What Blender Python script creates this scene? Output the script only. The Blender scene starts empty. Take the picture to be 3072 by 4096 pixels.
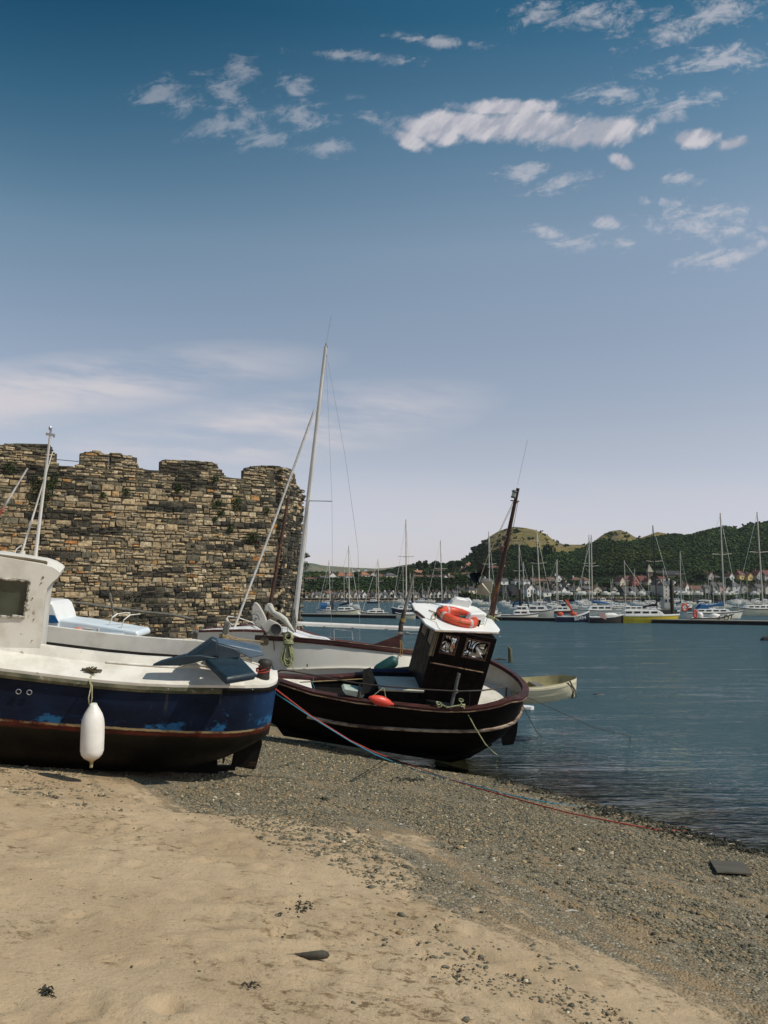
import bpy, math, random
import numpy as np
from mathutils import Vector, Matrix

SC = bpy.context.scene
COL = SC.collection
R = math.radians
rnd = random.Random(7)

# ------------------------------------------------------------------ camera
EYE = Vector((0.0, 0.0, 3.3))
PITCH = R(5.863)
FPX = 3311.0
cam_data = bpy.data.cameras.new('camera')
cam_data.sensor_fit = 'VERTICAL'
cam_data.sensor_height = 36.0
cam_data.lens = FPX / 4096.0 * 36.0
cam_data.clip_start = 0.05
cam_data.clip_end = 20000.0
cam = bpy.data.objects.new('camera', cam_data)
cam.location = EYE
cam.rotation_euler = (R(90) + PITCH, 0, 0)
COL.objects.link(cam)
SC.camera = cam

# ------------------------------------------------------------------ exposure
SC.view_settings.view_transform = 'Standard'
SC.view_settings.look = 'None'
SC.view_settings.exposure = -0.12
SC.view_settings.gamma = 1.0
SC.view_settings.use_curve_mapping = False
SC.cycles.max_bounces = 6
SC.cycles.transparent_max_bounces = 12
SC.cycles.volume_bounces = 0

CP, SP = math.cos(PITCH), math.sin(PITCH)
def ray(u, v):
    """direction through a point of the 3072 x 4096 photograph, scaled so that y = 1"""
    a, b = (u - 1536.0) / FPX, -(v - 2048.0) / FPX
    y = CP - b * SP
    return Vector((a / y, 1.0, (SP + b * CP) / y))
def S(u, v, d):
    return EYE + ray(u, v) * d
def SZ(u, v, z):
    r = ray(u, v)
    return EYE + r * ((z - EYE.z) / r.z)

# ------------------------------------------------------------------ sun
SUN_EL, SUN_AZ = R(49), R(109)          # azimuth measured from +y (into the picture) towards +x
sund = Vector((math.cos(SUN_EL) * math.sin(SUN_AZ), math.cos(SUN_EL) * math.cos(SUN_AZ), math.sin(SUN_EL)))
sl = bpy.data.lights.new('sun', 'SUN')
sl.energy = 3.9
sl.angle = R(0.53)
sl.color = (1.0, 0.93, 0.82)
so = bpy.data.objects.new('sun', sl)
so.rotation_euler = sund.to_track_quat('Z', 'Y').to_euler()
COL.objects.link(so)

# ------------------------------------------------------------------ world
class NT:
    """small helper to write node trees"""
    def __init__(s, tree):
        s.t = tree; s.n = tree.nodes; s.l = tree.links
    def put(s, sock, val):
        if isinstance(val, bpy.types.NodeSocket): s.l.new(val, sock)
        elif val is not None:
            if hasattr(sock.default_value, '__len__') and not hasattr(val, '__len__'): val = (val,) * len(sock.default_value)
            if hasattr(val, '__len__') and len(val) == 3 and len(sock.default_value) == 4: val = (*val, 1.0)
            sock.default_value = val
    def math(s, op, a, b=None, c=None, clamp=False):
        n = s.n.new('ShaderNodeMath'); n.operation = op; n.use_clamp = clamp
        for i, x in enumerate((a, b, c)):
            if x is not None: s.put(n.inputs[i], x)
        return n.outputs[0]
    def vmath(s, op, a, b=None, out=0):
        n = s.n.new('ShaderNodeVectorMath'); n.operation = op
        s.put(n.inputs[0], a)
        if b is not None: s.put(n.inputs[1], b)
        return n.outputs[out]
    def mix(s, f, a, b, blend='MIX'):
        n = s.n.new('ShaderNodeMix'); n.data_type = 'RGBA'; n.blend_type = blend
        s.put(n.inputs[0], f); s.put(n.inputs[6], a); s.put(n.inputs[7], b)
        return n.outputs[2]
    def rng(s, x, a, b, c=0.0, d=1.0, smooth=True):
        n = s.n.new('ShaderNodeMapRange'); n.interpolation_type = 'SMOOTHSTEP' if smooth else 'LINEAR'
        s.put(n.inputs[0], x)
        for i, k in enumerate((a, b, c, d)): n.inputs[i + 1].default_value = k
        return n.outputs[0]
    def noise(s, vec, scale, detail=4.0, rough=0.55, dist=0.0, col=False, w=None):
        n = s.n.new('ShaderNodeTexNoise'); s.put(n.inputs['Vector'], vec)
        n.inputs['Scale'].default_value = scale; n.inputs['Detail'].default_value = detail
        n.inputs['Roughness'].default_value = rough; n.inputs['Distortion'].default_value = dist
        return n.outputs[1 if col else 0]
    def vor(s, vec, scale, feature='F1', out=0):
        n = s.n.new('ShaderNodeTexVoronoi'); n.feature = feature; s.put(n.inputs['Vector'], vec)
        n.inputs['Scale'].default_value = scale
        return n.outputs[out]
    def mapping(s, vec, loc=(0, 0, 0), rot=(0, 0, 0), sc=(1, 1, 1), kind='POINT'):
        n = s.n.new('ShaderNodeMapping'); n.vector_type = kind; s.put(n.inputs[0], vec)
        n.inputs[1].default_value = loc; n.inputs[2].default_value = rot; n.inputs[3].default_value = sc
        return n.outputs[0]
    def ramp(s, x, stops):
        n = s.n.new('ShaderNodeValToRGB'); s.put(n.inputs[0], x)
        e = n.color_ramp.elements
        while len(e) < len(stops): e.new(0.5)
        for k, (p, c) in zip(e, stops):
            k.position = p; k.color = (*c, 1) if len(c) == 3 else c
        return n.outputs[0]
    def comb(s, x, y, z):
        n = s.n.new('ShaderNodeCombineXYZ')
        for i, k in enumerate((x, y, z)): s.put(n.inputs[i], k)
        return n.outputs[0]
    def sep(s, v):
        n = s.n.new('ShaderNodeSeparateXYZ'); s.put(n.inputs[0], v); return n.outputs
    def coord(s, which='Object'):
        return s.n.new('ShaderNodeTexCoord').outputs[which]
    def bump(s, h, strength=0.5, dist=0.02):
        n = s.n.new('ShaderNodeBump'); n.inputs['Strength'].default_value = strength
        n.inputs['Distance'].default_value = dist; s.put(n.inputs['Height'], h)
        return n.outputs[0]
    def attr(s, name):
        n = s.n.new('ShaderNodeAttribute'); n.attribute_name = name; return n.outputs

world = bpy.data.worlds.new('World')
SC.world = world
world.use_nodes = True
wt = world.node_tree
for n in list(wt.nodes): wt.nodes.remove(n)
W = NT(wt)
sky = wt.nodes.new('ShaderNodeTexSky')
sky.sky_type = 'NISHITA'; sky.sun_disc = False
sky.sun_elevation = SUN_EL; sky.sun_rotation = SUN_AZ
sky.air_density = 1.0; sky.dust_density = 0.6; sky.ozone_density = 1.6
dirv = W.coord('Generated')
dx, dy, dz = W.sep(dirv)
front = W.rng(dy, 0.02, 0.2)
dys = W.math('MAXIMUM', dy, 0.02)
gx = W.math('DIVIDE', dx, dys)
gz = W.math('DIVIDE', dz, dys)
G = W.comb(gx, gz, 0.0)
def gn(u, v):
    r = ray(u, v); return (r.x, r.z)
# the film's blue: deep teal overhead, lilac haze at the horizon
el = W.math('ARCSINE', dz)
SKYRAMP = [(0.0, (1.42, 1.22, 1.44)), (0.07, (1.42, 1.23, 1.42)), (0.14, (1.70, 1.32, 1.27)), (0.22, (1.80, 1.36, 1.17)), (0.37, (1.76, 1.42, 1.19)), (0.51, (1.75, 1.55, 1.26)), (0.675, (0.86, 1.16, 1.04)), (0.80, (0.26, 0.74, 0.76)), (1.0, (0.12, 0.60, 0.70))]
tint = W.ramp(W.math('DIVIDE', el, 0.80, clamp=True), [(a_, tuple(q_ / 2 for q_ in c_)) for a_, c_ in SKYRAMP])
tint = W.mix(1.0, tint, (2.0, 2.0, 2.0), 'MULTIPLY')
base = W.mix(1.0, sky.outputs[0], tint, 'MULTIPLY')
# vignette painted into the sky: upper left a shade deeper
azd = W.math('MULTIPLY', W.rng(W.math('DIVIDE', dx, 0.5), 0.30, -0.95), W.rng(el, 0.22, 0.70))
base = W.mix(azd, base, W.mix(1.0, base, (0.16, 0.52, 0.62), 'MULTIPLY'))
# cirrus and small cumulus: soft patches placed by direction, broken up by noise
def blob(u, v, ru, rv, rot=0.0, hard=0.0, grow=2.5):
    cx, cz = gn(u, v)
    m = W.mapping(G, loc=(cx, cz, 0), rot=(0, 0, R(-rot)), sc=(ru / FPX * grow, rv / FPX * grow, 1), kind='TEXTURE')
    return W.rng(W.vmath('LENGTH', m, out=1), 1.0, hard, 0.0, 1.0, False)
def union(ms):
    o = ms[0]
    for m in ms[1:]: o = W.math('MAXIMUM', o, m)
    return o
def aniso(rot, sc): return W.mapping(W.mapping(G, rot=(0, 0, R(rot))), sc=sc)
nA = W.noise(aniso(-14, (0.9, 2.0, 1)), 21.0, 10.0, 0.68, 0.6)
nB = W.noise(aniso(-48, (0.62, 1.75, 1)), 17.0, 8.0, 0.58, 0.2)
nF = W.noise(G, 80.0, 6.0, 0.65, 0.2)
bank = union([blob(2030, 430, 300, 50, 0, .2, 1.5), blob(1720, 520, 190, 70, 14, .25, 1.5), blob(1900, 505, 360, 80, 7, .25, 1.45), blob(2120, 500, 330, 90, 0, .25, 1.45), blob(2380, 530, 290, 85, -8, .25, 1.45), blob(1640, 560, 110, 55, 24, .2, 1.5), blob(2780, 550, 140, 55, -6, .2, 1.5), blob(2930, 575, 110, 40, -14, .1, 1.5), blob(2490, 650, 80, 45, 22, .1, 1.5)])
cb = W.math('ADD', W.math('ADD', W.math('MULTIPLY', nB, 0.9), W.math('MULTIPLY', nA, 0.35)), W.math('MULTIPLY', nF, 0.42))
c1 = W.rng(W.math('ADD', cb, W.math('MULTIPLY', bank, 0.85)), 1.22, 1.62)
c1 = W.math('MULTIPLY', c1, W.rng(bank, 0.0, 0.22))
wisps = union([blob(640, 375, 130, 40, -20), blob(740, 415, 95, 42, -8), blob(900, 370, 100, 45, 30), blob(930, 490, 130, 40, -16), blob(1040, 545, 100, 40, -12),
               blob(1180, 350, 60, 40, 35), blob(1200, 450, 120, 50, 20), blob(1510, 480, 90, 34, 32), blob(1300, 590, 80, 34, 0), blob(1420, 225, 190, 20, 4), blob(1740, 165, 170, 20, 6),
               blob(960, 265, 60, 50, 60), blob(2090, 705, 90, 46, -8), blob(2230, 725, 130, 34, -6), blob(2150, 55, 100, 55, -8), blob(2400, 50, 130, 60, 8),
               blob(2830, 60, 260, 60, -18), blob(2880, 240, 260, 45, -8), blob(2450, 375, 150, 34, 4), blob(2720, 420, 150, 36, -16),
               blob(2200, 935, 80, 28, 8), blob(2440, 895, 50, 22, 12), blob(2340, 975, 100, 24, -6), blob(2500, 975, 50, 26, 0), blob(2730, 900, 120, 60, 14), blob(2640, 810, 70, 22, 4),
               blob(2970, 920, 150, 46, 28), blob(2900, 1030, 150, 34, -14), blob(2720, 715, 60, 26, 0), blob(2900, 850, 90, 30, -6)])
c2 = W.rng(W.math('ADD', W.math('ADD', W.math('MULTIPLY', nA, 1.55), W.math('MULTIPLY', nF, 0.55)), W.math('MULTIPLY', wisps, 0.55)), 1.26, 1.72)
c2 = W.math('MULTIPLY', W.math('MULTIPLY', c2, W.rng(wisps, 0.0, 0.45)), W.rng(gx, -0.30, 0.35, 0.34, 0.62))
# low veils of thin cloud above the horizon
nC = W.noise(aniso(6, (0.8, 5.0, 1)), 2.6, 8.0, 0.62)
low = union([blob(150, 1570, 1300, 170, -7, 0.3, 1.0), blob(1000, 1740, 1100, 190, -9, 0.3, 1.0)])
low2 = blob(1900, 2230, 2800, 400, 0, 0.0, 1.0)
c3 = W.math('MULTIPLY', W.math('MAXIMUM', W.math('MULTIPLY', low, W.rng(nC, 0.38, 0.58)), W.math('MULTIPLY', low2, W.rng(nC, 0.28, 0.62))), 1.0)
cl = W.math('MULTIPLY', W.math('MAXIMUM', W.math('MAXIMUM', c1, c2), c3), front)
lit = W.mix(W.math('MULTIPLY', W.rng(nB, 0.60, 0.42), W.rng(bank, 0.0, 0.3)), (7.1, 6.75, 7.05), (4.5, 4.6, 5.3))
skyc = W.mix(W.math('MULTIPLY', cl, 0.86), base, lit)
bg = wt.nodes.new('ShaderNodeBackground'); W.put(bg.inputs[0], skyc); bg.inputs[1].default_value = 0.10
wo = wt.nodes.new('ShaderNodeOutputWorld'); wt.links.new(bg.outputs[0], wo.inputs[0])

# ------------------------------------------------------------------ materials
MATS = {}
def newmat(name):
    m = bpy.data.materials.new(name); m.use_nodes = True
    t = m.node_tree
    for n in list(t.nodes): t.nodes.remove(n)
    k = NT(t)
    b = t.nodes.new('ShaderNodeBsdfPrincipled'); o = t.nodes.new('ShaderNodeOutputMaterial')
    t.links.new(b.outputs[0], o.inputs[0])
    return m, k, b, o
def mat(name, col, col2=None, scale=3.0, rough=0.5, metal=0.0, lo=0.35, hi=0.65, wear=None, wscale=6.0, wlo=0.62, whi=0.68, bump=0.0, bscale=40.0, bdist=0.01, stretch=(1, 1, 1), spec=0.5, detail=5.0):
    """painted or weathered surface: two tones by noise, patches of wear in a third, fine bump"""
    if name in MATS: return MATS[name]
    m, k, b, o = newmat(name)
    vec = k.mapping(k.coord('Object'), sc=stretch)
    c2 = col2 if col2 is not None else tuple(x * 0.78 for x in col)
    c = k.mix(k.rng(k.noise(vec, scale, detail, 0.6), lo, hi), col, c2)
    if wear is not None:
        wn = k.noise(k.mapping(vec, loc=(3.1, 7.7, 1.3)), wscale, 7.0, 0.65)
        c = k.mix(k.rng(wn, wlo, whi), c, wear)
    k.put(b.inputs['Base Color'], c)
    b.inputs['Metallic'].default_value = metal
    b.inputs['Specular IOR Level'].default_value = spec
    k.put(b.inputs['Roughness'], k.rng(k.noise(vec, scale * 2.3, 4.0), 0.3, 0.7, rough * 0.85, min(1.0, rough * 1.15)))
    if bump: k.put(b.inputs['Normal'], k.bump(k.noise(vec, bscale, 6.0, 0.6), bump, bdist))
    MATS[name] = m
    return m
def glass_mat(name, col=(0.02, 0.025, 0.03), rough=0.08):
    if name in MATS: return MATS[name]
    m, k, b, o = newmat(name)
    k.put(b.inputs['Base Color'], k.mix(k.rng(k.noise(k.coord('Object'), 4.0, 4.0), 0.4, 0.7), col, tuple(min(1, x * 1.8 + 0.01) for x in col)))
    b.inputs['Roughness'].default_value = rough
    MATS[name] = m
    return m
def attrmat(name, rough=0.9, nscale=8.0, amp=0.35, bump=0.3, bscale=30.0, bdist=0.01, spec=0.3):
    """albedo comes from a per-piece colour stored on the mesh, mottled by noise"""
    if name in MATS: return MATS[name]
    m, k, b, o = newmat(name)
    vec = k.coord('Object')
    c = k.attr('tone')[0]
    f = k.rng(k.noise(vec, nscale, 6.0, 0.65), 0.25, 0.75, 1.0 - amp, 1.0 + amp)
    c = k.vmath('SCALE', c); k.t.nodes[-1].inputs['Scale'].default_value = 1.0
    k.put(k.t.nodes[-1].inputs['Scale'], f)
    k.put(b.inputs['Base Color'], c)
    b.inputs['Roughness'].default_value = rough
    b.inputs['Specular IOR Level'].default_value = spec
    if bump: k.put(b.inputs['Normal'], k.bump(k.noise(vec, bscale, 6.0, 0.6), bump, bdist))
    MATS[name] = m
    return m

# ------------------------------------------------------------------ mesh builder
class MB:
    def __init__(s):
        s.v = []; s.f = []; s.c = []; s.cur = None
    def tone(s, c): s.cur = c; return s
    def add(s, vs, fs):
        o = len(s.v)
        s.v.extend([tuple(p) for p in vs]); s.f.extend([tuple(i + o for i in f) for f in fs])
        s.c.extend([s.cur or (0.5, 0.5, 0.5)] * len(vs))
        return s
    def box(s, c, d, rot=None, taper=1.0, bev=0.0):
        """centre c, full sizes d, optional 3x3 rotation, top scaled by taper, bevel by chamfering the vertical and top edges"""
        x, y, z = (k / 2 for k in d)
        if bev > 0:
            q = min(bev, x * .9, y * .9, z * .9)
            rings = []
            for zz, ins in ((-z, q), (-z + q, 0), (z - q, 0), (z, q)):
                xx, yy = (x - ins), (y - ins)
                t = taper if zz > 0 else 1.0
                xx *= t; yy *= t
                rings.append([(-xx + q, -yy, zz), (xx - q, -yy, zz), (xx, -yy + q, zz), (xx, yy - q, zz), (xx - q, yy, zz), (-xx + q, yy, zz), (-xx, yy - q, zz), (-xx, -yy + q, zz)])
            vs = [p for r in rings for p in r]; n = 8
            fs = [tuple(reversed(range(n))), tuple(range(3 * n, 4 * n))]
            for r in range(3):
                for i in range(n): fs.append((r * n + i, r * n + (i + 1) % n, (r + 1) * n + (i + 1) % n, (r + 1) * n + i))
        else:
            vs = []
            for sz, t in ((-z, 1.0), (z, taper)):
                vs += [(-x * t, -y * t, sz), (x * t, -y * t, sz), (x * t, y * t, sz), (-x * t, y * t, sz)]
            fs = [(3, 2, 1, 0), (4, 5, 6, 7), (0, 1, 5, 4), (1, 2, 6, 5), (2, 3, 7, 6), (3, 0, 4, 7)]
        cv = Vector(c)
        vs = [(rot @ Vector(p) if rot is not None else Vector(p)) + cv for p in vs]
        return s.add(vs, fs)
    def tube(s, pts, r, n=8, closed=False):
        pts = [Vector(p) for p in pts]; m = len(pts)
        rr = r if hasattr(r, '__len__') else [r] * m
        up = None; vs = []
        for i, p in enumerate(pts):
            a = pts[i - 1] if (i > 0 or closed) else p
            b = pts[(i + 1) % m] if (i < m - 1 or closed) else p
            t = (b - a)
            if t.length < 1e-9: t = Vector((0, 0, 1))
            t.normalize()
            if up is None:
                up = Vector((0, 0, 1)) if abs(t.z) < 0.9 else Vector((0, 1, 0))
            x = t.cross(up)
            if x.length < 1e-6: x = t.orthogonal()
            x.normalize(); up = x.cross(t).normalized()
            for k in range(n):
                an = 2 * math.pi * k / n
                vs.append(p + (x * math.cos(an) + up * math.sin(an)) * rr[i])
        fs = []
        for i in range(m if closed else m - 1):
            j = (i + 1) % m
            for k in range(n): fs.append((i * n + k, i * n + (k + 1) % n, j * n + (k + 1) % n, j * n + k))
        if not closed:
            fs.append(tuple(reversed(range(n)))); fs.append(tuple((m - 1) * n + k for k in range(n)))
        return s.add(vs, fs)
    def loft(s, secs, close=False, cap=False):
        """secs: lists of equal length of points"""
        n = len(secs[0]); vs = [p for r in secs for p in r]; fs = []
        for i in range(len(secs) - 1):
            for k in range(n if close else n - 1):
                a, b = i * n + k, i * n + (k + 1) % n
                fs.append((a, b, b + n, a + n))
        if cap:
            fs.append(tuple(reversed(range(n)))); fs.append(tuple((len(secs) - 1) * n + k for k in range(n)))
        return s.add(vs, fs)
    def prism(s, poly, off):
        """polygon of 3-D points pushed along off"""
        off = Vector(off); n = len(poly); vs = [Vector(p) for p in poly] + [Vector(p) + off for p in poly]
        fs = [tuple(reversed(range(n))), tuple(range(n, 2 * n))] + [(i, (i + 1) % n, n + (i + 1) % n, n + i) for i in range(n)]
        return s.add(vs, fs)
    def lathe(s, prof, org=(0, 0, 0), axis=(0, 0, 1), n=16, squash=(1, 1)):
        """prof: (radius, height) pairs about axis"""
        ax = Vector(axis).normalized(); x = ax.orthogonal().normalized(); y = ax.cross(x); o = Vector(org)
        secs = [[o + ax * h + (x * math.cos(2 * math.pi * k / n) * squash[0] + y * math.sin(2 * math.pi * k / n) * squash[1]) * r for k in range(n)] for r, h in prof]
        return s.loft(secs, close=True, cap=True)
    def ball(s, c, r, n=12, m=8, jit=0.0, rg=None):
        rr = r if hasattr(r, '__len__') else (r, r, r); rg = rg or rnd
        vs = [(c[0], c[1], c[2] - rr[2])]
        for i in range(1, m):
            a = math.pi * i / m
            for k in range(n):
                q = 1 + (rg.uniform(-jit, jit) if jit else 0)
                b = 2 * math.pi * k / n
                vs.append((c[0] + rr[0] * math.sin(a) * math.cos(b) * q, c[1] + rr[1] * math.sin(a) * math.sin(b) * q, c[2] - rr[2] * math.cos(a) * q))
        vs.append((c[0], c[1], c[2] + rr[2])); L = len(vs) - 1
        fs = [(0, 1 + (k + 1) % n, 1 + k) for k in range(n)]
        for i in range(m - 2):
            for k in range(n):
                a, b = 1 + i * n + k, 1 + i * n + (k + 1) % n
                fs.append((a, b, b + n, a + n))
        fs += [(L, L - n + k, L - n + (k + 1) % n) for k in range(n)]
        return s.add(vs, fs)
    def build(s, name, m, parent=None, smooth=False, tones=False, auto=None):
        me = bpy.data.meshes.new(name); me.from_pydata(s.v, [], s.f); me.update()
        if tones:
            ca = me.color_attributes.new('tone', 'FLOAT_COLOR', 'POINT')
            arr = np.ones((len(s.v), 4), dtype=np.float32); arr[:, :3] = np.array(s.c, dtype=np.float32)
            ca.data.foreach_set('color', arr.ravel())
        if m is not None: me.materials.append(m)
        if smooth or auto:
            me.shade_smooth()
            if auto: me.set_sharp_from_angle(angle=R(auto))
        o = bpy.data.objects.new(name, me); COL.objects.link(o)
        if parent is not None: o.parent = parent
        return o

def np_mesh(name, V, F, m, smooth=False, tone=None, attrs=None, parent=None):
    """fast mesh from arrays: V (n,3), F (k,3 or 4)"""
    me = bpy.data.meshes.new(name); V = np.asarray(V, dtype=np.float32); F = np.asarray(F, dtype=np.int32)
    k = F.shape[1]
    me.vertices.add(len(V)); me.vertices.foreach_set('co', V.ravel())
    me.loops.add(F.size); me.loops.foreach_set('vertex_index', F.ravel())
    me.polygons.add(len(F)); me.polygons.foreach_set('loop_start', np.arange(0, F.size, k, dtype=np.int32))
    me.update(calc_edges=True); me.validate()
    if tone is not None:
        ca = me.color_attributes.new('tone', 'FLOAT_COLOR', 'POINT')
        a = np.ones((len(V), 4), dtype=np.float32); a[:, :3] = tone; ca.data.foreach_set('color', a.ravel())
    for nm, ar in (attrs or {}).items():
        at = me.attributes.new(nm, 'FLOAT', 'POINT'); at.data.foreach_set('value', np.asarray(ar, dtype=np.float32))
    if m is not None: me.materials.append(m)
    if smooth: me.shade_smooth()
    o = bpy.data.objects.new(name, me); COL.objects.link(o)
    if parent is not None: o.parent = parent
    return o

def tag(o, label=None, cat=None, group=None, kind=None):
    if label: o['label'] = label
    if cat: o['category'] = cat
    if group: o['group'] = group
    if kind: o['kind'] = kind
    return o
def empty(name, M, label=None, cat=None, group=None):
    o = bpy.data.objects.new(name, None); o.empty_display_size = 0.2; COL.objects.link(o)
    o.matrix_world = M if isinstance(M, Matrix) else Matrix.Translation(M)
    return tag(o, label, cat, group)
def copy_tree(o, parent=None):
    c = o.copy(); COL.objects.link(c)
    if parent is not None: c.parent = parent
    for ch in list(o.children): copy_tree(ch, c)
    return c
def lerp(a, b, t): return a + (b - a) * t
def interp(x, xs, ys): return float(np.interp(x, xs, ys))

class Frame:
    """a boat's own axes: X aft along the keel, Y across away from the camera, Z up"""
    def __init__(s, loc, yaw=0, pitch=0, heel=0):
        s.M = Matrix.Translation(Vector(loc)) @ Matrix.Rotation(R(yaw), 4, 'Z') @ Matrix.Rotation(R(pitch), 4, 'Y') @ Matrix.Rotation(R(heel), 4, 'X')
        s.I = s.M.inverted(); s.o = s.I @ EYE
    def on(s, u, v, axis, val):
        d = (s.I.to_3x3() @ ray(u, v))
        i = 'XYZ'.index(axis)
        return s.o + d * ((val - s.o[i]) / d[i])
    def Y(s, u, v, y): return s.on(u, v, 'Y', y)
    def X(s, u, v, x): return s.on(u, v, 'X', x)
    def Z(s, u, v, z): return s.on(u, v, 'Z', z)
    def D(s, u, v, d): return s.I @ S(u, v, d)
    def root(s, name, label, cat, group=None): return empty(name, s.M, label, cat, group)
# ------------------------------------------------------------------ beach, sea bed, water
SN = (0.854, 0.52); S0 = 9.985          # seaward direction of the waterline and its distance
ST = (-0.52, 0.854)
def shore_s(x, y):
    return S0 - (SN[0] * x + SN[1] * y) + 0.38 * np.clip(y - 20.0, 0, 30)
def ground_z(x, y):
    s = shore_s(np.asarray(x, float), np.asarray(y, float))
    up = np.where(s < 14, 0.16 * s, 0.16 * 14 + 0.04 * (s - 14))
    up = np.minimum(up, 5.0)
    dn = np.maximum(0.16 * s, -4.0)
    hollow = -0.17 * np.exp(-((np.asarray(x, float) - 1.1) / 2.0) ** 2 - ((np.asarray(y, float) - 17.5) / 1.7) ** 2)
    return np.where(s > 0, up, dn) + hollow
def gz0(x, y): return float(ground_z(x, y))
def on_ground(u, v, lift=0.0):
    r = ray(u, v); t = 2.0
    for i in range(4000):
        p = EYE + r * t
        if p.z <= gz0(p.x, p.y) + lift: break
        t *= 1.0015
    return p
# landward edge of the gravel, traced on the ground
gb = [on_ground(u, v) for u, v in ((230, 3085), (518, 3136), (648, 3200), (815, 3256), (1065, 3265), (1342, 3318), (1560, 3345), (1560, 3480), (1814, 3645), (2138, 3793), (2462, 3877), (2740, 3969), (3060, 4090))]
gb = sorted(((p.x * ST[0] + p.y * ST[1], S0 - (p.x * SN[0] + p.y * SN[1])) for p in gb))
gT = np.array([a for a, b in gb]); gS = np.array([b for a, b in gb])
def wob(x, y, sc, seed):
    r = np.random.RandomState(seed); z = 0
    for k in range(7):
        a = r.uniform(0, 2 * np.pi); f = sc * r.uniform(0.6, 1.9); ph = r.uniform(0, 6.28)
        z = z + np.sin((x * np.cos(a) + y * np.sin(a)) * f + ph)
    return z / 7.0
def axis_pts(lo, hi, step, far, growth=1.13):
    c = list(np.arange(lo, hi, step)); st = step; p = c[-1]
    while p < far: st *= growth; p += st; c.append(p)
    st = step; p = c[0]; pre = []
    while p > -far: st *= growth; p -= st; pre.append(p)
    return np.array(pre[::-1] + c)
gxs = axis_pts(-6.5, 7.0, 0.045, 4500); gys = axis_pts(2.2, 16.5, 0.045, 4400)
gys = gys[gys > -300]
GX, GY = np.meshgrid(gxs, gys)
gz = ground_z(GX, GY)
near = np.clip(1 - (np.hypot(GX, GY - 8) - 22) / 20, 0, 1)
# trodden sand: soft hollows and small ripples
gz = gz + near * (0.014 * wob(GX, GY, 2.2, 1) + 0.012 * wob(GX, GY, 6.0, 2) + 0.007 * wob(GX, GY, 15, 3) + 0.004 * wob(GX, GY, 34, 4))
prn = np.random.RandomState(5)
for i in range(900):                    # footprints and scuffs
    cx, cy = prn.uniform(-5, 6), prn.uniform(2.5, 9); a = prn.uniform(0, 3.14); L, Wd, dp = prn.uniform(.05, .16), prn.uniform(.03, .07), prn.uniform(.006, .026)
    ca, sa = np.cos(a), np.sin(a); m = (np.abs(GX - cx) < .6) & (np.abs(GY - cy) < .6)
    dxx, dyy = GX[m] - cx, GY[m] - cy
    q = ((dxx * ca + dyy * sa) / L) ** 2 + ((-dxx * sa + dyy * ca) / Wd) ** 2
    gz[m] += dp * (-np.exp(-q) + 0.45 * np.exp(-(np.sqrt(q) - 1.6) ** 2 * 3))
ss = S0 - (SN[0] * GX + SN[1] * GY); tt = GX * ST[0] + GY * ST[1]
grav = np.interp(tt, gT, gS) - ss       # positive = on the gravel side
nv = GX.size; idx = np.arange(nv).reshape(GX.shape)
F = np.stack([idx[:-1, :-1].ravel(), idx[:-1, 1:].ravel(), idx[1:, 1:].ravel(), idx[1:, :-1].ravel()], 1)
m, k, b, o = newmat('beach')
P = k.coord('Object'); gr = k.attr('gravel')[2]; sh = k.attr('shore')[2]
streak = k.noise(k.mapping(k.mapping(P, rot=(0, 0, R(-31))), sc=(1.6, .42, 1)), 1.1, 6.0, 0.62, .4)
fine = k.noise(P, 9.0, 6.0, 0.6)
gmask = k.rng(k.math('ADD', gr, k.math('ADD', k.math('MULTIPLY', k.math('SUBTRACT', streak, 0.49), 4.6), k.math('MULTIPLY', k.math('SUBTRACT', fine, .5), 1.6))), -0.15, 0.55)
sand = k.mix(k.rng(k.noise(P, 1.1, 6.0, .6), .35, .7), (0.49, 0.365, 0.228), (0.395, 0.285, 0.170))
sand = k.mix(k.rng(k.noise(k.mapping(P, rot=(0, 0, .5), sc=(1, 2.2, 1)), 3.6, 8.0, .72), .57, .72), sand, (0.21, 0.135, 0.066))
sand = k.mix(k.math('MULTIPLY', k.rng(k.noise(k.mapping(P, loc=(5, 2, 0)), 11.0, 7.0, .75), .51, .62, 0, .9), k.rng(k.noise(k.mapping(P, loc=(1, 7, 0)), 1.1, 5.0, .6), .47, .60)), sand, (0.150, 0.098, 0.046))
sand = k.mix(k.rng(k.noise(P, 45, 3.0), .60, .72, 0, .55), sand, (0.13, 0.09, 0.05))
vcol = k.vor(P, 48.0, out=1)
vs = k.sep(vcol)
grv = k.mix(k.rng(vs[0], 0, 1, smooth=False), (0.10, 0.09, 0.064), (0.29, 0.235, 0.15))
grv = k.mix(k.rng(vs[1], .9, .95), grv, (0.40, 0.37, 0.30))
grv = k.mix(k.rng(k.noise(k.mapping(k.mapping(P, rot=(0, 0, R(-31))), sc=(2, .6, 1)), 1.6, 6.0, .7), .46, .62, 0, .85), grv, (0.30, 0.21, 0.115))
wet = k.rng(sh, 0.6, -0.05)
grv = k.mix(wet, grv, k.mix(.75, grv, (0.028, 0.028, 0.02)))
k.put(b.inputs['Base Color'], k.mix(gmask, sand, grv))
k.put(b.inputs['Roughness'], k.rng(wet, 0, 1, .95, .45)); b.inputs['Specular IOR Level'].default_value = .3
hv = k.math('ADD', k.math('MULTIPLY', k.math('MULTIPLY', k.vor(P, 48.0), gmask), -1.0), k.math('MULTIPLY', k.noise(P, 28, 6.0, .7), .6))
hv = k.math('ADD', hv, k.math('MULTIPLY', k.math('MULTIPLY', k.noise(P, 7.5, 7.0, .72), 1.3), k.rng(gmask, 1, 0, .3, 1)))
k.put(b.inputs['Normal'], k.bump(hv, .8, .022))
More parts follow.
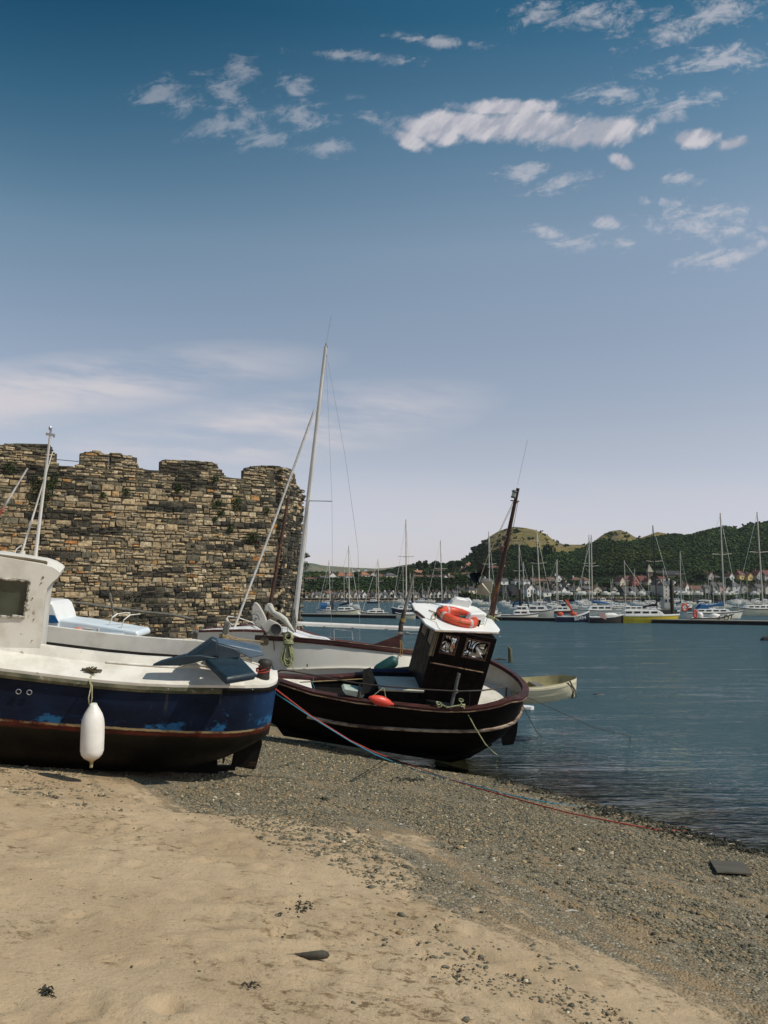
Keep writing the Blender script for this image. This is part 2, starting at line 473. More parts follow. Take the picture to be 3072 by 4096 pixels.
ground = np_mesh('beach', np.stack([GX, GY, gz], -1).reshape(-1, 3), F, m, smooth=True, attrs={'gravel': np.clip(grav, -5, 5).ravel(), 'shore': np.clip(ss, -9, 50).ravel()})
tag(ground, kind='structure', label='sandy beach sloping down to a gravel waterline', cat='beach')

# pebbles lying on the gravel
prn = np.random.RandomState(11)
N = 120000
ps = np.column_stack([prn.uniform(-5.5, 6.5, N * 3), prn.uniform(3.2, 17.5, N * 3)])
keep = np.abs(ps[:, 0]) < 0.5 * ps[:, 1] + .3
ps = ps[keep]
s_ = S0 - (SN[0] * ps[:, 0] + SN[1] * ps[:, 1]); t_ = ps[:, 0] * ST[0] + ps[:, 1] * ST[1]
g_ = np.interp(t_, gT, gS) - s_
w_ = wob(s_ * 1.6, t_ * .45, 2.2, 21) * 2.1 + wob(ps[:, 0], ps[:, 1], 7.0, 22) * .6 + wob(s_ * 2.5, t_ * .6, 5.0, 23) * .7
pr = 1 / (1 + np.exp(-(g_ + w_ * 1.4 - .25) * 3.6)); pr = np.maximum(pr * np.clip(1.0 + w_ * .75, .10, 1), 0.004)
keep = (prn.uniform(0, 1, len(ps)) < pr) & (s_ > -0.25)
ps = ps[keep][:N]; s_ = s_[keep][:N]; N = len(ps)
dist = np.hypot(ps[:, 0], ps[:, 1])
rad = np.exp(prn.normal(math.log(.0078), .42, N)) * (0.8 + dist * .04)
th = prn.uniform(0, 6.28, N)
g = (1 + 5 ** .5) / 2
ICO = np.array([(-1, g, 0), (1, g, 0), (-1, -g, 0), (1, -g, 0), (0, -1, g), (0, 1, g), (0, -1, -g), (0, 1, -g), (g, 0, -1), (g, 0, 1), (-g, 0, -1), (-g, 0, 1)]) / 1.9
ICF = np.array([(0, 11, 5), (0, 5, 1), (0, 1, 7), (0, 7, 10), (0, 10, 11), (1, 5, 9), (5, 11, 4), (11, 10, 2), (10, 7, 6), (7, 1, 8), (3, 9, 4), (3, 4, 2), (3, 2, 6), (3, 6, 8), (3, 8, 9), (4, 9, 5), (2, 4, 11), (6, 2, 10), (8, 6, 7), (9, 8, 1)])
def scatter_ico(pos, sc3, th, jit, rs):
    n = len(pos)
    V = np.repeat(ICO[None], n, 0) * (1 + rs.uniform(-jit, jit, (n, 12, 1)))
    V = V * sc3[:, None, :]
    c, s = np.cos(th)[:, None], np.sin(th)[:, None]
    x = V[:, :, 0] * c - V[:, :, 1] * s; y = V[:, :, 0] * s + V[:, :, 1] * c
    V = np.stack([x, y, V[:, :, 2]], -1) + pos[:, None, :]
    F = ICF[None] + (np.arange(n) * 12)[:, None, None]
    return V.reshape(-1, 3), F.reshape(-1, 3)
zz = ground_z(ps[:, 0], ps[:, 1]) + 0.014 * wob(ps[:, 0], ps[:, 1], 2.2, 1) + 0.012 * wob(ps[:, 0], ps[:, 1], 6.0, 2) + 0.007 * wob(ps[:, 0], ps[:, 1], 15, 3)
sc3 = np.column_stack([rad * prn.uniform(.9, 1.5, N), rad * prn.uniform(.7, 1.1, N), rad * prn.uniform(.35, .75, N)])
V, F = scatter_ico(np.column_stack([ps, zz + rad * .12]), sc3, th, .22, prn)
pal = np.array([(.115, .115, .095), (.18, .165, .125), (.075, .075, .06), (.25, .205, .14), (.13, .13, .11), (.33, .27, .18), (.20, .145, .09), (.5, .47, .4)])
ci = prn.choice(len(pal), N, p=[.24, .2, .16, .14, .12, .07, .055, .015])
pal = pal * np.array([1.08, 1.0, .84])
tc = pal[ci] * prn.uniform(.8, 1.2, (N, 1)); tc *= np.where(s_ < .34, .5, 1.0)[:, None]
pebbles = np_mesh('pebbles', V, F, attrmat('pebble stone', .8, 60, .25, .0), tone=np.repeat(tc, 12, 0))
tag(pebbles, 'grey and brown pebbles strewn over the gravel beach', 'pebbles', kind='stuff')

# water: one sheet, clear over the shallows, ruffled by small waves
m, k, b, o = newmat('harbour water')
P = k.coord('Object'); px, py, pz = k.sep(P)
sd = k.math('SUBTRACT', S0, k.math('ADD', k.math('MULTIPLY', px, SN[0]), k.math('MULTIPLY', py, SN[1])))
deep = k.rng(sd, 0.05, -4.5)
amp = k.rng(sd, -0.2, -9.0, .26, 1.0)
w1 = k.noise(k.mapping(k.mapping(P, rot=(0, 0, R(-4))), sc=(.55, 2.1, 1)), 1.9, 3.0, .5, .3)
w2 = k.noise(k.mapping(k.mapping(P, rot=(0, 0, R(6))), sc=(.8, 2.3, 1)), 5.5, 3.0, .55, .3)
w3 = k.noise(k.mapping(P, rot=(0, 0, R(-12)), sc=(1, 1.6, 1)), .5, 3.0, .5)
gust = k.rng(k.noise(k.mapping(P, sc=(.35, 1, 1)), .06, 4.0, .6), .35, .65, .7, 1.25)
w4 = k.noise(k.mapping(P, sc=(.7, 1.6, 1)), 14.0, 3.0, .6)
h = k.math('ADD', k.math('ADD', k.math('MULTIPLY', w1, .24), k.math('MULTIPLY', w2, .085)), k.math('ADD', k.math('MULTIPLY', w3, .30), k.math('MULTIPLY', w4, .022)))
g2 = k.rng(k.noise(k.mapping(P, sc=(.30, 1.25, 1)), .42, 4.0, .65), .36, .64, .30, 1.75)
g3 = k.rng(k.noise(k.mapping(P, sc=(.22, 1.0, 1)), 1.5, 4.0, .65), .38, .62, .45, 1.5)
h = k.math('MULTIPLY', k.math('MULTIPLY', k.math('MULTIPLY', h, amp), gust), k.math('MULTIPLY', g2, g3))
nrm = k.bump(h, 1.0, 1.0)
gl = k.t.nodes.new('ShaderNodeBsdfGlossy'); gl.inputs['Color'].default_value = (.97, 1.0, 1.0, 1); gl.inputs['Roughness'].default_value = .04
k.put(gl.inputs['Normal'], nrm)
fr = k.t.nodes.new('ShaderNodeFresnel'); fr.inputs[0].default_value = 1.333; k.put(fr.inputs['Normal'], nrm)
df = k.t.nodes.new('ShaderNodeBsdfDiffuse'); df.inputs['Color'].default_value = (.044, .082, .098, 1)
tr = k.t.nodes.new('ShaderNodeBsdfTransparent'); tr.inputs['Color'].default_value = (.55, .58, .46, 1)
m1 = k.t.nodes.new('ShaderNodeMixShader'); k.put(m1.inputs[0], deep); k.l.new(tr.outputs[0], m1.inputs[1]); k.l.new(df.outputs[0], m1.inputs[2])
m2 = k.t.nodes.new('ShaderNodeMixShader'); k.put(m2.inputs[0], fr.outputs[0]); k.l.new(m1.outputs[0], m2.inputs[1]); k.l.new(gl.outputs[0], m2.inputs[2])
k.l.new(m2.outputs[0], o.inputs[0]); k.t.nodes.remove(b)
wb = MB(); wb.add([(-5000, -200, 0), (5000, -200, 0), (5000, 4800, 0), (-5000, 4800, 0)], [(0, 1, 2, 3)])
water = wb.build('water', m); tag(water, 'calm blue harbour water ruffled by small waves', 'water', kind='structure')

# ------------------------------------------------------------------ far shore and hills
SHORE = 575.0
def hill_mesh(name, prof, d0, d1, d2, base_v, mtl, nu=260, nd=70, seed=3, rough=1.0, bank=None, label=None, shape=1.15):
    us = np.linspace(prof[0][0], prof[-1][0], nu); pv = np.interp(us, [a for a, b in prof], [b for a, b in prof])
    ds = np.concatenate([np.linspace(d0, d1, nd), np.linspace(d1, d2, 14)[1:]])
    V = np.zeros((len(ds), nu, 3)); top = np.zeros((len(ds), nu))
    for j, d in enumerate(ds):
        a = np.clip((d - d0) / (d1 - d0), 0, 1)
        for i, u in enumerate(us):
            zr = S(u, pv[i], d1).z
            zb = S(u, base_v, d0).z
            if d <= d1:
                f = a ** shape
                if bank is not None:
                    bv = interp(u, [q[0] for q in bank], [q[1] for q in bank]); zk = S(u, bv, d0 + 70).z
                    f = None; z = lerp(zb, zk, min(1, max(0, (d - d0 - 22) / 45.0))) if d < d0 + 70 else lerp(zk, zr, ((d - d0 - 70) / (d1 - d0 - 70)) ** shape)
                else: z = lerp(zb, zr, f)
            else:
                q = (d - d1) / (d2 - d1); z = zr * (1 - q * q) - 3 * q
            x = ray(u, 2388).x * d
            V[j, i] = (x, d, z); top[j, i] = a
    X, Y = V[:, :, 0], V[:, :, 1]
    amp = rough * np.minimum(1, top * 3) * np.clip((V[:, :, 2]) / 12, 0, 1) * (1 - top * .55)
    V[:, :, 2] += amp * (2.6 * wob(X, Y, .018, seed) * 2 + 1.6 * wob(X, Y, .05, seed + 1) * 2)
    n = V.shape[0] * nu; idx = np.arange(n).reshape(V.shape[0], nu)
    F = np.stack([idx[:-1, :-1].ravel(), idx[:-1, 1:].ravel(), idx[1:, 1:].ravel(), idx[1:, :-1].ravel()], 1)
    ob = np_mesh(name, V.reshape(-1, 3), F, mtl, smooth=True)
    tag(ob, label, 'hill', kind='structure')
    return us, ds, V
# headland: woods below, rough grass and rock on the knolls
m, k, b, o = newmat('headland ground')
P = k.coord('Object'); x_, y_, z_ = k.sep(P)
woodc = k.mix(k.rng(k.noise(P, .03, 6.0, .65), .35, .65), (0.018, 0.034, 0.014), (0.040, 0.062, 0.022))
woodc = k.mix(k.rng(k.noise(P, .12, 6.0, .7), .55, .7), woodc, (0.062, 0.088, 0.030))
grassc = k.mix(k.rng(k.noise(P, .025, 6.0, .6), .4, .62), (0.27, 0.21, 0.078), (0.17, 0.145, 0.052))
rockn = k.rng(k.noise(k.mapping(P, sc=(1, 1, 2)), .045, 9.0, .75), .52, .58)
grassc = k.mix(rockn, grassc, k.mix(k.rng(k.noise(P, .2, 6.0, .8), .4, .6), (0.30, .26, .20), (.07, .06, .05)))
grassc = k.mix(k.rng(k.noise(k.mapping(P, loc=(40, 9, 2)), .03, 8.0, .7), .56, .62), grassc, (.035, .05, .018))
gm = k.attr('grass')[2]
k.put(b.inputs['Base Color'], k.mix(k.rng(k.math('ADD', gm, k.math('MULTIPLY', k.math('SUBTRACT', k.noise(P, .05, 6.0, .7), .5), .5)), .42, .58), woodc, grassc))
b.inputs['Roughness'].default_value = 1; b.inputs['Specular IOR Level'].default_value = .1
k.put(b.inputs['Normal'], k.bump(k.noise(P, .16, 8.0, .75), 1.0, 5.0))
ridge = [(1100, 2288), (1213, 2300), (1500, 2292), (1560, 2284), (1660, 2262), (1760, 2262), (1850, 2252), (1900, 2212), (1922, 2190), (1958, 2152), (2001, 2127), (2055, 2110), (2102, 2113), (2146, 2121), (2189, 2137), (2225, 2166), (2262, 2178), (2348, 2180), (2374, 2173),
         (2417, 2141), (2457, 2123), (2491, 2118), (2521, 2129), (2559, 2152), (2600, 2141), (2637, 2129), (2694, 2141), (2761, 2142), (2800, 2128), (2844, 2114), (2900, 2109), (2934, 2107), (2964, 2116), (3005, 2096), (3072, 2089), (3300, 2080), (3700, 2120), (4200, 2200)]
bankv = [(1100, 2322), (1850, 2326), (1950, 2335), (2300, 2345), (3300, 2345), (4200, 2350)]
HU, HD, HV = hill_mesh('headland', ridge, SHORE + 8, 1000, 1250, 2394, m, nu=420, nd=90, seed=3, bank=bankv, label='wooded headland with grassy rocky knolls across the harbour')
hob = bpy.data.objects['headland']
def pix(x, y, z):
    """where a point of the far shore falls in the photograph; used to lay out land cover"""
    q0, q1 = y, z - EYE.z
    fw = q0 * CP + q1 * SP; upv = -q0 * SP + q1 * CP
    return 1536 + FPX * x / fw, 2048 - FPX * upv / fw
Vh = HV.reshape(-1, 3); pu, pv_ = pix(Vh[:, 0], Vh[:, 1], Vh[:, 2])
edge = np.interp(pu, [1900, 1960, 2020, 2080, 2150, 2215, 2290, 2374, 2400, 2470, 2560, 2600, 2680, 2760, 2800, 2900, 2960, 3010, 3100], [2100, 2215, 2195, 2190, 2200, 2222, 2215, 2180, 2168, 2172, 2168, 2155, 2143, 2146, 2135, 2112, 2122, 2100, 2090])
gm = 0.5 + (edge - pv_) / 14.0
at = hob.data.attributes.new('grass', 'FLOAT', 'POINT'); at.data.foreach_set('value', np.clip(gm, -1, 2).astype(np.float32))
# far range
m, k, b, o = newmat('distant hills')
P = k.coord('Object')
c = k.mix(k.rng(k.noise(P, .006, 8.0, .65), .4, .62), (0.17, 0.155, 0.085), (0.085, 0.105, 0.06))
k.put(b.inputs['Base Color'], k.mix(k.rng(k.noise(P, .02, 8.0, .7), .56, .64), c, (.045, .065, .04)))
b.inputs['Roughness'].default_value = 1; k.put(b.inputs['Normal'], k.bump(k.noise(P, .03, 6.0, .7), 1, 8))
far = [(900, 2262), (1100, 2258), (1240, 2254), (1300, 2262), (1380, 2270), (1440, 2272), (1500, 2276), (1560, 2270), (1660, 2258), (1780, 2262), (1900, 2266), (2100, 2290), (2500, 2300)]
hill_mesh('distant_hills', far, 1500, 2700, 3300, 2360, m, nu=160, nd=40, seed=9, rough=3.0, label='pale hills in the haze beyond the headland')
far2 = [(-3500, 2330), (-1500, 2300), (0, 2290), (700, 2285), (1000, 2300), (1200, 2330)]
hill_mesh('far_coast', far2, 2600, 3600, 4400, 2375, m, nu=120, nd=20, seed=19, rough=3.0, label='low far coast behind the castle wall')
# ------------------------------------------------------------------ castle wall
WA = Vector((-0.4639 * 42.3, 42.3, 0)); WB = Vector((-0.1226 * 50, 50, 0)); WC = Vector((-0.1010 * 52.6, 52.6, 0))
we = (WB - WA).normalized(); wn = Vector((we.y, -we.x, 0))
fe = (WC - WB).normalized(); fn = Vector((fe.y, -fe.x, 0))
def wallpt(u, v, O=WA, e=we, n=wn):
    r = ray(u, v); t = (O - EYE).dot(n) / r.dot(n); p = EYE + r * t
    return (p - O).dot(e), p.z
PROF = [(-420, 1768), (-60, 1772), (0, 1780), (25, 1772), (60, 1770), (194, 1773), (200, 1784), (217, 1786), (219, 1810), (234, 1813), (237, 1862), (262, 1860), (296, 1867), (306, 1858), (316, 1850), (318, 1810), (345, 1806), (370, 1800), (407, 1805),
        (424, 1816), (440, 1812), (477, 1813), (520, 1822), (553, 1829), (557, 1869), (597, 1877), (636, 1879), (640, 1843), (656, 1834), (700, 1839), (768, 1840), (827, 1845), (870, 1852), (876, 1872), (892, 1877), (898, 1894), (911, 1906),
        (940, 1910), (966, 1912), (969, 1885), (980, 1868), (1029, 1860), (1092, 1859), (1130, 1866), (1156, 1874)]
pa = [wallpt(u, v) for u, v in PROF]; PA = [a for a, z in pa]; PZ = [z for a, z in pa]
def wtop(a): return interp(a, PA, PZ)
def hole(u0, v0, u1, v1):
    a0, z0 = wallpt(u0, v1); a1, z1 = wallpt(u1, v0); return (a0, z0, a1, z1)
HOLES = [hole(434, 1825, 443, 1876), hole(1077, 1886, 1097, 1932)]
aB = (WB - WA).dot(we)
TAN = [(.44, .335, .20), (.40, .30, .175), (.50, .40, .26), (.36, .28, .175), (.30, .23, .14)]
ORG = [(.48, .26, .10), (.42, .20, .075), (.46, .30, .15), (.45, .34, .19)]
DRK = [(.050, .047, .038), (.070, .063, .048), (.034, .033, .028), (.095, .082, .058)]
MIDC = [(.17, .145, .095), (.21, .18, .125), (.14, .125, .09)]
def stones(mb, O, e, n, a0, a1, z0, ztop, holes, rg, darkf, thin):
    """rubble masonry: courses of blocks of unequal size, each its own lump of stone"""
    z = z0
    zmax = max(ztop(a0 + (a1 - a0) * i / 60.0) for i in range(61))
    def stone(sa, sz, sw, sh):
        ca, cz = sa + sw / 2, sz + sh / 2
        if sa > a1 + .1 or cz > ztop(min(max(ca, a0), a1)) - sh * .15 or cz > ztop(min(max(sa, a0), a1)) or cz > ztop(min(max(sa + sw, a0), a1)): return
        for h in holes:
            if sa + sw > h[0] and sa < h[2] and sz + sh > h[1] and sz < h[3]:
                if sa < h[0] - .12: sw = h[0] - sa
                elif sa + sw > h[2] + .12: sw = sa + sw - h[2]; sa = h[2]
                else: return
        dk = darkf(ca, cz)
        q = rg.random()
        if q < dk: c = rg.choice(DRK)
        elif q < dk + (1 - dk) * (.42 if thin(cz) else .24): c = rg.choice(MIDC)
        elif rg.random() < .075: c = rg.choice(ORG)
        else: c = rg.choice(TAN)
        g_ = rg.uniform(.78, 1.12); c = tuple(x * g_ for x in c)
        j = .022 if sh > .12 else .012; gap = rg.uniform(.006, .024) if sh > .12 else rg.uniform(.004, .012)
        pr = rg.uniform(.02, .10) * (1.0 if sh > .1 else .8) + (rg.random() < .05) * .05
        ins = min(sw, sh) * rg.uniform(.08, .20)
        tilt = rg.uniform(-.02, .02)
        def P(a, zz, d): return O + e * a + n * d + Vector((0, 0, zz))
        cs = [(sa + gap, sz + gap), (sa + sw - gap, sz + gap), (sa + sw - gap, sz + sh - gap), (sa + gap, sz + sh - gap)]
        cs = [(a + rg.uniform(-j, j), zz + rg.uniform(-j, j) + (a - ca) * tilt) for a, zz in cs]
        if sh > .13 and rg.random() < .75:      # rounded corner stones
            k_ = rg.randrange(4); cs[k_] = (lerp(cs[k_][0], ca, rg.uniform(.1, .35)), lerp(cs[k_][1], cz, rg.uniform(.1, .35)))
        back = [P(a, zz, -.25) for a, zz in cs]
        mid = [P(a, zz, pr * .35) for a, zz in cs]
        frt = [P(lerp(a, ca, ins / sw), lerp(zz, cz, ins / sh), pr * rg.uniform(.75, 1.1)) for a, zz in cs]
        cen = P(ca + rg.uniform(-.1, .1) * sw, cz + rg.uniform(-.1, .1) * sh, pr * rg.uniform(.95, 1.3))
        mb.tone(c)
        fs = []
        for r in (0, 4):
            for k in range(4): fs.append((r + k, r + (k + 1) % 4, r + 4 + (k + 1) % 4, r + 4 + k))
        fs += [(8 + k, 8 + (k + 1) % 4, 12) for k in range(4)]
        mb.add(back + mid + frt + [cen], fs)
    while z < zmax:
        th = thin(z)
        h = rg.choice([.06, .09, .12, .15, .20]) if th else rg.choice([.08, .11, .15, .20, .25, .30, .36])
        a = a0 + rg.uniform(-.4, 0)
        ph = rg.uniform(0, 6.28)
        while a < a1:
            w = rg.uniform(.75, 2.5) * h * (1.0 if h > .18 else 2.0); w = min(max(w, .12), .75)
            w = min(w, a1 - a + .03)
            zb = z + .035 * math.sin(a * .9 + ph) + .02 * math.sin(a * 2.7 + ph * 2) + rg.uniform(-.012, .012)
            r = rg.random()
            if w < .1: break
            if h > .20 and r < .50:
                k = rg.choice([2, 2, 3]) if h > .3 else 2
                hs = [rg.uniform(.6, 1.4) for _ in range(k)]; t = sum(hs); zz = zb
                for q in hs:
                    if rg.random() < .35 and w > .35:
                        f = rg.uniform(.35, .65); stone(a, zz, w * f, h * q / t); stone(a + w * f, zz, w * (1 - f), h * q / t)
                    else: stone(a, zz, w, h * q / t)
                    zz += h * q / t
            else: stone(a, zb, w, h * rg.uniform(.9, 1.06))
            a += w
        z += h
castle = empty('castle_wall', WB, 'ruined castle wall of tan and dark rubble stone with broken battlements', 'castle wall')
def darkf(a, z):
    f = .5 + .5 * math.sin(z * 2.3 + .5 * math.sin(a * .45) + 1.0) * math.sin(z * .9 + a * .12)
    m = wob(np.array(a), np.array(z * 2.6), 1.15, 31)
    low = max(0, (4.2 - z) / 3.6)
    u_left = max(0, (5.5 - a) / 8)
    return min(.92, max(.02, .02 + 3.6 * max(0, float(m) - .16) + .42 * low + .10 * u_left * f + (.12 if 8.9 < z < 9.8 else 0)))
mb = MB(); rg = random.Random(42)
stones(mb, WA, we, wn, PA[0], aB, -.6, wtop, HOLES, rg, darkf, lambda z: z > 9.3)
def rel(o, M): o.matrix_basis = M; return o
ms = attrmat('rubble stone', .95, 6.0, .55, .8, 9.0, .06, .15)
inv = Matrix.Translation(-WB)
masonry = mb.build('masonry', ms, castle, tones=True); masonry.matrix_basis = inv
# the broken end of the wall, darker and overgrown
EP = [(1128, 1866), (1156, 1874), (1170, 1880), (1181, 1896), (1184, 1930), (1200, 1952), (1206, 1957), (1209, 1990)]
ep = [wallpt(u, v, WB, fe, fn) for u, v in EP]; EA = [a for a, z in ep]; EZ = [z for a, z in ep]
aC = (WC - WB).length
def etop(a): return interp(a, EA, EZ)
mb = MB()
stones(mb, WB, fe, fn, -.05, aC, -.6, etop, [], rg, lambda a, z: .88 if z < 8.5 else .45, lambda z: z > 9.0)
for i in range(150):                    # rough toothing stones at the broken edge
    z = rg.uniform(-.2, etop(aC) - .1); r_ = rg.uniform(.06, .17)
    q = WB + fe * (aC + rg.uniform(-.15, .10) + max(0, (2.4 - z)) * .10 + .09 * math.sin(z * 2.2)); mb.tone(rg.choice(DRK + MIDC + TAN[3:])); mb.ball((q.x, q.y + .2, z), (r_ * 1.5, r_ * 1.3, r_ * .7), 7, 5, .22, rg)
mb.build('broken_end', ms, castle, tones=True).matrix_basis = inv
core = MB()
a = PA[0]; TH = 1.5
def corecol(x0, x1, zb, zt, O, e, n):
    PZ0 = 8.7
    if zt > PZ0 + .05 and zb < PZ0: corecol(x0, x1, zb, PZ0, O, e, n); zb = PZ0
    TH = .42 if zb >= PZ0 else 1.5
    p = [O + e * x0, O + e * x1]; vs = []
    for zz in (zb, zt):
        vs += [p[0] + n * .012 + Vector((0, 0, zz)), p[1] + n * .012 + Vector((0, 0, zz)), p[1] - n * TH + Vector((0, 0, zz)), p[0] - n * TH + Vector((0, 0, zz))]
    core.add(vs, [(3, 2, 1, 0), (4, 5, 6, 7), (0, 1, 5, 4), (1, 2, 6, 5), (2, 3, 7, 6), (3, 0, 4, 7)])
edges = sorted(set([round(PA[0] + i * .12, 3) for i in range(int((aB - PA[0]) / .12) + 1)] + [h[0] for h in HOLES] + [h[2] for h in HOLES] + [aB]))
for x0, x1 in zip(edges, edges[1:]):
    xm = (x0 + x1) / 2; zt = min(wtop(x0), wtop(x1), wtop(xm)) - .04
    hh = [h for h in HOLES if h[0] < xm < h[2]]
    if hh: corecol(x0, x1, -1.5, hh[0][1], WA, we, wn); corecol(x0, x1, hh[0][3], zt, WA, we, wn)
    else: corecol(x0, x1, -1.5, zt, WA, we, wn)
for i in range(20):
    x0, x1 = aC * i / 20, aC * (i + 1) / 20
    core.add([WB + fe * x0 + Vector((0, 0, -1.5)), WB + fe * x1 + Vector((0, 0, -1.5)), WB + fe * x1 + Vector((0, 0, etop((x0 + x1) / 2) - .05)), WB + fe * x0 + Vector((0, 0, etop((x0 + x1) / 2) - .05)),
              WB + fe * x0 - we * 1.0 + Vector((0, 0, -1.5)), WB + fe * x1 - we * 1.0 + Vector((0, 0, -1.5)), WB + fe * x1 - we * 1.0 + Vector((0, 0, etop((x0 + x1) / 2) - .05)), WB + fe * x0 - we * 1.0 + Vector((0, 0, etop((x0 + x1) / 2) - .05))],
             [(0, 1, 2, 3), (7, 6, 5, 4), (3, 2, 6, 7), (1, 5, 6, 2), (4, 0, 3, 7)])
core.build('rubble_core', mat('lime mortar', (.115, .092, .058), (.05, .043, .03), .9, .95, bump=.6, bscale=9, bdist=.05), castle).matrix_basis = inv
# handrail cable across a gap in the battlements
def wallw(u, v, off=0.0):
    a_, z_ = wallpt(u, v); return WA + we * a_ + wn * off + Vector((0, 0, z_))
c = MB(); c.tube([wallw(212, 1832, -.4), wallw(265, 1837, -.4), wallw(320, 1842, -.4)], .02, 5)
tag(c.build('handrail_bar', mat('dark iron', (.03, .03, .03), None, 5, .6), None), 'thin dark handrail bar spanning a gap in the castle battlements', 'handrail')

# foliage
def leaves(mb, c, rad, n, size, rg, cols, flat=1.0):
    for i in range(n):
        while True:
            p = Vector((rg.uniform(-1, 1), rg.uniform(-1, 1), rg.uniform(-1, 1)))
            if p.length < 1: break
        p = Vector((p.x * rad[0], p.y * rad[1], p.z * rad[2])) + Vector(c)
        a = Vector((rg.gauss(0, 1), rg.gauss(0, 1), rg.gauss(0, 1))).normalized(); b_ = a.orthogonal().normalized(); c_ = a.cross(b_)
        s = size * rg.uniform(.6, 1.4); mb.tone(tuple(x * rg.uniform(.7, 1.25) for x in rg.choice(cols)))
        mb.add([p - b_ * s, p - c_ * s * .55, p + b_ * s, p + c_ * s * .55], [(0, 1, 2, 3)])
leafm = attrmat('leaves', .7, 3, .1, 0)
GRN = [(.030, .055, .016), (.045, .075, .022), (.06, .085, .03), (.022, .04, .013)]
wp = random.Random(8)
plants = [(152, 1968, 1.15, .95, 'large dark bush with pink flowers on the castle wall beside the white pole', 1), (215, 1925, .35, .4, 'green plant beside the large pink flowering bush on the wall', 0),
          (40, 1872, .38, .35, 'dark green tuft high on the wall at the far edge', 0), (412, 1981, .20, .18, 'small green tuft below the arrow slit', 0), (506, 1965, .24, .26, 'green tuft right of the one below the arrow slit', 0),
          (712, 1953, .2, .24, 'green tuft near the top below the third merlon', 0), (864, 2015, .46, .34, 'broad green clump in the middle of the wall', 0), (946, 2012, .36, .5, 'tall green clump right of the broad one', 0),
          (1062, 2040, .26, .17, 'low green tuft under the window opening', 0), (884, 2050, .3, .16, 'thin green tuft just under the broad clump', 0), (857, 2078, .13, .2, 'small tuft among the pale stones below the broad clump', 0), (920, 2119, .2, .22, 'round green tuft in the lower middle of the wall', 0),
          (1000, 2150, .6, .45, 'dark clump with few pink flowers on the wall', 1), (1180, 2030, .22, .4, 'green growth on the broken end of the wall', 0), (1222, 2222, .35, .18, 'bare shrub sticking out of the broken end above the water', 0), (1222, 2262, .3, .3, 'lower twiggy shrub sticking out of the broken end', 0),
          (722, 1892 + 60, .1, .1, 'tiny tuft near the third merlon', 0), (858, 1915, .3, .2, 'green tuft below the third gap', 0), (36, 2300, .2, .2, 'tuft behind the wheelhouse roof', 0), (120, 2262 - 30, .2, .1, 'grassy tuft low on the wall above the wheelhouse', 0)]
for u, v, rx, rz, lab, fl in plants:
    if u == 36: continue
    p = wallw(u, v, .10) if u < 1120 else WB + fe * (aC * (u - 1120) / 88.0) + fn * .1
    if u >= 1120: p = Vector((p.x, p.y, EYE.z + ray(u, v).z * p.y)); p.x = ray(u, v).x * p.y
    mb = MB(); leaves(mb, p, (rx * .8, .16 + rx * .2, rz), int(70 + 900 * rx * rz), .045, wp, GRN)
    for i in range(5):
        q = p + Vector((wp.uniform(-.7, .7) * rx, wp.uniform(-.1, .1), wp.uniform(-.7, .7) * rz)); leaves(mb, q, (rx * .45, .2, rz * .45), int(20 + 160 * rx * rz), .04, wp, GRN)
    if fl: leaves(mb, p, (rx, .35, rz), int(60 * rx), .035, wp, [(.5, .06, .16), (.42, .05, .12)])
    tag(mb.build('wall_plant', leafm, None, tones=True), lab, 'plant', 'plants growing on the castle wall')
# ------------------------------------------------------------------ paints
WHITE = mat('weathered white paint', (.74, .70, .62), (.58, .54, .46), 3.2, .55, lo=.38, hi=.72, wear=(.30, .22, .12), wscale=9.0, wlo=.64, whi=.74, bump=.12, bscale=25, bdist=.006)
WHITE2 = mat('clean white gelcoat', (.78, .77, .74), (.70, .70, .67), 1.5, .35)
METW = mat('white enamel tube', (.78, .75, .70), (.60, .55, .46), 7, .35)
MAROON = mat('maroon oiled wood', (.075, .028, .024), (.040, .018, .016), 7, .5, wear=(.20, .12, .075), wscale=11, wlo=.60, whi=.70, bump=.2, bscale=40, bdist=.004, stretch=(.3, 1, 1), spec=.2)
BLACKP = mat('black tarred planks', (.004, .0035, .0035), (.008, .006, .005), 4, .5, wear=(.055, .03, .02), wscale=7, wlo=.60, whi=.72, bump=.25, bscale=30, bdist=.006, stretch=(.35, 1, 2), spec=.15)
RUST = mat('rusty iron', (.075, .030, .016), (.030, .015, .012), 9, .8, wear=(.17, .065, .025), wscale=14, wlo=.52, whi=.66, bump=.4, bscale=60, bdist=.004)
ROPE = mat('old rope', (.42, .38, .22), (.25, .23, .13), 30, .9, bump=.6, bscale=160, bdist=.004)
ROPEG = mat('green and cream rope', (.46, .44, .24), (.20, .24, .12), 22, .9, bump=.6, bscale=160, bdist=.004)
REDR = mat('red rope', (.42, .045, .03), (.28, .03, .02), 30, .7, bump=.5, bscale=160, bdist=.003)
BLUER = mat('blue rope', (.02, .26, .36), (.02, .17, .25), 30, .7, bump=.5, bscale=160, bdist=.003)
NAVY = mat('navy vinyl', (.006, .019, .030), (.010, .027, .040), 5, .5, bump=.08, bscale=14, bdist=.01)
GREYW = mat('bare grey wood', (.20, .19, .16), (.12, .115, .10), 9, .9, bump=.4, bscale=50, bdist=.004, stretch=(1, 1, .2))
DARK = mat('black paint and painted shade', (.005, .005, .005), (.010, .009, .009), 5, .7, spec=.15)  # plain black parts; also imitates shade in the open well and vent mouth
ALGAE = mat('green mouldy timber', (.055, .060, .032), (.16, .14, .085), 6, .9, lo=.35, hi=.72, wear=(.34, .31, .22), wscale=9, wlo=.60, whi=.70, bump=.3, bscale=40, bdist=.005)
STEEL = mat('galvanised steel', (.42, .42, .42), (.30, .30, .31), 6, .4, metal=.6)
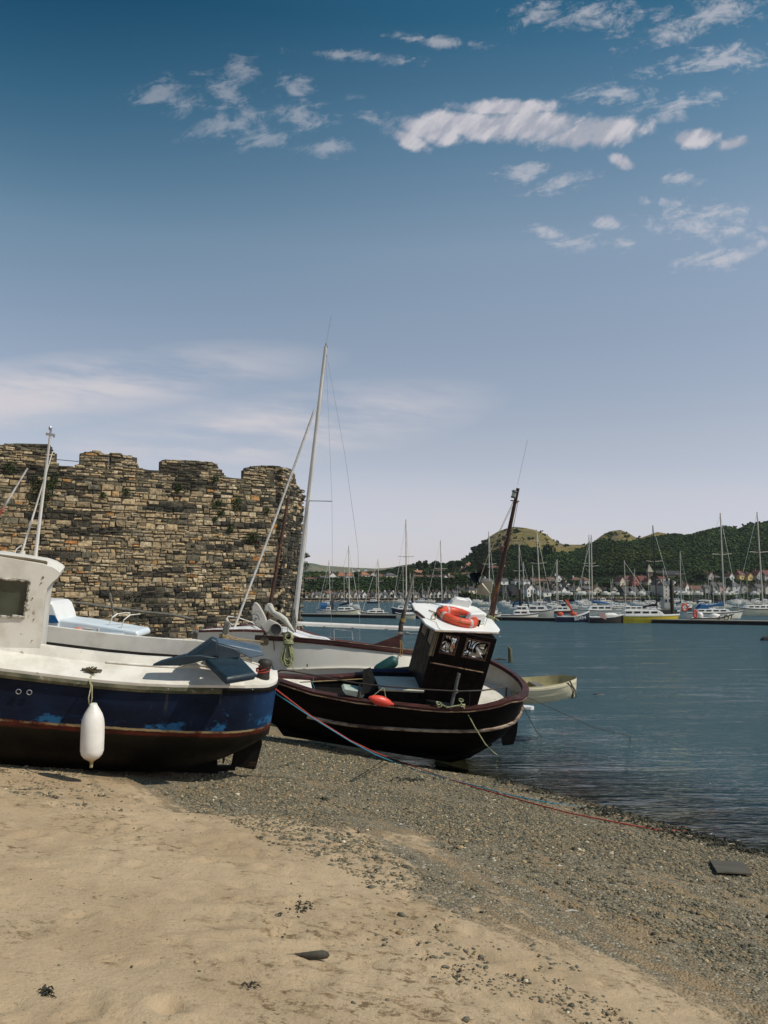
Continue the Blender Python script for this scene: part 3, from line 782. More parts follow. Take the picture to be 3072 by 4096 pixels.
ALU = mat('silver spar', (.66, .64, .60), (.50, .48, .45), 3, .35, stretch=(1, 1, .3))
GLASSD = glass_mat('dark cabin glass')

def bev(o, w, seg=2):
    md = o.modifiers.new('bevel', 'BEVEL'); md.width = w; md.segments = seg; md.limit_method = 'ANGLE'; md.angle_limit = R(35); md.harden_normals = False
    return o
def sub(o, lv=1):
    md = o.modifiers.new('smooth', 'SUBSURF'); md.levels = lv; md.render_levels = lv; return o
def slab(name, c4, th, m, parent=None, b=.03):
    """cushion or board from four corners and a thickness vector"""
    mb = MB(); mb.prism(c4, th); o = mb.build(name, m, parent, auto=40); bev(o, b, 3); return o
def sweep(path, prof_fn):
    """path: list of (point, outward, up); prof_fn gives (o, u) pairs"""
    return [[p + o_ * a + u_ * b_ for a, b_ in prof_fn] for p, o_, u_ in path]
def xz(X, Z, Y=0): return Vector((X, Y, Z))

# ------------------------------------------------------------------ blue boat
FB = Frame(S(880, 3060, 11.15), yaw=18, pitch=6.0, heel=7)
BB = [(-5.6, .55), (-4.4, .86), (-3.4, .98), (-2.2, 1.04), (-1.0, 1.04), (-.3, .97), (0, .88), (.22, .75), (.38, .60), (.50, .40), (.56, .2), (.58, .08), (.581, 0.0)]
def bbm(X): return interp(X, [a for a, b_ in BB], [b_ for a, b_ in BB])
def near(Fr, bf, u, v, k=1.0, X0=0.0):
    X = X0
    for _ in range(30):
        p = Fr.Y(u, v, -bf(X) * k); X = .5 * X + .5 * p.x
    return Fr.Y(u, v, -bf(X) * k)
bgt = [near(FB, bbm, u, v) for u, v in ((-400, 2632), (-150, 2660), (0, 2676), (140, 2694), (363, 2720), (500, 2734), (700, 2743), (902, 2745), (1000, 2745), (1060, 2745))]
bX = [p.x for p in bgt]; bZ = [p.z for p in bgt]
def bZg(X): return interp(X, bX, bZ)
blue = FB.root('blue_boat', 'weathered blue and white fishing boat with a boxy white wheelhouse, propped on the sand', 'boat')
bs = [-5.6, -5.0, -4.5, -4.0, -3.6, -3.2, -2.8, -2.4, -2, -1.6, -1.2, -.8, -.5, -.25, -.1, .03, .16, .28, .38, .46, .51, .55, .565, .58]
KB = -.02
def hull_secs(bs, bf, zg, prof, keel):
    """prof: list of (beam factor, height fraction from keel to sheer)"""
    secs = []
    for X in bs:
        b_, g_ = bf(X), zg(X); kz = keel(X)
        l = [Vector((X, -b_ * f, lerp(kz, g_, h))) for f, h in prof]
        r = [Vector((p.x, -p.y, p.z)) for p in l[::-1]]
        secs.append(l + r)
    return secs
def bkeel(X): return interp(X, [-5.6, -4.4, -3.6, -.6, 0, .4, .7, .9], [.06, -.06, -.08, -.05, .16, .36, .50, .60])
_b = [near(FB, bbm, u, v, .95) for u, v in ((0, 2887), (200, 2902), (420, 2916), (700, 2933))]
BOa = (_b[3].z - _b[0].z) / (_b[3].x - _b[0].x); BOb = _b[0].z - BOa * _b[0].x; 
BP = [(1.0, 1.0), (.995, .92), (.985, .82), (.975, .72), (.96, .62), (.94, .52), (.91, .42), (.86, .32), (.77, .22), (.62, .12), (.38, .04), (.10, 0.0)]
m, k, b, o = newmat('blue hull paint')
P = k.coord('Object'); x_, y_, z_ = k.sep(P)
edge = k.math('ADD', k.math('ADD', k.math('SUBTRACT', z_, k.math('ADD', k.math('MULTIPLY', x_, BOa), BOb)), .565), k.math('MULTIPLY', k.math('SUBTRACT', k.noise(P, 9, 6, .7), .5), .035))
blu = k.mix(k.rng(k.noise(k.mapping(P, sc=(1, 1, 1.6)), 2.0, 6, .6), .35, .7), (.004, .007, .018), (.006, .015, .040))
blu = k.mix(k.rng(x_, .0, .7), blu, (.012, .048, .125))  # brighter towards the stern: sky light painted into the blue
pw = k.math('ADD', k.noise(k.mapping(P, sc=(.8, .8, 1.3), loc=(2, 4, 1)), 3.4, 8, .68), k.math('MULTIPLY', k.rng(z_, .98, .60), .20))
blu = k.mix(k.rng(pw, .66, .74), blu, (.020, .105, .235))
blu = k.mix(k.rng(k.noise(k.mapping(P, loc=(9, 1, 3)), 5, 8, .7), .70, .73), blu, (.09, .17, .25))
low = k.mix(k.rng(k.noise(P, 3, 6, .65), .4, .7), (.002, .0018, .0018), (.005, .004, .0035))
redb = k.mix(k.rng(k.noise(P, 5, 6, .7), .4, .7), (.11, .020, .012), (.06, .018, .012))
low = k.mix(k.rng(edge, .34, .54), low, (.010, .008, .004))
c = k.mix(k.math('MULTIPLY', k.rng(edge, .505, .540), k.rng(k.noise(k.mapping(P, sc=(.6, 1, 2)), 5.0, 7, .7), .34, .54, .15, 1)), low, redb)
c = k.mix(k.math('MULTIPLY', k.rng(edge, .570, .577), k.rng(k.noise(P, 2.2, 6, .7), .38, .55)), c, (.33, .25, .13))
c = k.mix(k.rng(edge, .595, .605), c, blu)
run = k.rng(k.noise(k.mapping(P, sc=(7, 7, .55)), 2.2, 6, .7), .60, .74)
c = k.mix(k.math('MULTIPLY', run, k.rng(z_, .62, 1.15, .05, .55)), c, (.075, .075, .062))
c = k.mix(k.rng(k.noise(k.mapping(P, sc=(1, 1, 6)), 9, 6, .75), .68, .72, 0, .6), c, (.16, .18, .18))
k.put(b.inputs['Base Color'], c); k.put(b.inputs['Roughness'], k.rng(k.noise(P, 4, 5), .3, .7, .42, .7)); b.inputs['Specular IOR Level'].default_value = .15
k.put(b.inputs['Normal'], k.bump(k.noise(k.mapping(P, sc=(.4, 1, 2)), 6, 6, .6), .35, .012))
HULLB = m
mb = MB(); secs = hull_secs(bs, bbm, lambda X: bZg(X) - .05, BP, bkeel); mb.loft(secs)
hb = mb.build('hull', HULLB, blue, smooth=True)
# deadwood, shoe, rudder, propeller
mb = MB()
kl = [FB.Y(u, v, 0) for u, v in ((-900, 2890), (862, 2925), (870, 2940), (868, 3060), (870, 3090), (-900, 3040))]
mb.prism([p + Vector((0, -.04, 0)) for p in kl], (0, .08, 0))
sh = [FB.Y(u, v, 0) for u, v in ((850, 3062), (940, 3060), (940, 3078), (850, 3085))]
mb.prism([p + Vector((0, -.03, 0)) for p in sh], (0, .06, 0))
mb.build('keel', BLACKP, blue)
mb = MB(); rp = [FB.Y(u, v, 0) for u, v in ((962, 2932), (1000, 2938), (1038, 2952), (1049, 2962), (1047, 2978), (1034, 3030), (1022, 3072), (1015, 3078), (925, 3062), (932, 3020))]
mb.prism([p + Vector((0, -.025, 0)) for p in rp], (0, .05, 0)); rud = mb.build('rudder', BLACKP, blue); bev(rud, .012)
mb = MB(); st = [FB.Y(968, 2880, 0), FB.Y(938, 3066, 0)]; mb.tube(st, .03, 8); mb.build('rudder_stock', DARK, rud)
mb = MB(); pc = FB.Y(893, 2995, 0)
mb.lathe([(.0, -.10), (.035, -.08), (.045, 0), (.03, .07), (0, .11)], pc, (1, 0, 0), 10); mb.tube([pc - Vector((.35, 0, 0)), pc], .022, 8)
for k_ in range(3):
    a = R(100 + 120 * k_); r_ = Vector((0, math.cos(a), math.sin(a))); t_ = Vector((0, -math.sin(a), math.cos(a))); ax = Vector((1, 0, 0))
    rows = []
    for rr, w, tw in ((.03, .04, .9), (.08, .09, .7), (.14, .115, .55), (.19, .09, .45), (.215, .02, .4)):
        dvec = (t_ * math.cos(tw) + ax * math.sin(tw)); rows.append([pc + r_ * rr - dvec * w * .5, pc + r_ * rr + ax * .008, pc + r_ * rr + dvec * w * .5, pc + r_ * rr - ax * .008])
    mb.loft(rows, close=True, cap=True)
mb.build('propeller', mat('dull bronze', (.05, .045, .03), (.02, .02, .015), 9, .6, metal=.4), blue, auto=35)
# rubbing strake under the deck edge: mouldy green timber
def gpath(bs, bf, zg, dz=0.0, side=-1):
    pts = [Vector((X, side * bf(X), zg(X) + dz)) for X in bs]; out = []
    for i, p in enumerate(pts):
        a, c_ = pts[max(0, i - 1)], pts[min(len(pts) - 1, i + 1)]
        t = (c_ - a).normalized(); n_ = Vector((t.y, -t.x, 0)).normalized()
        if n_.y * side < 0 and abs(n_.y) > .05: n_ = -n_
        if abs(n_.y) <= .05: n_ = Vector((1, 0, 0))
        out.append((p, n_, Vector((0, 0, 1))))
    return out
def both(mb, bs, bf, zg, prof, dz=0.0, sides=(-1, 1)):
    for sd in sides:
        mb.loft(sweep(gpath(bs, bf, zg, dz, sd), prof), close=True, cap=True)
mb = MB(); both(mb, bs[:14], bbm, bZg, [(.035, -.012), (.045, -.05), (.03, -.085), (-.03, -.085), (-.03, -.012)])
mb.build('rubbing_strake', ALGAE, blue, auto=35)
mb = MB(); both(mb, bs[13:], bbm, bZg, [(.028, -.012), (.035, -.04), (.02, -.07), (-.03, -.07), (-.03, -.012)])
mb.build('rubbing_strake', BLACKP, blue, auto=35)
# deck: sloping white side deck, raised coaming, cockpit
CI, CO = .30, .36
inner = [X for X in bs if -4.9 < X < .04]
def bin_(X, k): return max(.02, bbm(X) - k)
mb = MB()
prof_d = lambda X, sd: [Vector((X, sd * (bbm(X) + .03), bZg(X) - .012)), Vector((X, sd * (bbm(X) + .035), bZg(X) + .02)), Vector((X, sd * max(0, bbm(X) - .02), bZg(X) + .045)), Vector((X, sd * bin_(X, CI - .04), bZg(X) + .155)),
                        Vector((X, sd * bin_(X, CI), bZg(X) + .245)), Vector((X, sd * bin_(X, CI + .01), bZg(X) + .262)), Vector((X, sd * bin_(X, CO + .03), bZg(X) + .262)), Vector((X, sd * bin_(X, CO + .035), bZg(X) + .06))]
for sd in (-1, 1): mb.loft([prof_d(X, sd) for X in bs if X < .04])
deck = mb.build('side_deck', WHITE, blue, auto=40)
mb = MB()                                # after deck, closing the stern
af = [X for X in bs if X >= .0]
mb.loft([[Vector((X, -(bbm(X) + .035), bZg(X) - .012)), Vector((X, -(bbm(X) + .035), bZg(X) + .025)), Vector((X, -bbm(X) * .6, bZg(X) + .06)), Vector((X, 0, bZg(X) + .085)), Vector((X, bbm(X) * .6, bZg(X) + .06)), Vector((X, bbm(X) + .035, bZg(X) + .025)), Vector((X, bbm(X) + .035, bZg(X) - .012))] for X in af], cap=True)
mb.loft([[Vector((.02, y_, bZg(.0) + z0)) for y_ in (-.55, -.2, .2, .55)] for z0 in (-.5, .07)])
mb.build('after_deck', WHITE, blue, auto=40)
mb = MB(); mb.loft([[Vector((X, y_ * bbm(X) * .80, .50)) for y_ in (-1, -.3, .3, 1)] for X in bs if X < .04]); mb.build('cockpit_floor', mat('floor boards with painted shade', (.05, .045, .035), (.03, .027, .022), 5, .9), blue)  # floor colour darkened to stand for cockpit shade
mb = MB()
for sd in (-1, 1): mb.loft([[Vector((X, sd * bin_(X, CO + .036), bZg(X) + .06)), Vector((X, sd * min(bin_(X, CO + .04), bbm(X) * .80), .50))] for X in inner])
mb.build('cockpit_lining', mat('cockpit boards with painted shade', (.035, .028, .022), (.02, .016, .013), 4, .9), blue)  # shade inside the cockpit put into the dark lining colour
mb = MB()
for X in (-1.55, -.55, .2):              # frames seen inside the cockpit
    mb.box((X, bin_(X, CO + .06), .72), (.07, .05, .5))
mb.build('cockpit_frame', mat('bare brown frames', (.16, .09, .055), (.09, .05, .03), 6, .8), blue)
# wheelhouse: moulded white box with a knuckled after edge
wy = -.74; WYF = .12
wpo = [FB.Y(u, v, wy) for u, v in ((-520, 2195), (-300, 2205), (0, 2228), (72, 2240), (170, 2256), (205, 2268), (231, 2284), (238, 2293), (231, 2312), (210, 2328), (190, 2352), (181, 2395), (174, 2457), (165, 2548), (157, 2632), (0, 2622), (-520, 2570))]
wx0, wx1 = wpo[0].x, wpo[14].x
wn_ = [FB.Y(u, v, wy) for u, v in ((-190, 2296), (119, 2326), (98, 2470), (-190, 2448))]
m_w = MB()
# side wall with a window opening: strips around the opening
def P2(p): return (p.x, p.z)
rgn_top = [p for p in wpo[:12]]
out2 = [P2(p) for p in wpo]; win2 = [P2(p) for p in wn_]
def ring_panel(mb, outer, innr, y, th):
    """flat panel with a four-cornered opening; outer starts near inner corner 0 and runs the same way"""
    no = len(outer)
    near_i = [min(range(no), key=lambda i: (outer[i][0] - q[0]) ** 2 + (outer[i][1] - q[1]) ** 2) for q in innr]
    for yy, flip in ((y, False), (y + th, True)):
        vs = [(x, yy, z) for x, z in outer] + [(x, yy, z) for x, z in innr]; fs = []
        for k in range(4):
            i0, i1 = near_i[k], near_i[(k + 1) % 4]
            loop = []; i = i0
            while True:
                loop.append(i)
                if i == i1: break
                i = (i + 1) % no
            f = loop + [no + (k + 1) % 4, no + k]
            fs.append(tuple(f if flip else f[::-1]))
        mb.add(vs, fs)
    for poly in (outer, innr):
        n = len(poly); vs = [(x, yy, z) for yy in (y, y + th) for x, z in poly]
        mb.add(vs, [(i, (i + 1) % n, n + (i + 1) % n, n + i) for i in range(n)])
ring_panel(m_w, out2, win2, wy, .045)
ring_panel(m_w, out2, win2, WYF - .045, .045)
# roof skin and after bulkhead following the outline
sk = [wpo[i] for i in range(15)]
m_w.loft([[Vector((p.x, wy + .002, p.z)), Vector((p.x, -.5, p.z + (.022 if i < 6 else 0))), Vector((p.x, -.12, p.z + (.015 if i < 6 else 0))), Vector((p.x, WYF - .002, p.z - (.02 if i < 6 else 0)))] for i, p in enumerate(sk)])
m_w.loft([[Vector((wpo[0].x, y_, z)) for y_ in (wy, WYF)] for z in (wpo[0].z, wpo[-1].z)])
wh = m_w.build('wheelhouse', WHITE, blue, auto=32)
mb = MB(); q = wn_; mb.add([(p.x, wy + .03, p.z) for p in q], [(3, 2, 1, 0)])
m, k, b, o = newmat('hazy wheelhouse window')
P = k.coord('Object'); k.put(b.inputs['Base Color'], k.mix(k.rng(k.noise(P, 2.5, 5), .35, .7), (.045, .052, .038), (.08, .088, .062))); b.inputs['Roughness'].default_value = .22
win = mb.build('window', m, wh)
mb = MB(); cs = [Vector((p.x, wy - .004, p.z)) for p in q]
wr = random.Random(4)
for a, b_ in zip(cs, cs[1:] + cs[:1]):
    n = 12
    for i in range(n):
        p0, p1 = a.lerp(b_, i / n), a.lerp(b_, (i + 1) / n); o_ = Vector((wr.uniform(-.006, .006), wr.uniform(-.006, .002), wr.uniform(-.008, .008)))
        mb.tube([p0 + o_, p1 + o_], wr.uniform(.013, .021), 5)
mb.build('window_frame', mat('flaking window frame', (.50, .47, .40), (.10, .08, .05), 14, .8, lo=.45, hi=.58, bump=.4, bscale=60, bdist=.004), win)
mb = MB(); rl = [FB.Y(u, v, wy + .05) for u, v in ((-400, 2208), (-200, 2216), (0, 2233), (100, 2246), (185, 2260))]
mb.tube([p + Vector((0, 0, .03)) for p in rl], .018, 6)
for t in (0.05, .28, .52, .75, .98):
    i = t * (len(rl) - 1); j = min(int(i), len(rl) - 2); p = rl[j].lerp(rl[j + 1], i - j); mb.box(p + Vector((0, 0, .006)), (.055, .03, .06))
mb.build('grab_rail', mat('weathered brown rail', (.20, .15, .09), (.10, .075, .045), 8, .8, stretch=(.3, 1, 1)), wh)
mb = MB()
for u, v, r_ in ((172, 2310, .012), (130, 2393, .008), (135, 2478, .008), (128, 2562, .006), (165, 2332, .008)):
    p = FB.Y(u, v, wy - .006); mb.ball(p, (r_, .006, r_ * 1.3), 7, 5)
mb.build('bolt', mat('brown bolt stains', (.20, .12, .06), None, 9, .8), wh)
# masts and aerials stepped on the wheelhouse roof
def spar(name, Fr, u0, v0, u1, v1, y0, y1, r0, r1, m_, parent, label=None):
    mb = MB(); a, b_ = Fr.Y(u0, v0, y0), Fr.Y(u1, v1, y1); mb.tube([a, a.lerp(b_, .5), b_], [r0, lerp(r0, r1, .5), r1], 10); o_ = mb.build(name, m_, parent, auto=40)
    if label: o_['label'] = label
    return o_
ms1 = spar('mast', FB, 137, 2262, 201, 1738, -.05, -.05, .022, .014, ALU, blue)
mb = MB(); t = FB.Y(201, 1738, -.05); mb.box(t + Vector((.0, 0, .0)), (.10, .03, .03)); mb.tube([t, t + Vector((0, 0, .07))], .012, 6); mb.ball(t + Vector((-.01, 0, .075)), (.02, .02, .028), 8, 6); mb.tube([t + Vector((.045, 0, .01)), t + Vector((.045, 0, -.03))], .010, 6); mb.build('mast_fitting', STEEL, ms1)
spar('aerial', FB, 80, 2235, 211, 1806,   .0, .12, .014, .006, METW, blue, 'slim white pole leaning against the mast')
mb = MB(); mb.lathe([(.03, 0), (.045, .01), (.04, .07), (.025, .12)], FB.Y(80, 2240, 0), (.2, 0, 1), 10); mb.tube([FB.Y(u, v, -.02) for u, v in ((88, 2180), (66, 2196), (58, 2215), (64, 2232))], .008, 6); mb.build('aerial_foot', METW, blue, auto=40)
m, k, b, o = newmat('red and white pole')
P = k.coord('Generated'); z_ = k.sep(P)[2]
k.put(b.inputs['Base Color'], k.mix(k.math('MULTIPLY', k.rng(z_, .30, .36), k.rng(z_, .66, .60)), k.mix(k.rng(k.noise(k.coord('Object'), 6, 4), .4, .6), (.62, .60, .56), (.42, .39, .36)), (.50, .09, .06)))
spar('pole', FB, -150, 2300, 111, 1872, .25, .3, .020, .010, m, blue, 'red and white tapered pole at the side')
# folded canopy hoops: white tubes lying along the coaming
mb = MB()
def tr(pts, r=.018): mb.tube([FB.Y(u, v, y) for u, v, y in pts], r, 7)
tr([(597, 2655, -.62), (700, 2645, -.62), (850, 2637, -.6), (960, 2630, -.58), (1000, 2627, -.55), (1014, 2621, -.5), (1012, 2614, -.4), (1000, 2611, -.3)])
tr([(965, 2634, -.5), (1000, 2648, -.5), (1035, 2658, -.48), (1068, 2657, -.45)], .012)
tr([(425, 2648, -.78), (560, 2659, -.78), (721, 2671, -.76)], .013); tr([(717, 2661, -.74), (790, 2661, -.72), (905, 2662, -.7)], .012); tr([(757, 2648, -.7), (880, 2646, -.68)], .012)
tr([(405, 2551, .72), (600, 2556, .70), (780, 2560, .66), (830, 2570, .6)], .014); tr([(410, 2566, .70), (540, 2573, .68), (790, 2583, .62)], .014); tr([(240, 2543, .72), (388, 2556, .72)], .012)
for u, v, y in ((405, 2560, .7), (597, 2652, -.62), (757, 2647, -.7)):
    p = FB.Y(u, v, y); mb.box(p, (.05, .05, .045), bev=.008)
mb.build('canopy_frame', METW, blue, auto=40)
mb = MB(); c_ = FB.Z(1060, 2700, bZg(.7) + .03); c_ = FB.Z(1052, 2712, bZg(.25) + .05); BOLC = c_
bol = MB(); bol.lathe([(.075, -.02), (.085, .0), (.078, .05), (.072, .12), (.088, .17), (.092, .20), (.07, .235), (.0, .25)], c_, (0, 0, 1), 14); bol.build('bollard', mat('charred bollard', (.020, .018, .018), (.035, .028, .022), 8, .7, bump=.4, bscale=30), blue, auto=50)
mb = MB()
for u, v in ((130, 2745), (175, 2751), (633 - 150, 2748)):
    pass
for u, v in ((75, 2765), (118, 2768)):
    p = near(FB, bbm, u, v, 1.0); mb.tube([p + Vector((.026 * math.cos(a), -.02, .026 * math.sin(a))) for a in [i * math.pi / 6 for i in range(12)]], .006, 5, closed=True)
mb.build('through_hull_fitting', STEEL, blue)
mb = MB()
for u, v in ((672, 2748), (480, 2744), (1008, 2752), (848, 2751), (758, 2752)):
    p = near(FB, bbm, u, v + 4, 1.0); mb.ball(p + Vector((0, -.035, 0)), (.009, .006, .009), 6, 5)
mb.build('bolt_heads', STEEL, blue)
cl_ = near(FB, bbm, 366, 2693, 1.0)
mb = MB(); cz = FB.Y(366, 2690, -bbm(cl_.x) + .08); mb.box(cz, (.10, .04, .025), bev=.008); mb.tube([cz + Vector((-.11, 0, .03)), cz + Vector((.11, 0, .03))], .014, 6); mb.build('cleat', mat('rusted cleat', (.10, .075, .035), (.05, .04, .02), 9, .9), blue, auto=40)

# things hung on or laid on the blue boat
fp = FB.M @ near(FB, bbm, 363, 2726, 1.0)
fd = fp.y - .20
ft = S(362, 2806, fd); fb_ = S(366, 3052, fd); L = (ft - fb_).length
fen = empty('fender', fb_, 'long white boat fender hanging from the side of the blue boat', 'fender')
m, k, b, o = newmat('white fender vinyl')
P = k.coord('Object'); z_ = k.sep(P)[2]
c = k.mix(k.rng(k.noise(P, 6, 6), .35, .7), (.80, .77, .72), (.70, .66, .60)); c = k.mix(k.rng(k.math('ADD', z_, k.math('MULTIPLY', k.noise(P, 9, 5), .09)), .14, .06), c, (.42, .30, .15))
c = k.mix(k.rng(k.noise(P, 14, 8, .8), .66, .69), c, (.40, .35, .28)); k.put(b.inputs['Base Color'], c); b.inputs['Roughness'].default_value = .42
mb = MB(); R0 = .126
prof = [(.0, .0), (.020, .002), (.022, .02), (.045, .035), (.085, .062), (.112, .10), (R0, .15), (R0 * 1.01, .3), (R0, .45), (.118, .53), (.098, .60), (.070, .655), (.045, .70), (.034, .73), (.030, L - .005), (.0, L)]
mb.lathe([(r_, h * L / .75 if h < .735 else h) for r_, h in prof], (0, 0, 0), (0, 0, 1), 28, (1, .94)); mb.build('body', m, fen, smooth=True)
fr_ = MB()
e = ft - fb_
fr_.tube([e + Vector((-.008, -.02, -.03)), e + Vector((-.02, -.01, .04)), e + Vector((-.006, .02, .17)), (fp - fb_) + Vector((0, -.05, 0)), (fp - fb_) + Vector((0, -.02, .05)), (fp - fb_) + Vector((0, .08, .09))], .007, 6)
fr_.tube([e + Vector((.012, -.02, -.03)), e + Vector((.018, -.01, .04)), e + Vector((.004, .02, .17)), (fp - fb_) + Vector((.01, -.05, 0)), (fp - fb_) + Vector((.01, -.02, .05)), (fp - fb_) + Vector((.01, .08, .09))], .007, 6)
fr_.tube([Vector((0, 0, .01)), Vector((.0, -.01, -.05))], .018, 6); fr_.build('rope', ROPE, fen, smooth=True)
mb = MB(); tu = random.Random(3); kn = FB.M @ cz
for i in range(26):
    a = tu.uniform(0, 6.28); rr = tu.uniform(.03, .11); p = kn + Vector((math.cos(a) * rr * .9, -.03 + tu.uniform(-.03, .02), tu.uniform(-.015, .07)))
    mb.tube([kn + Vector((tu.uniform(-.05, .05), -.03, tu.uniform(0, .04))), kn.lerp(p, .6) + Vector((0, -.02, .02)), p], tu.uniform(.004, .009), 5)
tag(mb.build('rope_knot', mat('weedy rope', (.16, .13, .06), (.08, .07, .035), 14, .9), None), 'frayed knot of weedy rope on the white deck edge above the fender', 'rope')

def cush(lab, pts, dsrc, th, b=.03, m_=NAVY):
    c4 = [FB.M @ FB.Y(u, v, y) for u, v, y in pts]
    cen = sum(c4, Vector()) / 4
    r_ = empty('cushion', cen, lab, 'cushion', 'navy cushions piled on the blue boat')
    o_ = slab('pad', [p - cen for p in c4], Vector(th), m_, r_, b)
    return r_, c4, cen
n3 = FB.M.to_3x3()
def cz_(u, v, z): p = FB.Z(u, v, z); return (u, v, p.y)
r1, c4, cen = cush('flat dark teal cushion overhanging the deck edge of the blue boat', [cz_(822, 2632, 1.58), cz_(960, 2622, 1.60), cz_(1026, 2690, 1.52), cz_(905, 2710, 1.48)], 0, n3 @ Vector((.0, -.015, -.085)), .03)
mb = MB(); pts = [p - cen + (n3 @ Vector((0, -.014, -.040))) for p in c4]; mb.tube(pts, .006, 6, closed=True); mb.build('piping', NAVY, r1)
def wedge(lab, pts, th, b=.015, m_=NAVY):
    c = [FB.M @ FB.Y(u, v, y) for u, v, y in pts]; cen = sum(c, Vector()) / len(c)
    r_ = empty('cushion', cen, lab, 'cushion', 'navy cushions piled on the blue boat')
    slab('pad', [p - cen for p in c], n3 @ Vector(th), m_, r_, b); return r_, c, cen
YB = FB.Z(735, 2652, 1.50).y; 
wedge('long navy cushion propped at a low slant along the cockpit coaming', [(606, 2664, YB), (640, 2648, YB), (737, 2622, YB), (800, 2620, YB), (868, 2632, YB), (717, 2664, YB)], (.02, .14, .0))
r1, c, cen = wedge('folded navy cushion standing highest in the pile, with a ribbed upturned edge', [(735, 2630, YB + .03), (846, 2554, YB + .05), (868, 2564, YB + .05), (872, 2626, YB + .03), (790, 2634, YB + .03)], (.03, .20, .0))
mb = MB()
for k_ in (.03, .06, .09): mb.tube([c[0] - cen + n3 @ Vector((.03 + k_, -.012, .0)), c[1] - cen + n3 @ Vector((k_ * .7, -.012, -.01 - k_ * .4))], .007, 5)
mb.build('piping', mat('navy piping', (.03, .06, .09), None, 5, .4), r1)
wedge('upright navy cushion with a broad dull face behind the canopy tube', [(868, 2574, YB + .10), (945, 2594, YB + .12), (966, 2612, YB + .12), (955, 2634, YB + .10), (868, 2636, YB + .08)], (.0, .12, .0))
wedge('grey blue cushion lying nearly flat above the after deck, left of the dark post', [(868, 2571, YB + .24), (935, 2582, YB + .26), (1050, 2606, YB + .30), (1055, 2622, YB + .30), (1000, 2634, YB + .26), (950, 2606, YB + .24)], (0, .30, .02), .012, mat('faded blue vinyl', (.07, .11, .15), (.045, .075, .11), 4, .45))
# ------------------------------------------------------------------ black boat
FK = Frame(S(1860, 2780, 17.0), yaw=14, pitch=11, heel=18)
KBm = [(-4.15, .0), (-3.9, .10), (-3.5, .24), (-2.8, .46), (-2.0, .70), (-1.2, .92), (-.4, 1.10), (.2, 1.18), (.5, 1.10), (.75, .93), (.95, .66), (1.07, .38), (1.12, .15), (1.13, 0)]
def kbm(X): return interp(X, [a for a, b_ in KBm], [b_ for a, b_ in KBm])
kg = [near(FK, kbm, u, v, 1.0, .0) for u, v in ((1110, 2722), (1253, 2769), (1422, 2802), (1577, 2818), (1700, 2832), (1766, 2837), (1902, 2836), (1985, 2820), (2040, 2798))]
kX = [p.x for p in kg] + [1.13]; kZ = [p.z for p in kg]; kZ.append(FK.Y(2106, 2741, -.15).z)
def kZg(X): return interp(X, kX, kZ)
kst = [near(FK, kbm, u, v, .99, .0) for u, v in ((1253, 2873), (1422, 2903), (1700, 2921), (1766, 2923), (1902, 2923), (1992, 2909), (2050, 2890))]
sX = [p.x for p in kst] + [1.13]; sZ = [p.z for p in kst] + [FK.Y(2110, 2812, -.15).z]
def kZs(X): return interp(X, sX, sZ)
black = FK.root('black_boat', 'black fishing boat with maroon gunwale and white roofed dark wheelhouse, heeled on the shore', 'boat')
ks = [-4.15, -4.0, -3.8, -3.5, -3.1, -2.7, -2.3, -1.9, -1.5, -1.1, -.7, -.3, 0, .25, .45, .62, .75, .87, .95, 1.02, 1.07, 1.11, 1.13]
def kkeel(X): return interp(X, [-4.15, -3.9, -3.4, -.6, .0, .4, .8, 1.0, 1.13], [-.7, -1.15, -1.38, -1.38, -1.30, -1.10, -.76, -.48, -.22])
secs = []
for X in ks:
    b_, g_, s_, z_ = kbm(X), kZg(X), kZs(X), kkeel(X)
    l = [(b_, g_), (b_ * 1.0, lerp(g_, s_, .5)), (b_ * .99, s_), (b_ * .97, lerp(s_, z_, .08)), (b_ * .90, lerp(s_, z_, .25)), (b_ * .76, lerp(s_, z_, .48)), (b_ * .54, lerp(s_, z_, .72)), (b_ * .28, lerp(s_, z_, .90)), (b_ * .08, z_)]
    secs.append([Vector((X, -y, z)) for y, z in l] + [Vector((X, y, z)) for y, z in l[::-1]])
mb = MB(); mb.loft(secs)
m, k, b, o = newmat('black hull paint')
P = k.coord('Object'); x_, y_, z_ = k.sep(P)
c = k.mix(k.rng(k.noise(k.mapping(P, sc=(.3, 1, 2)), 4, 6, .6), .35, .7), (.003, .0026, .0026), (.007, .0055, .005))
c = k.mix(k.math('MULTIPLY', k.rng(x_, .7, 1.25), k.rng(k.noise(P, 5, 6, .7), .42, .62)), c, (.10, .085, .03))
c = k.mix(k.math('MULTIPLY', k.rng(x_, .7, 1.25), k.rng(k.noise(k.mapping(P, loc=(4, 1, 8)), 6, 6, .7), .55, .66)), c, (.035, .055, .055))
k.put(b.inputs['Base Color'], c); b.inputs['Roughness'].default_value = .6; b.inputs['Specular IOR Level'].default_value = .10
wv = k.math('SINE', k.math('MULTIPLY', k.math('SUBTRACT', z_, k.math('MULTIPLY', x_, .04)), 42.0))
k.put(b.inputs['Normal'], k.bump(k.math('ADD', k.math('MULTIPLY', wv, .18), k.noise(k.mapping(P, sc=(.3, 1, 2)), 8, 6, .6)), .35, .012))
mb.build('hull', m, black, smooth=True)
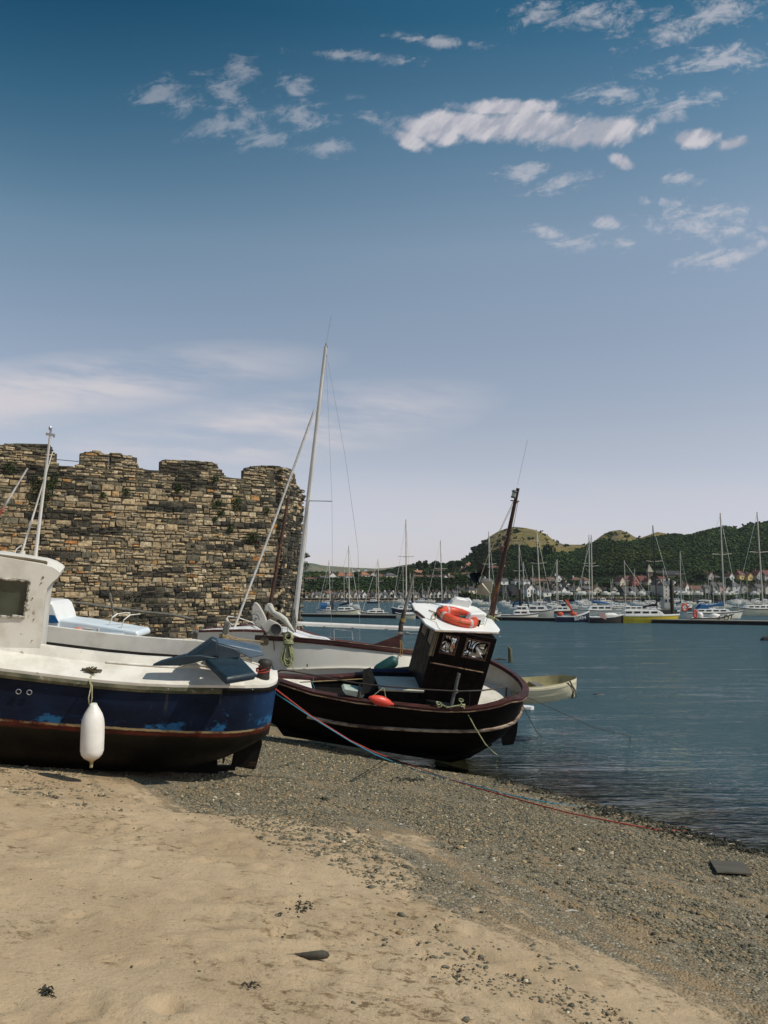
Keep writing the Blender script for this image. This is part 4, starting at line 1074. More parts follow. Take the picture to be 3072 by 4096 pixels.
def ringpath(bf, zf, xs, off=0.0, dz=0.0):
    """both sides as one run round the stern, bow to bow"""
    pts = [Vector((X, -bf(X), zf(X) + dz)) for X in xs] + [Vector((X, bf(X), zf(X) + dz)) for X in xs[::-1]]
    out = []
    for i, p in enumerate(pts):
        a, c_ = pts[max(0, i - 1)], pts[min(len(pts) - 1, i + 1)]
        t = (c_ - a); t.z = 0; t.normalize(); n_ = Vector((t.y, -t.x, 0))
        out.append((p + n_ * off, n_, Vector((0, 0, 1))))
    return out
mb = MB(); mb.loft(sweep(ringpath(kbm, kZg, ks[2:]), [(.035, -.045), (.05, -.01), (.045, .022), (-.09, .03), (-.10, .0), (-.095, -.04)]), close=True, cap=True)
gunw = mb.build('gunwale', MAROON, black, auto=35)
LEDGE = mat('worn gunwale edge', (.30, .20, .12), (.10, .045, .03), 8, .7, lo=.4, hi=.6, wear=(.45, .36, .25), wscale=12, wlo=.6, whi=.7, stretch=(.4, 1, 1))
mb = MB(); mb.loft(sweep(ringpath(kbm, kZg, ks[2:], .044, -.035), [(0, -.012), (.014, -.008), (.014, .008), (0, .012)]), close=True, cap=True); mb.build('edge_strip', LEDGE, gunw, auto=35)
xs_ = [X for X in ks if X > -3.2]
mb = MB(); mb.loft(sweep(ringpath(lambda X: kbm(X) * .99, kZs, xs_), [(-.01, -.032), (.035, -.026), (.042, .0), (.035, .022), (-.01, .03)]), close=True, cap=True)
mb.build('rubbing_strake', mat('scraped strake', (.42, .33, .24), (.12, .06, .04), 6, .8, lo=.35, hi=.62, wear=(.05, .03, .025), wscale=9, wlo=.55, whi=.66, stretch=(.4, 1, 1), bump=.4, bscale=40, bdist=.005), black, auto=35)
# inner bulwark, decks
inn = lambda X: max(0.0, kbm(X) - .07)
DK = lambda X: (kZs(X) + .05) if X > -.29 else -.50
for nm, xs_, mm in (('bulwark_lining', [X for X in ks if X >= -.31], mat('white bulwark paint', (.66, .63, .56), (.50, .46, .38), 3, .6, wear=(.35, .25, .15), wscale=7, wlo=.68, whi=.76, bump=.2, bscale=25, bdist=.006)), ('hold_lining', [X for X in ks if X <= -.29], DARK)):  # forward well: its shade is painted into lining and floor
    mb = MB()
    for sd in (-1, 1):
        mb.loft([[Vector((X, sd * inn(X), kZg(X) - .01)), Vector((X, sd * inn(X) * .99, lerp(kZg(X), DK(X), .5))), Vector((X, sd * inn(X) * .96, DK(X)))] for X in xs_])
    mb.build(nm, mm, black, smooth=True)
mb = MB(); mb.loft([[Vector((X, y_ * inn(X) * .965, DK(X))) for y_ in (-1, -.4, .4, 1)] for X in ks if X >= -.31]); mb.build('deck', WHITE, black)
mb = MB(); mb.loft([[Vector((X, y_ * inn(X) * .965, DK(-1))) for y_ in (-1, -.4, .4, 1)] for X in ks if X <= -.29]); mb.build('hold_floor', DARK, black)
mb = MB(); mb.loft([[Vector((X, y_ * inn(X), kZg(X) - .03)) for y_ in (-1, -.4, .4, 1)] for X in ks if X <= -3.1]); mb.build('foredeck', WHITE, black)
mb = MB(); sp = [FK.Y(u, v, 0) for u, v in ((2010, 2910), (2070, 2888), (2066, 2930), (2052, 2975), (2010, 2980), (2004, 2940))]
mb.prism([p + Vector((0, -.03, 0)) for p in sp], (0, .06, 0)); mb.build('rudder', BLACKP, black)
mb = MB(); mb.prism([Vector((x, -.05, z)) for x, z in ((-4.0, -.9), (-3.4, -1.46), (.1, -1.46), (.45, -1.30), (.85, -.95), (.8, -.75), (-3.0, -1.0))], (0, .1, 0)); mb.build('keel', BLACKP, black)

# wheelhouse
WY0 = -.62
c0 = [FK.Y(u, v, WY0) for u, v in ((1742, 2530), (1986, 2537), (1921, 2815), (1670, 2812))]
hx0 = (c0[0].x + c0[3].x) / 2; hx1 = (c0[1].x + c0[2].x) / 2; hz1 = (c0[0].z + c0[1].z) / 2; hz0 = (c0[2].z + c0[3].z) / 2
WY1 = WY0 + 1.12
DWOOD = mat('dark varnished planks', (.004, .003, .003), (.009, .0055, .005), 6, .5, wear=(.09, .045, .025), wscale=10, wlo=.64, whi=.76, bump=.2, bscale=40, bdist=.004, stretch=(1, 1, .4), spec=.12)
def wall_grid(mb, org, ax, up, nrm, W, H, wins, th=.03):
    """wall with rectangular window openings (x0, x1, z0, z1), real thickness"""
    xs = sorted(set([0, W] + [w[0] for w in wins] + [w[1] for w in wins])); zs = sorted(set([0, H] + [w[2] for w in wins] + [w[3] for w in wins]))
    for xa, xb in zip(xs, xs[1:]):
        for za, zb in zip(zs, zs[1:]):
            if any(w[0] <= xa and xb <= w[1] and w[2] <= za and zb <= w[3] for w in wins): continue
            p = [org + ax * x + up * z for x, z in ((xa, za), (xb, za), (xb, zb), (xa, zb))]
            mb.prism(p, -nrm * th)
W_, H_ = hx1 - hx0, hz1 - hz0
def wf(u, v): p = FK.Y(u, v, WY0); return p.x - hx0, p.z - hz0
a1, b1 = wf(1768, 2558), wf(1816, 2615); a2, b2 = wf(1868, 2562), wf(1944, 2618)
wz0, wz1 = (b1[1] + b2[1]) / 2, (a1[1] + a2[1]) / 2
wz0 = (wf(1790, 2619)[1] + wf(1905, 2623)[1]) / 2; wz1 = (wf(1793, 2552)[1] + wf(1910, 2558)[1]) / 2
wins = [(wf(1766, 2586)[0], wf(1821, 2586)[0], wz0, wz1), (wf(1861, 2590)[0], wf(1950, 2590)[0], wz0, wz1)]
house = MB(); X3, Y3, Z3 = Vector((1, 0, 0)), Vector((0, 1, 0)), Vector((0, 0, 1))
wall_grid(house, Vector((hx0, WY0, hz0)), X3, Z3, -Y3, W_, H_, wins)
wall_grid(house, Vector((hx0, WY1, hz0)), X3, Z3, Y3, W_, H_, [(.2, 1.0, wz0, wz1)])
lw = [(.12, .46, wz0 + .0, wz1 + .05), (.62, 1.00, wz0, wz1 + .05)]
wall_grid(house, Vector((hx0, WY0 + .03, hz0)), Y3, Z3, -X3, WY1 - WY0 - .06, H_, lw)
wall_grid(house, Vector((hx1, WY0 + .03, hz0)), Y3, Z3, X3, WY1 - WY0 - .06, H_, [])
wh2 = house.build('wheelhouse', DWOOD, black); bev(wh2, .006, 2)
m, k, b, o = newmat('crazed window glass')
P = k.coord('Object'); b.inputs['Base Color'].default_value = (.75, .75, .75, 1); b.inputs['Metallic'].default_value = 1.0; b.inputs['Roughness'].default_value = .05
k.put(b.inputs['Normal'], k.bump(k.noise(P, 3.4, 1.0, .5, 1.2), 1.0, .30)); SHARD = m
for w in wins:
    mb = MB(); mb.add([(hx0 + w[0], WY0 + .018, hz0 + w[2]), (hx0 + w[1], WY0 + .018, hz0 + w[2]), (hx0 + w[1], WY0 + .018, hz0 + w[3]), (hx0 + w[0], WY0 + .018, hz0 + w[3])], [(0, 1, 2, 3)])
    wo_ = mb.build('window', SHARD, wh2)
    mb = MB()
    for x0, x1, z0, z1 in ((w[0] - .03, w[1] + .03, w[2] - .035, w[2] - .002), (w[0] - .03, w[1] + .03, w[3] + .002, w[3] + .028), (w[0] - .03, w[0] - .002, w[2], w[3]), (w[1] + .002, w[1] + .03, w[2], w[3])):
        mb.box((hx0 + (x0 + x1) / 2, WY0 - .007, hz0 + (z0 + z1) / 2), (x1 - x0, .018, z1 - z0))
    mb.build('window_frame', mat('brown window frame', (.085, .035, .022), (.05, .022, .015), 9, .5, wear=(.30, .14, .07), wscale=14, wlo=.58, whi=.66), wo_)
for w in lw:
    mb = MB(); mb.add([(hx0 + .015, WY0 + .03 + w[0], hz0 + w[2]), (hx0 + .015, WY0 + .03 + w[0], hz0 + w[3]), (hx0 + .015, WY0 + .03 + w[1], hz0 + w[3]), (hx0 + .015, WY0 + .03 + w[1], hz0 + w[2])], [(0, 1, 2, 3)])
    mb.build('window', GLASSD, wh2)
PALEW = mat('pale bare corner post', (.26, .20, .12), (.13, .09, .05), 12, .7, stretch=(1, 1, .2), bump=.3, bscale=60, bdist=.003)
mb = MB()
mb.box((hx0 - .005, WY0 - .008, hz0 + (wz0 + H_) / 2 - .06), (.055, .035, H_ - wz0 + .12)); mb.box((hx0 + .05, WY0 - .006, hz0 + (wz0 + H_) / 2 - .06), (.02, .02, H_ - wz0 + .12))
mb.build('corner_post', PALEW, wh2)
mb = MB(); zl = wf(1800, 2664)[1]; mb.box((hx0 + W_ * .31, WY0 - .012, hz0 + zl), (W_ * .56, .024, .016)); mb.box((hx0 + W_ * .77, WY0 - .012, hz0 + zl - .003), (W_ * .32, .024, .014)); mb.build('ledge', LEDGE, wh2)
mb = MB()
for x in (W_ * .60,): mb.box((hx0 + x, WY0 - .006, hz0 + H_ * .5), (.018, .012, H_ * .98))
mb.box((hx0 + W_ * .56, WY0 - .02, hz0 + H_ * .35), (.03, .03, .10)); mb.build('door_edge', DWOOD, wh2)
# roof
rz = hz1 + .012
rp_ = [FK.Z(u, v, rz) for u, v in ((1644, 2420), (1656, 2444), (1700, 2503), (1738, 2525), (1860, 2530), (1992, 2535), (1998, 2526), (1990, 2515), (1950, 2466), (1905, 2436), (1868, 2426), (1760, 2421))]
mb = MB(); mb.prism(rp_, (0, 0, .045)); roof = mb.build('roof', mat('white roof paint', (.80, .79, .76), (.74, .72, .68), 3, .45, wear=(.40, .33, .22), wscale=7, wlo=.74, whi=.80), wh2, auto=35); bev(roof, .012, 2)
mb = MB(); mb.tube([p + Vector((0, 0, .0)) for p in rp_], .012, 5, closed=True); mb.build('edge_trim', LEDGE, roof)
def rt(u, v, dz=0.0): return FK.Z(u, v, rz + .045 + dz)
mb = MB(); a, b_ = rt(1663, 2448), rt(1695, 2474); mb.box((a + b_) / 2 + Vector((0, 0, .015)), ((b_ - a).length, .06, .035), Matrix.Rotation(math.atan2((b_ - a).y, (b_ - a).x), 3, 'Z'), bev=.01); mb.build('handle', RUST, roof)
# ventilator cowl on the roof
vc = rt(1905, 2506)
mb = MB()
A_ = rt(1862, 2496); B_ = rt(1932, 2500)
yv = Vector((0, .15, 0))
vo = [A_, B_, B_ + Vector((.02, 0, .20)), B_ + Vector((-.05, 0, .25)), A_ + Vector((.06, 0, .22)), A_ + Vector((.02, 0, .12))]
mb.prism(vo, yv); cowl = mb.build('vent_cowl', WHITE2, roof); bev(cowl, .03, 3)
mb = MB(); q = FK.Y(1911, 2492, A_.y - .004); mb.prism([q + Vector((x, 0, z)) for x, z in ((-.055, -.07), (.05, -.075), (.055, .065), (-.045, .07))], (0, .004, 0)); mb.build('vent_opening', DARK, cowl)
mb = MB(); q = rt(1838, 2424, .0); mb.prism([q + Vector((x, 0, z)) for x, z in ((-.20, -.02), (.22, -.02), (.26, .13), (.20, .19), (.12, .16), (-.10, .155), (-.17, .08))], (0, .16, 0)); bb = mb.build('roof_box', WHITE2, roof); bev(bb, .03, 3)
mb = MB(); mb.tube([rt(1938, 2503), rt(1938, 2503) + Vector((.03, 0, .35))], .005, 5); mb.build('whip_aerial', STEEL, roof)
mb = MB(); mb.tube([rt(1767, 2465, .01) + Vector((.13 * math.cos(a), .10 * math.sin(a), 0)) for a in [i * math.pi / 8 for i in range(16)]], .012, 6, closed=True); mb.build('hatch_ring', DARK, roof)
mb = MB(); mb.tube([rt(1716, 2441, .01), rt(1745, 2452, .04), rt(1733, 2455, .03), rt(1724, 2476, .01), rt(1740, 2478, .01), rt(1748, 2458, .03)], .011, 6); mb.tube([rt(1700, 2470, .008), rt(1745, 2490, .008), rt(1752, 2508, .008), rt(1770, 2526, .006)], .004, 5)
tag(mb.build('rope', ROPE, None), 'loose loop of thin rope on the white roof beside the life ring', 'rope').matrix_world = FK.M

# life ring and rope bundle lying on the roof
lc = rt(1830, 2467, .075)
Mr = FK.M @ Matrix.Translation(lc)
ring = empty('life_ring', Mr, 'orange life ring with grey bands lying on the white wheelhouse roof', 'life ring')
ORA = mat('orange ring vinyl', (.72, .075, .030), (.60, .06, .025), 5, .5, bump=.1, bscale=30)
RR, rr = .335, .088
mb = MB(); mb.tube([Vector((RR * math.cos(a), RR * math.sin(a) * 1.02, .0)) for a in [i * 2 * math.pi / 48 for i in range(48)]], rr, 18, closed=True); mb.build('ring_body', ORA, ring, smooth=True)
GB = mat('grey reflective band', (.50, .47, .42), (.42, .40, .36), 9, .5)
for an in (118, 205, 20, -62):
    mb = MB(); mb.tube([Vector((RR * math.cos(R(an + d)), RR * math.sin(R(an + d)) * 1.02, 0)) for d in (-5, -2, 2, 5)], rr + .003, 18); mb.build('band', GB, ring, smooth=True)
mb = MB()
for an in (160, 62, -35, -100):
    p = Vector((RR * math.cos(R(an)), RR * math.sin(R(an)) * 1.02, 0)); o_ = Vector((math.cos(R(an)), math.sin(R(an)), 0))
    mb.tube([p + (o_ * math.cos(a) + Z3 * math.sin(a)) * (rr + .006) for a in [i * math.pi / 7 for i in range(14)]], .006, 5, closed=True)
mb.tube([Vector((.43 * math.cos(R(a)), .43 * math.sin(R(a)), .03 + .01 * math.sin(a))) for a in range(150, 300, 10)], .006, 5)
mb.build('grab_line', mat('tan cord', (.42, .24, .08), None, 20, .8), ring, smooth=True)
def text_mesh(name, s, size, M, m_, parent=None, depth=.003, cx='CENTER'):
    cu = bpy.data.curves.new(name, 'FONT'); cu.body = s; cu.size = size; cu.align_x = cx; cu.align_y = 'CENTER'; cu.extrude = depth; cu.resolution_u = 3; cu.offset = size * .012
    t = bpy.data.objects.new(name, cu); COL.objects.link(t)
    bpy.context.view_layer.update()
    me = bpy.data.meshes.new_from_object(t.evaluated_get(bpy.context.evaluated_depsgraph_get()))
    bpy.data.objects.remove(t); bpy.data.curves.remove(cu)
    me.materials.clear(); me.materials.append(m_); o_ = bpy.data.objects.new(name, me); COL.objects.link(o_)
    if parent is not None: o_.parent = parent
    o_.matrix_local = M; return o_
INK = mat('black lettering', (.015, .015, .018), None, 5, .6)
pa_ = R(158); po = Vector((math.cos(pa_), math.sin(pa_), 0)); pn = (po * .35 + Z3 * .94).normalized()
tx = Vector((math.cos(R(158 - 90)), math.sin(R(158 - 90)), 0)); ty = pn.cross(tx)
ML = Matrix((tx, ty, pn)).transposed().to_4x4(); ML.translation = po * RR + pn * (rr + .002)
text_mesh('lettering', '055', .13, ML, INK, ring, .002)
TEALR = mat('teal rope', (.06, .20, .19), (.04, .13, .13), 22, .9, bump=.5, bscale=150, bdist=.004)
mb = MB(); tr_ = random.Random(12); s0, s1 = rt(1850, 2468, .05), rt(1925, 2480, .06)
for i in range(22):
    o1 = Vector((0, tr_.uniform(-.09, .09), tr_.uniform(-.02, .09))); o2 = Vector((tr_.uniform(-.05, .06), tr_.uniform(-.10, .10), tr_.uniform(-.05, .03)))
    mb.tube([s0 + o1 * .2, s0.lerp(s1, .28) + o1 * .4 + Vector((0, 0, .02)), s0.lerp(s1, .6) + o1 + Vector((0, 0, .03)), s1 + o2], .010, 5)
mb.tube([s0.lerp(s1, .3) + Vector((0, .05 * math.cos(a), .03 + .05 * math.sin(a))) for a in [i * math.pi / 5 for i in range(10)]], .012, 5, closed=True)
for i in range(3): mb.tube([s0 + Vector((-.02 - .03 * i, 0, 0)), s0 + Vector((.05, .01 * i, .03))], .010, 5)
o_ = mb.build('rope_bundle', TEALR, None, smooth=True); o_.matrix_world = FK.M; tag(o_, 'teal rope bundle tucked beside the life ring on the roof', 'rope')

# mast, lantern, stays
mt0, mt1 = FK.Y(1944, 2560, .62), FK.Y(2072, 1953, .62)
MASTW = mat('old brown mast', (.060, .026, .016), (.028, .015, .011), 6, .7, wear=(.20, .085, .03), wscale=10, wlo=.56, whi=.68, bump=.3, bscale=40, bdist=.004, stretch=(1, 1, .3))
dr = (mt1 - mt0).normalized(); mb = MB(); mb.tube([mt0 - dr * .9, mt0, mt0.lerp(mt1, .5), mt0.lerp(mt1, .82), mt1], [.078, .072, .056, .038, .034], 12); mast = mb.build('mast', MASTW, black, auto=40)
mb = MB(); q = FK.Y(2056, 1976, .56)
mb.lathe([(.0, -.085), (.05, -.08), (.052, -.055), (.042, -.05), (.042, .035), (.058, .045), (.058, .06), (.03, .08), (0, .085)], q, dr, 14); mb.build('lantern', mat('grey lantern', (.10, .12, .11), (.05, .055, .05), 9, .5), mast, auto=40)
mb = MB(); mb.lathe([(.044, -.045), (.0445, .03)], q, dr, 14); mb.build('lantern_lens', mat('milky lens', (.42, .46, .44), None, 5, .3), mast, auto=40)
mb = MB(); f = mt0.lerp(mt1, .915); mb.tube([f - dr * .02, f + dr * .02], .048, 10); mb.tube([f + Vector((-.10, 0, 0)), f + Vector((.08, 0, .02))], .012, 6); mb.build('mast_band', RUST, mast, auto=40)
mb = MB()
for u, v, c_ in ((2016, 2153, 0), (2006, 2194, 1)):
    q = FK.Y(u, v, .55); mb.lathe([(0, -.05), (.045, -.045), (.045, .02), (.055, .03), (.055, .05), (0, .06)], q, dr, 10)
mb.build('side_light', mat('dull lamp housing', (.12, .05, .04), (.06, .06, .055), 7, .5), mast, auto=40)
mb = MB(); mb.tube([FK.Y(2070, 1940, .6), FK.Y(2110, 1760, .6)], .003, 4); mb.build('whip_aerial', STEEL, mast)
mb = MB()
for a, b_, r_ in (((2056, 2000, .6), (1955, 2215, .3), .006), ((1955, 2215, .3), (1925, 2300, .2), .006), ((2073, 2000, .6), (2053, 2110, .6), .006), ((2053, 2110, .6), (2030, 2200, .6), .009), ((2062, 2000, .7), (1960, 2210, .4), .004)):
    mb.tube([FK.Y(*a), FK.Y(*b_)], r_, 5)
mb.build('stay', mat('tan stay rope', (.36, .30, .18), None, 20, .9), mast)
mb = MB(); q = FK.Y(1962, 2468, .62)
for i in range(5): mb.tube([q + dr * (.02 * i - .05) + Vector((.085 * math.cos(a), .085 * math.sin(a), .015 * math.sin(a * 2))) for a in [j * math.pi / 6 for j in range(12)]], .010, 5, closed=True)
mb.tube([q, FK.Y(1985, 2476, .5), FK.Y(1995, 2483, .5)], .011, 5)
o_ = mb.build('rope', ROPEG, None, smooth=True); o_.matrix_world = FK.M; tag(o_, 'pale rope lashed round the foot of the brown mast', 'rope')

# radar reflector hung from the stay: crossed plates, dark above, pale below
q0 = S(1930, 2315, 18.6)
rad_ = empty('radar_reflector', q0, 'radar reflector of crossed triangular plates, dark above and cream below, hung beside the mast', 'radar reflector')
def tri(mb, pts, th=.012):
    p = [S(u, v, d) - q0 for u, v, d in pts]; n_ = (p[1] - p[0]).cross(p[2] - p[0]).normalized() * th; mb.prism(p, n_)
mb = MB(); tri(mb, [(1906, 2240, 18.6), (1957, 2275, 18.2), (1950, 2290, 18.3), (1908, 2312, 18.8)]); tri(mb, [(1906, 2240, 18.6), (1930, 2290, 19.1), (1955, 2284, 18.9)])
tri(mb, [(1864, 2302, 18.5), (1910, 2284, 18.8), (1924, 2330, 18.6), (1912, 2337, 18.5)]); tri(mb, [(1870, 2300, 18.6), (1912, 2292, 19.0), (1925, 2322, 19.2)]); tri(mb, [(1908, 2300, 18.6), (1928, 2292, 18.7), (1930, 2332, 18.6), (1918, 2334, 18.5)])
mb.build('dark_plate', mat('black reflector plate', (.010, .012, .012), None, 5, .6), rad_)
mb = MB(); tri(mb, [(1924, 2322, 18.5), (1971, 2324, 18.3), (1965, 2374, 18.4), (1958, 2368, 18.4)]); tri(mb, [(1912, 2342, 18.7), (1926, 2334, 18.6), (1960, 2372, 18.5), (1960, 2386, 18.5), (1905, 2378, 18.8)]); tri(mb, [(1925, 2330, 18.9), (1960, 2330, 19.1), (1950, 2380, 18.9)])
mb.build('pale_plate', mat('cream reflector plate', (.52, .46, .34), (.40, .34, .23), 5, .6), rad_)

# rails, stanchions, engine box and hatch
mb = MB()
def kt(pts, r=.013, n=7, mb_=None): (mb_ or mb).tube([FK.Y(u, v, y) for u, v, y in pts], r, n)
kt([(1106, 2700, -.22), (1110, 2688, -.25), (1122, 2681, -.28), (1150, 2682, -.3), (1250, 2700, -.42), (1400, 2728, -.62), (1540, 2746, -.84), (1700, 2758, -1.02), (1830, 2765, -1.1), (1930, 2762, -1.1), (2015, 2750, -.92), (2027, 2748, -.88)], .014)
kt([(2027, 2748, -.86), (2023, 2810, -.86)], .022); kt([(1440, 2735, -.68), (1432, 2795, -.72)], .022); kt([(1880, 2764, -1.0), (1878, 2820, -1.0)], .006)
mb.build('guard_rail', mat('black iron rail', (.02, .018, .017), (.05, .03, .02), 9, .6), black, auto=40)
mb = MB(); kt([(1836, 2693, -.98), (1802, 2836, -1.12)], .034, 10); pp = mb.build('exhaust_pipe', mat('dull grey pipe', (.13, .13, .12), (.07, .07, .065), 9, .6), black, auto=40)
mb = MB(); q = FK.Y(1826, 2766, -1.02); mb.ball(q, (.04, .035, .04), 8, 6); mb.build('pipe_clamp', STEEL, pp)
mb = MB(); hp = [FK.Y(u, v, y) for u, v, y in ((1496, 2704, -.05), (1676, 2708, -.05), (1698, 2764, -.66), (1520, 2756, -.66))]
mb.prism(hp, (0, .02, -.05)); hb_ = mb.build('hatch_cover', mat('pale green grey panel', (.50, .50, .42), (.42, .42, .36), 4, .6), black); bev(hb_, .01)
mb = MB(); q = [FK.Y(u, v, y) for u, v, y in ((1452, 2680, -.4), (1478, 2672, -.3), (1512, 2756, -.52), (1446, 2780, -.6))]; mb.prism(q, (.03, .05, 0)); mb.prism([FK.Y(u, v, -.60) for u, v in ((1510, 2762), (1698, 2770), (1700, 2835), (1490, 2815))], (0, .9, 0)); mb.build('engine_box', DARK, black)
mb = MB(); q = [FK.Y(u, v, .35) for u, v in ((1466, 2674), (1626, 2676), (1640, 2690), (1490, 2686))]; mb.prism(q, (0, .02, -.03)); mb.build('box_lid', mat('blue painted lid', (.02, .05, .16), (.03, .04, .09), 6, .5), black)
mb = MB(); q = [FK.Y(u, v, .30) for u, v in ((1474, 2688), (1650, 2692), (1660, 2706), (1488, 2700))]; mb.prism(q, (0, .03, 0)); mb.build('lid_edge', MAROON, black)
mb = MB(); q = [FK.Y(u, v, -.55) for u, v in ((1370, 2764), (1380, 2756), (1455, 2768), (1458, 2782), (1450, 2794), (1384, 2780))]; mb.prism(q, (0, .25, 0)); o_ = mb.build('fish_box', mat('pale green box', (.42, .50, .44), (.32, .38, .33), 6, .6), None); o_.matrix_world = FK.M; tag(o_, 'pale green box lying in the dark well of the black boat', 'box'); bev(o_, .012)
mb = MB(); kt([(1200, 2729, -.35), (1340, 2722, -.2), (1450, 2716, -.1)], .012); o_ = mb.build('boat_hook', mat('yellow wooden pole', (.30, .22, .10), (.2, .14, .07), 8, .7), None); o_.matrix_world = FK.M; tag(o_, 'thin yellowish pole lying across the open well of the black boat', 'boat hook')
# orange float and its cords
q = FK.Y(1524, 2804, -.96); ff = empty('float', FK.M @ Matrix.Translation(q) @ Matrix.Rotation(R(6), 4, 'Y'), 'orange red pot float hung on cords inside the near gunwale', 'float')
mb = MB(); mb.lathe([(0, -.25), (.02, -.245), (.05, -.2), (.085, -.10), (.095, 0), (.085, .09), (.06, .17), (.025, .22), (.02, .255), (0, .26)], (0, 0, 0), (1, 0, 0), 16, (1, 1)); mb.build('float_body', mat('orange red plastic', (.80, .085, .05), (.66, .06, .04), 6, .4, wear=(.6, .3, .25), wscale=10, wlo=.72, whi=.76), ff, smooth=True)
M3 = (FK.M.to_3x3()); 
mb = MB(); il = ff.matrix_world.inverted()
hk = il @ (FK.M @ FK.Y(1536, 2748, -.84))
mb.tube([hk, Vector((-.2, 0, .02))], .006, 5); mb.tube([hk, Vector((.06, 0, .09))], .006, 5); mb.build('cord', ROPE, ff)
# mooring gear along the near gunwale
mb = MB(); gk = lambda u, v, k_=1.0, dz=.0: near(FK, kbm, u, v, k_) + Vector((0, 0, dz))
for cu, cv in ((1754, 2812), (1757, 2822), (1844, 2800), (1850, 2822)):
    q = FK.Y(cu, cv, -1.08); mb.tube([q + Vector((.045 * math.cos(a), .02 * math.sin(a), .02 * math.sin(a) + .006 * math.cos(2 * a))) for a in [i * math.pi / 6 for i in range(12)]], .012, 5, closed=True)
kt([(1762, 2815, -1.1), (1790, 2830, -1.14), (1820, 2824, -1.15), (1860, 2818, -1.12)], .012, 6, mb)
o_ = mb.build('rope', ROPEG, None, smooth=True); o_.matrix_world = FK.M; tag(o_, 'coiled green rope on cleats along the near gunwale by the grey pipe', 'rope')
mb = MB(); pts = [FK.M @ FK.Y(1844, 2812, -1.16), S(1868, 2850, 15.9), S(1900, 2910, 15.75), S(1940, 2975, 15.75), SZ(1975, 3010, .05), SZ(2000, 3026, -.05)]
mb.tube(pts, .011, 6); tag(mb.build('rope', ROPEG, None, smooth=True), 'green rope running down the black hull into the shallow water', 'rope')
mb = MB(); kt([(1255, 2710, -.46), (1250, 2735, -.5), (1258, 2750, -.5), (1252, 2765, -.52)], .007, 5, mb); o_ = mb.build('rope', BLUER, None); o_.matrix_world = FK.M; tag(o_, 'short blue cord dangling from the rail of the black boat', 'rope')
sc_ = FK.M @ FK.Y(2078, 2775, -.5)
for pts, lab in (([sc_, SZ(2250, 2853, .55), SZ(2380, 2912, .22), SZ(2535, 2948, -.02)], 'long dark mooring line running from the stern out into the water'),
                 ([sc_ + Vector((-.05, -.05, 0)), S(2110, 2860, 16.2), SZ(2145, 2925, .12), SZ(2168, 2946, -.02)], 'short dark line hanging from the round stern into the water')):
    mb = MB(); mb.tube(pts, .008, 5); tag(mb.build('mooring_line', mat('dark wet line', (.06, .05, .03), None, 9, .9), None), lab, 'rope')
mb = MB(); q = FK.Y(2072, 2775, -.62)
for i in range(6): mb.tube([q + Vector((.05 * i - .12 + .03 * math.cos(a), .02 * math.sin(a), .03 * math.sin(a))) for a in [j * math.pi / 5 for j in range(10)]], .011, 5, closed=True)
o_ = mb.build('rope', mat('dark wet line', (0, 0, 0)), None); o_.matrix_world = FK.M; tag(o_, 'dark rope turns made fast on the stern gunwale', 'rope')
# ------------------------------------------------------------------ white fishing boat with maroon gunwale, lying beyond the black one
def simple_boat(Fr, root, bm_, zg, zk, xs, topm, bottom_m=None, wl=None):
    secs = []
    for X in xs:
        b_, g_, k_ = bm_(X), zg(X), zk(X)
        l = [(1.0, 1.0), (.985, .8), (.965, .6), (.92, .42), (.82, .26), (.62, .12), (.34, .03), (.04, 0)]
        secs.append([Vector((X, -b_ * f, lerp(k_, g_, h))) for f, h in l] + [Vector((X, b_ * f, lerp(k_, g_, h))) for f, h in l[::-1]])
    mb = MB(); mb.loft(secs); return mb.build('hull', topm, root, smooth=True)
HW = mat('white hull paint', (.80, .76, .67), (.74, .70, .60), 1.6, .55, lo=.4, hi=.75, wear=(.45, .35, .20), wscale=4, wlo=.72, whi=.82, bump=.1, bscale=12, bdist=.01)
FA = Frame(S(1350, 2650, 20.3), yaw=8, pitch=5.2, heel=-5)
def abm(X): return interp(X, [-2.05, -1.95, -1.7, -1.2, -.5, .5, 1.3, 1.75, 1.85], [0, .18, .48, .82, 1.02, 1.08, .98, .6, 0])
ag = [near(FA, abm, u, v) for u, v in ((1076, 2556), (1177, 2562), (1300, 2573), (1380, 2582), (1506, 2597), (1624, 2611))]
azg = lambda X: interp(X, [p.x for p in ag], [p.z for p in ag])
ast = [near(FA, abm, u, v) for u, v in ((1084, 2678), (1200, 2676), (1330, 2670), (1422, 2670), (1560, 2676))]
azs = lambda X: interp(X, [p.x for p in ast], [p.z for p in ast])
wfb = FA.root('white_boat', 'white fishing boat with a dark maroon gunwale, lying beyond the black boat', 'boat')
xa = [-2.05, -2.0, -1.9, -1.75, -1.5, -1.2, -.8, -.4, 0, .4, .8, 1.2, 1.5, 1.7, 1.8, 1.85]
akeel = lambda X: interp(X, [-2.05, -1.7, -1, 1.85], [azs(-2) - .55, azs(-2) - .75, azs(0) - .8, azs(0) - .8])
secs = []
for X in xa:
    b_, g_, s_, k_ = abm(X), azg(X), azs(X), akeel(X)
    l = [(b_, g_), (b_ * .99, lerp(g_, s_, .5)), (b_ * .97, s_ + .012), (b_ * .97 + .03, s_ + .008), (b_ * .97 + .03, s_ - .015), (b_ * .95, s_ - .02), (b_ * .90, lerp(s_, k_, .3)), (b_ * .72, lerp(s_, k_, .6)), (b_ * .4, lerp(s_, k_, .88)), (b_ * .05, k_)]
    if b_ < .01: l = [(0, z) for y, z in l]
    secs.append([Vector((X, -y, z)) for y, z in l] + [Vector((X, y, z)) for y, z in l[::-1]])
mb = MB(); mb.loft(secs); mb.build('hull', HW, wfb, auto=40)
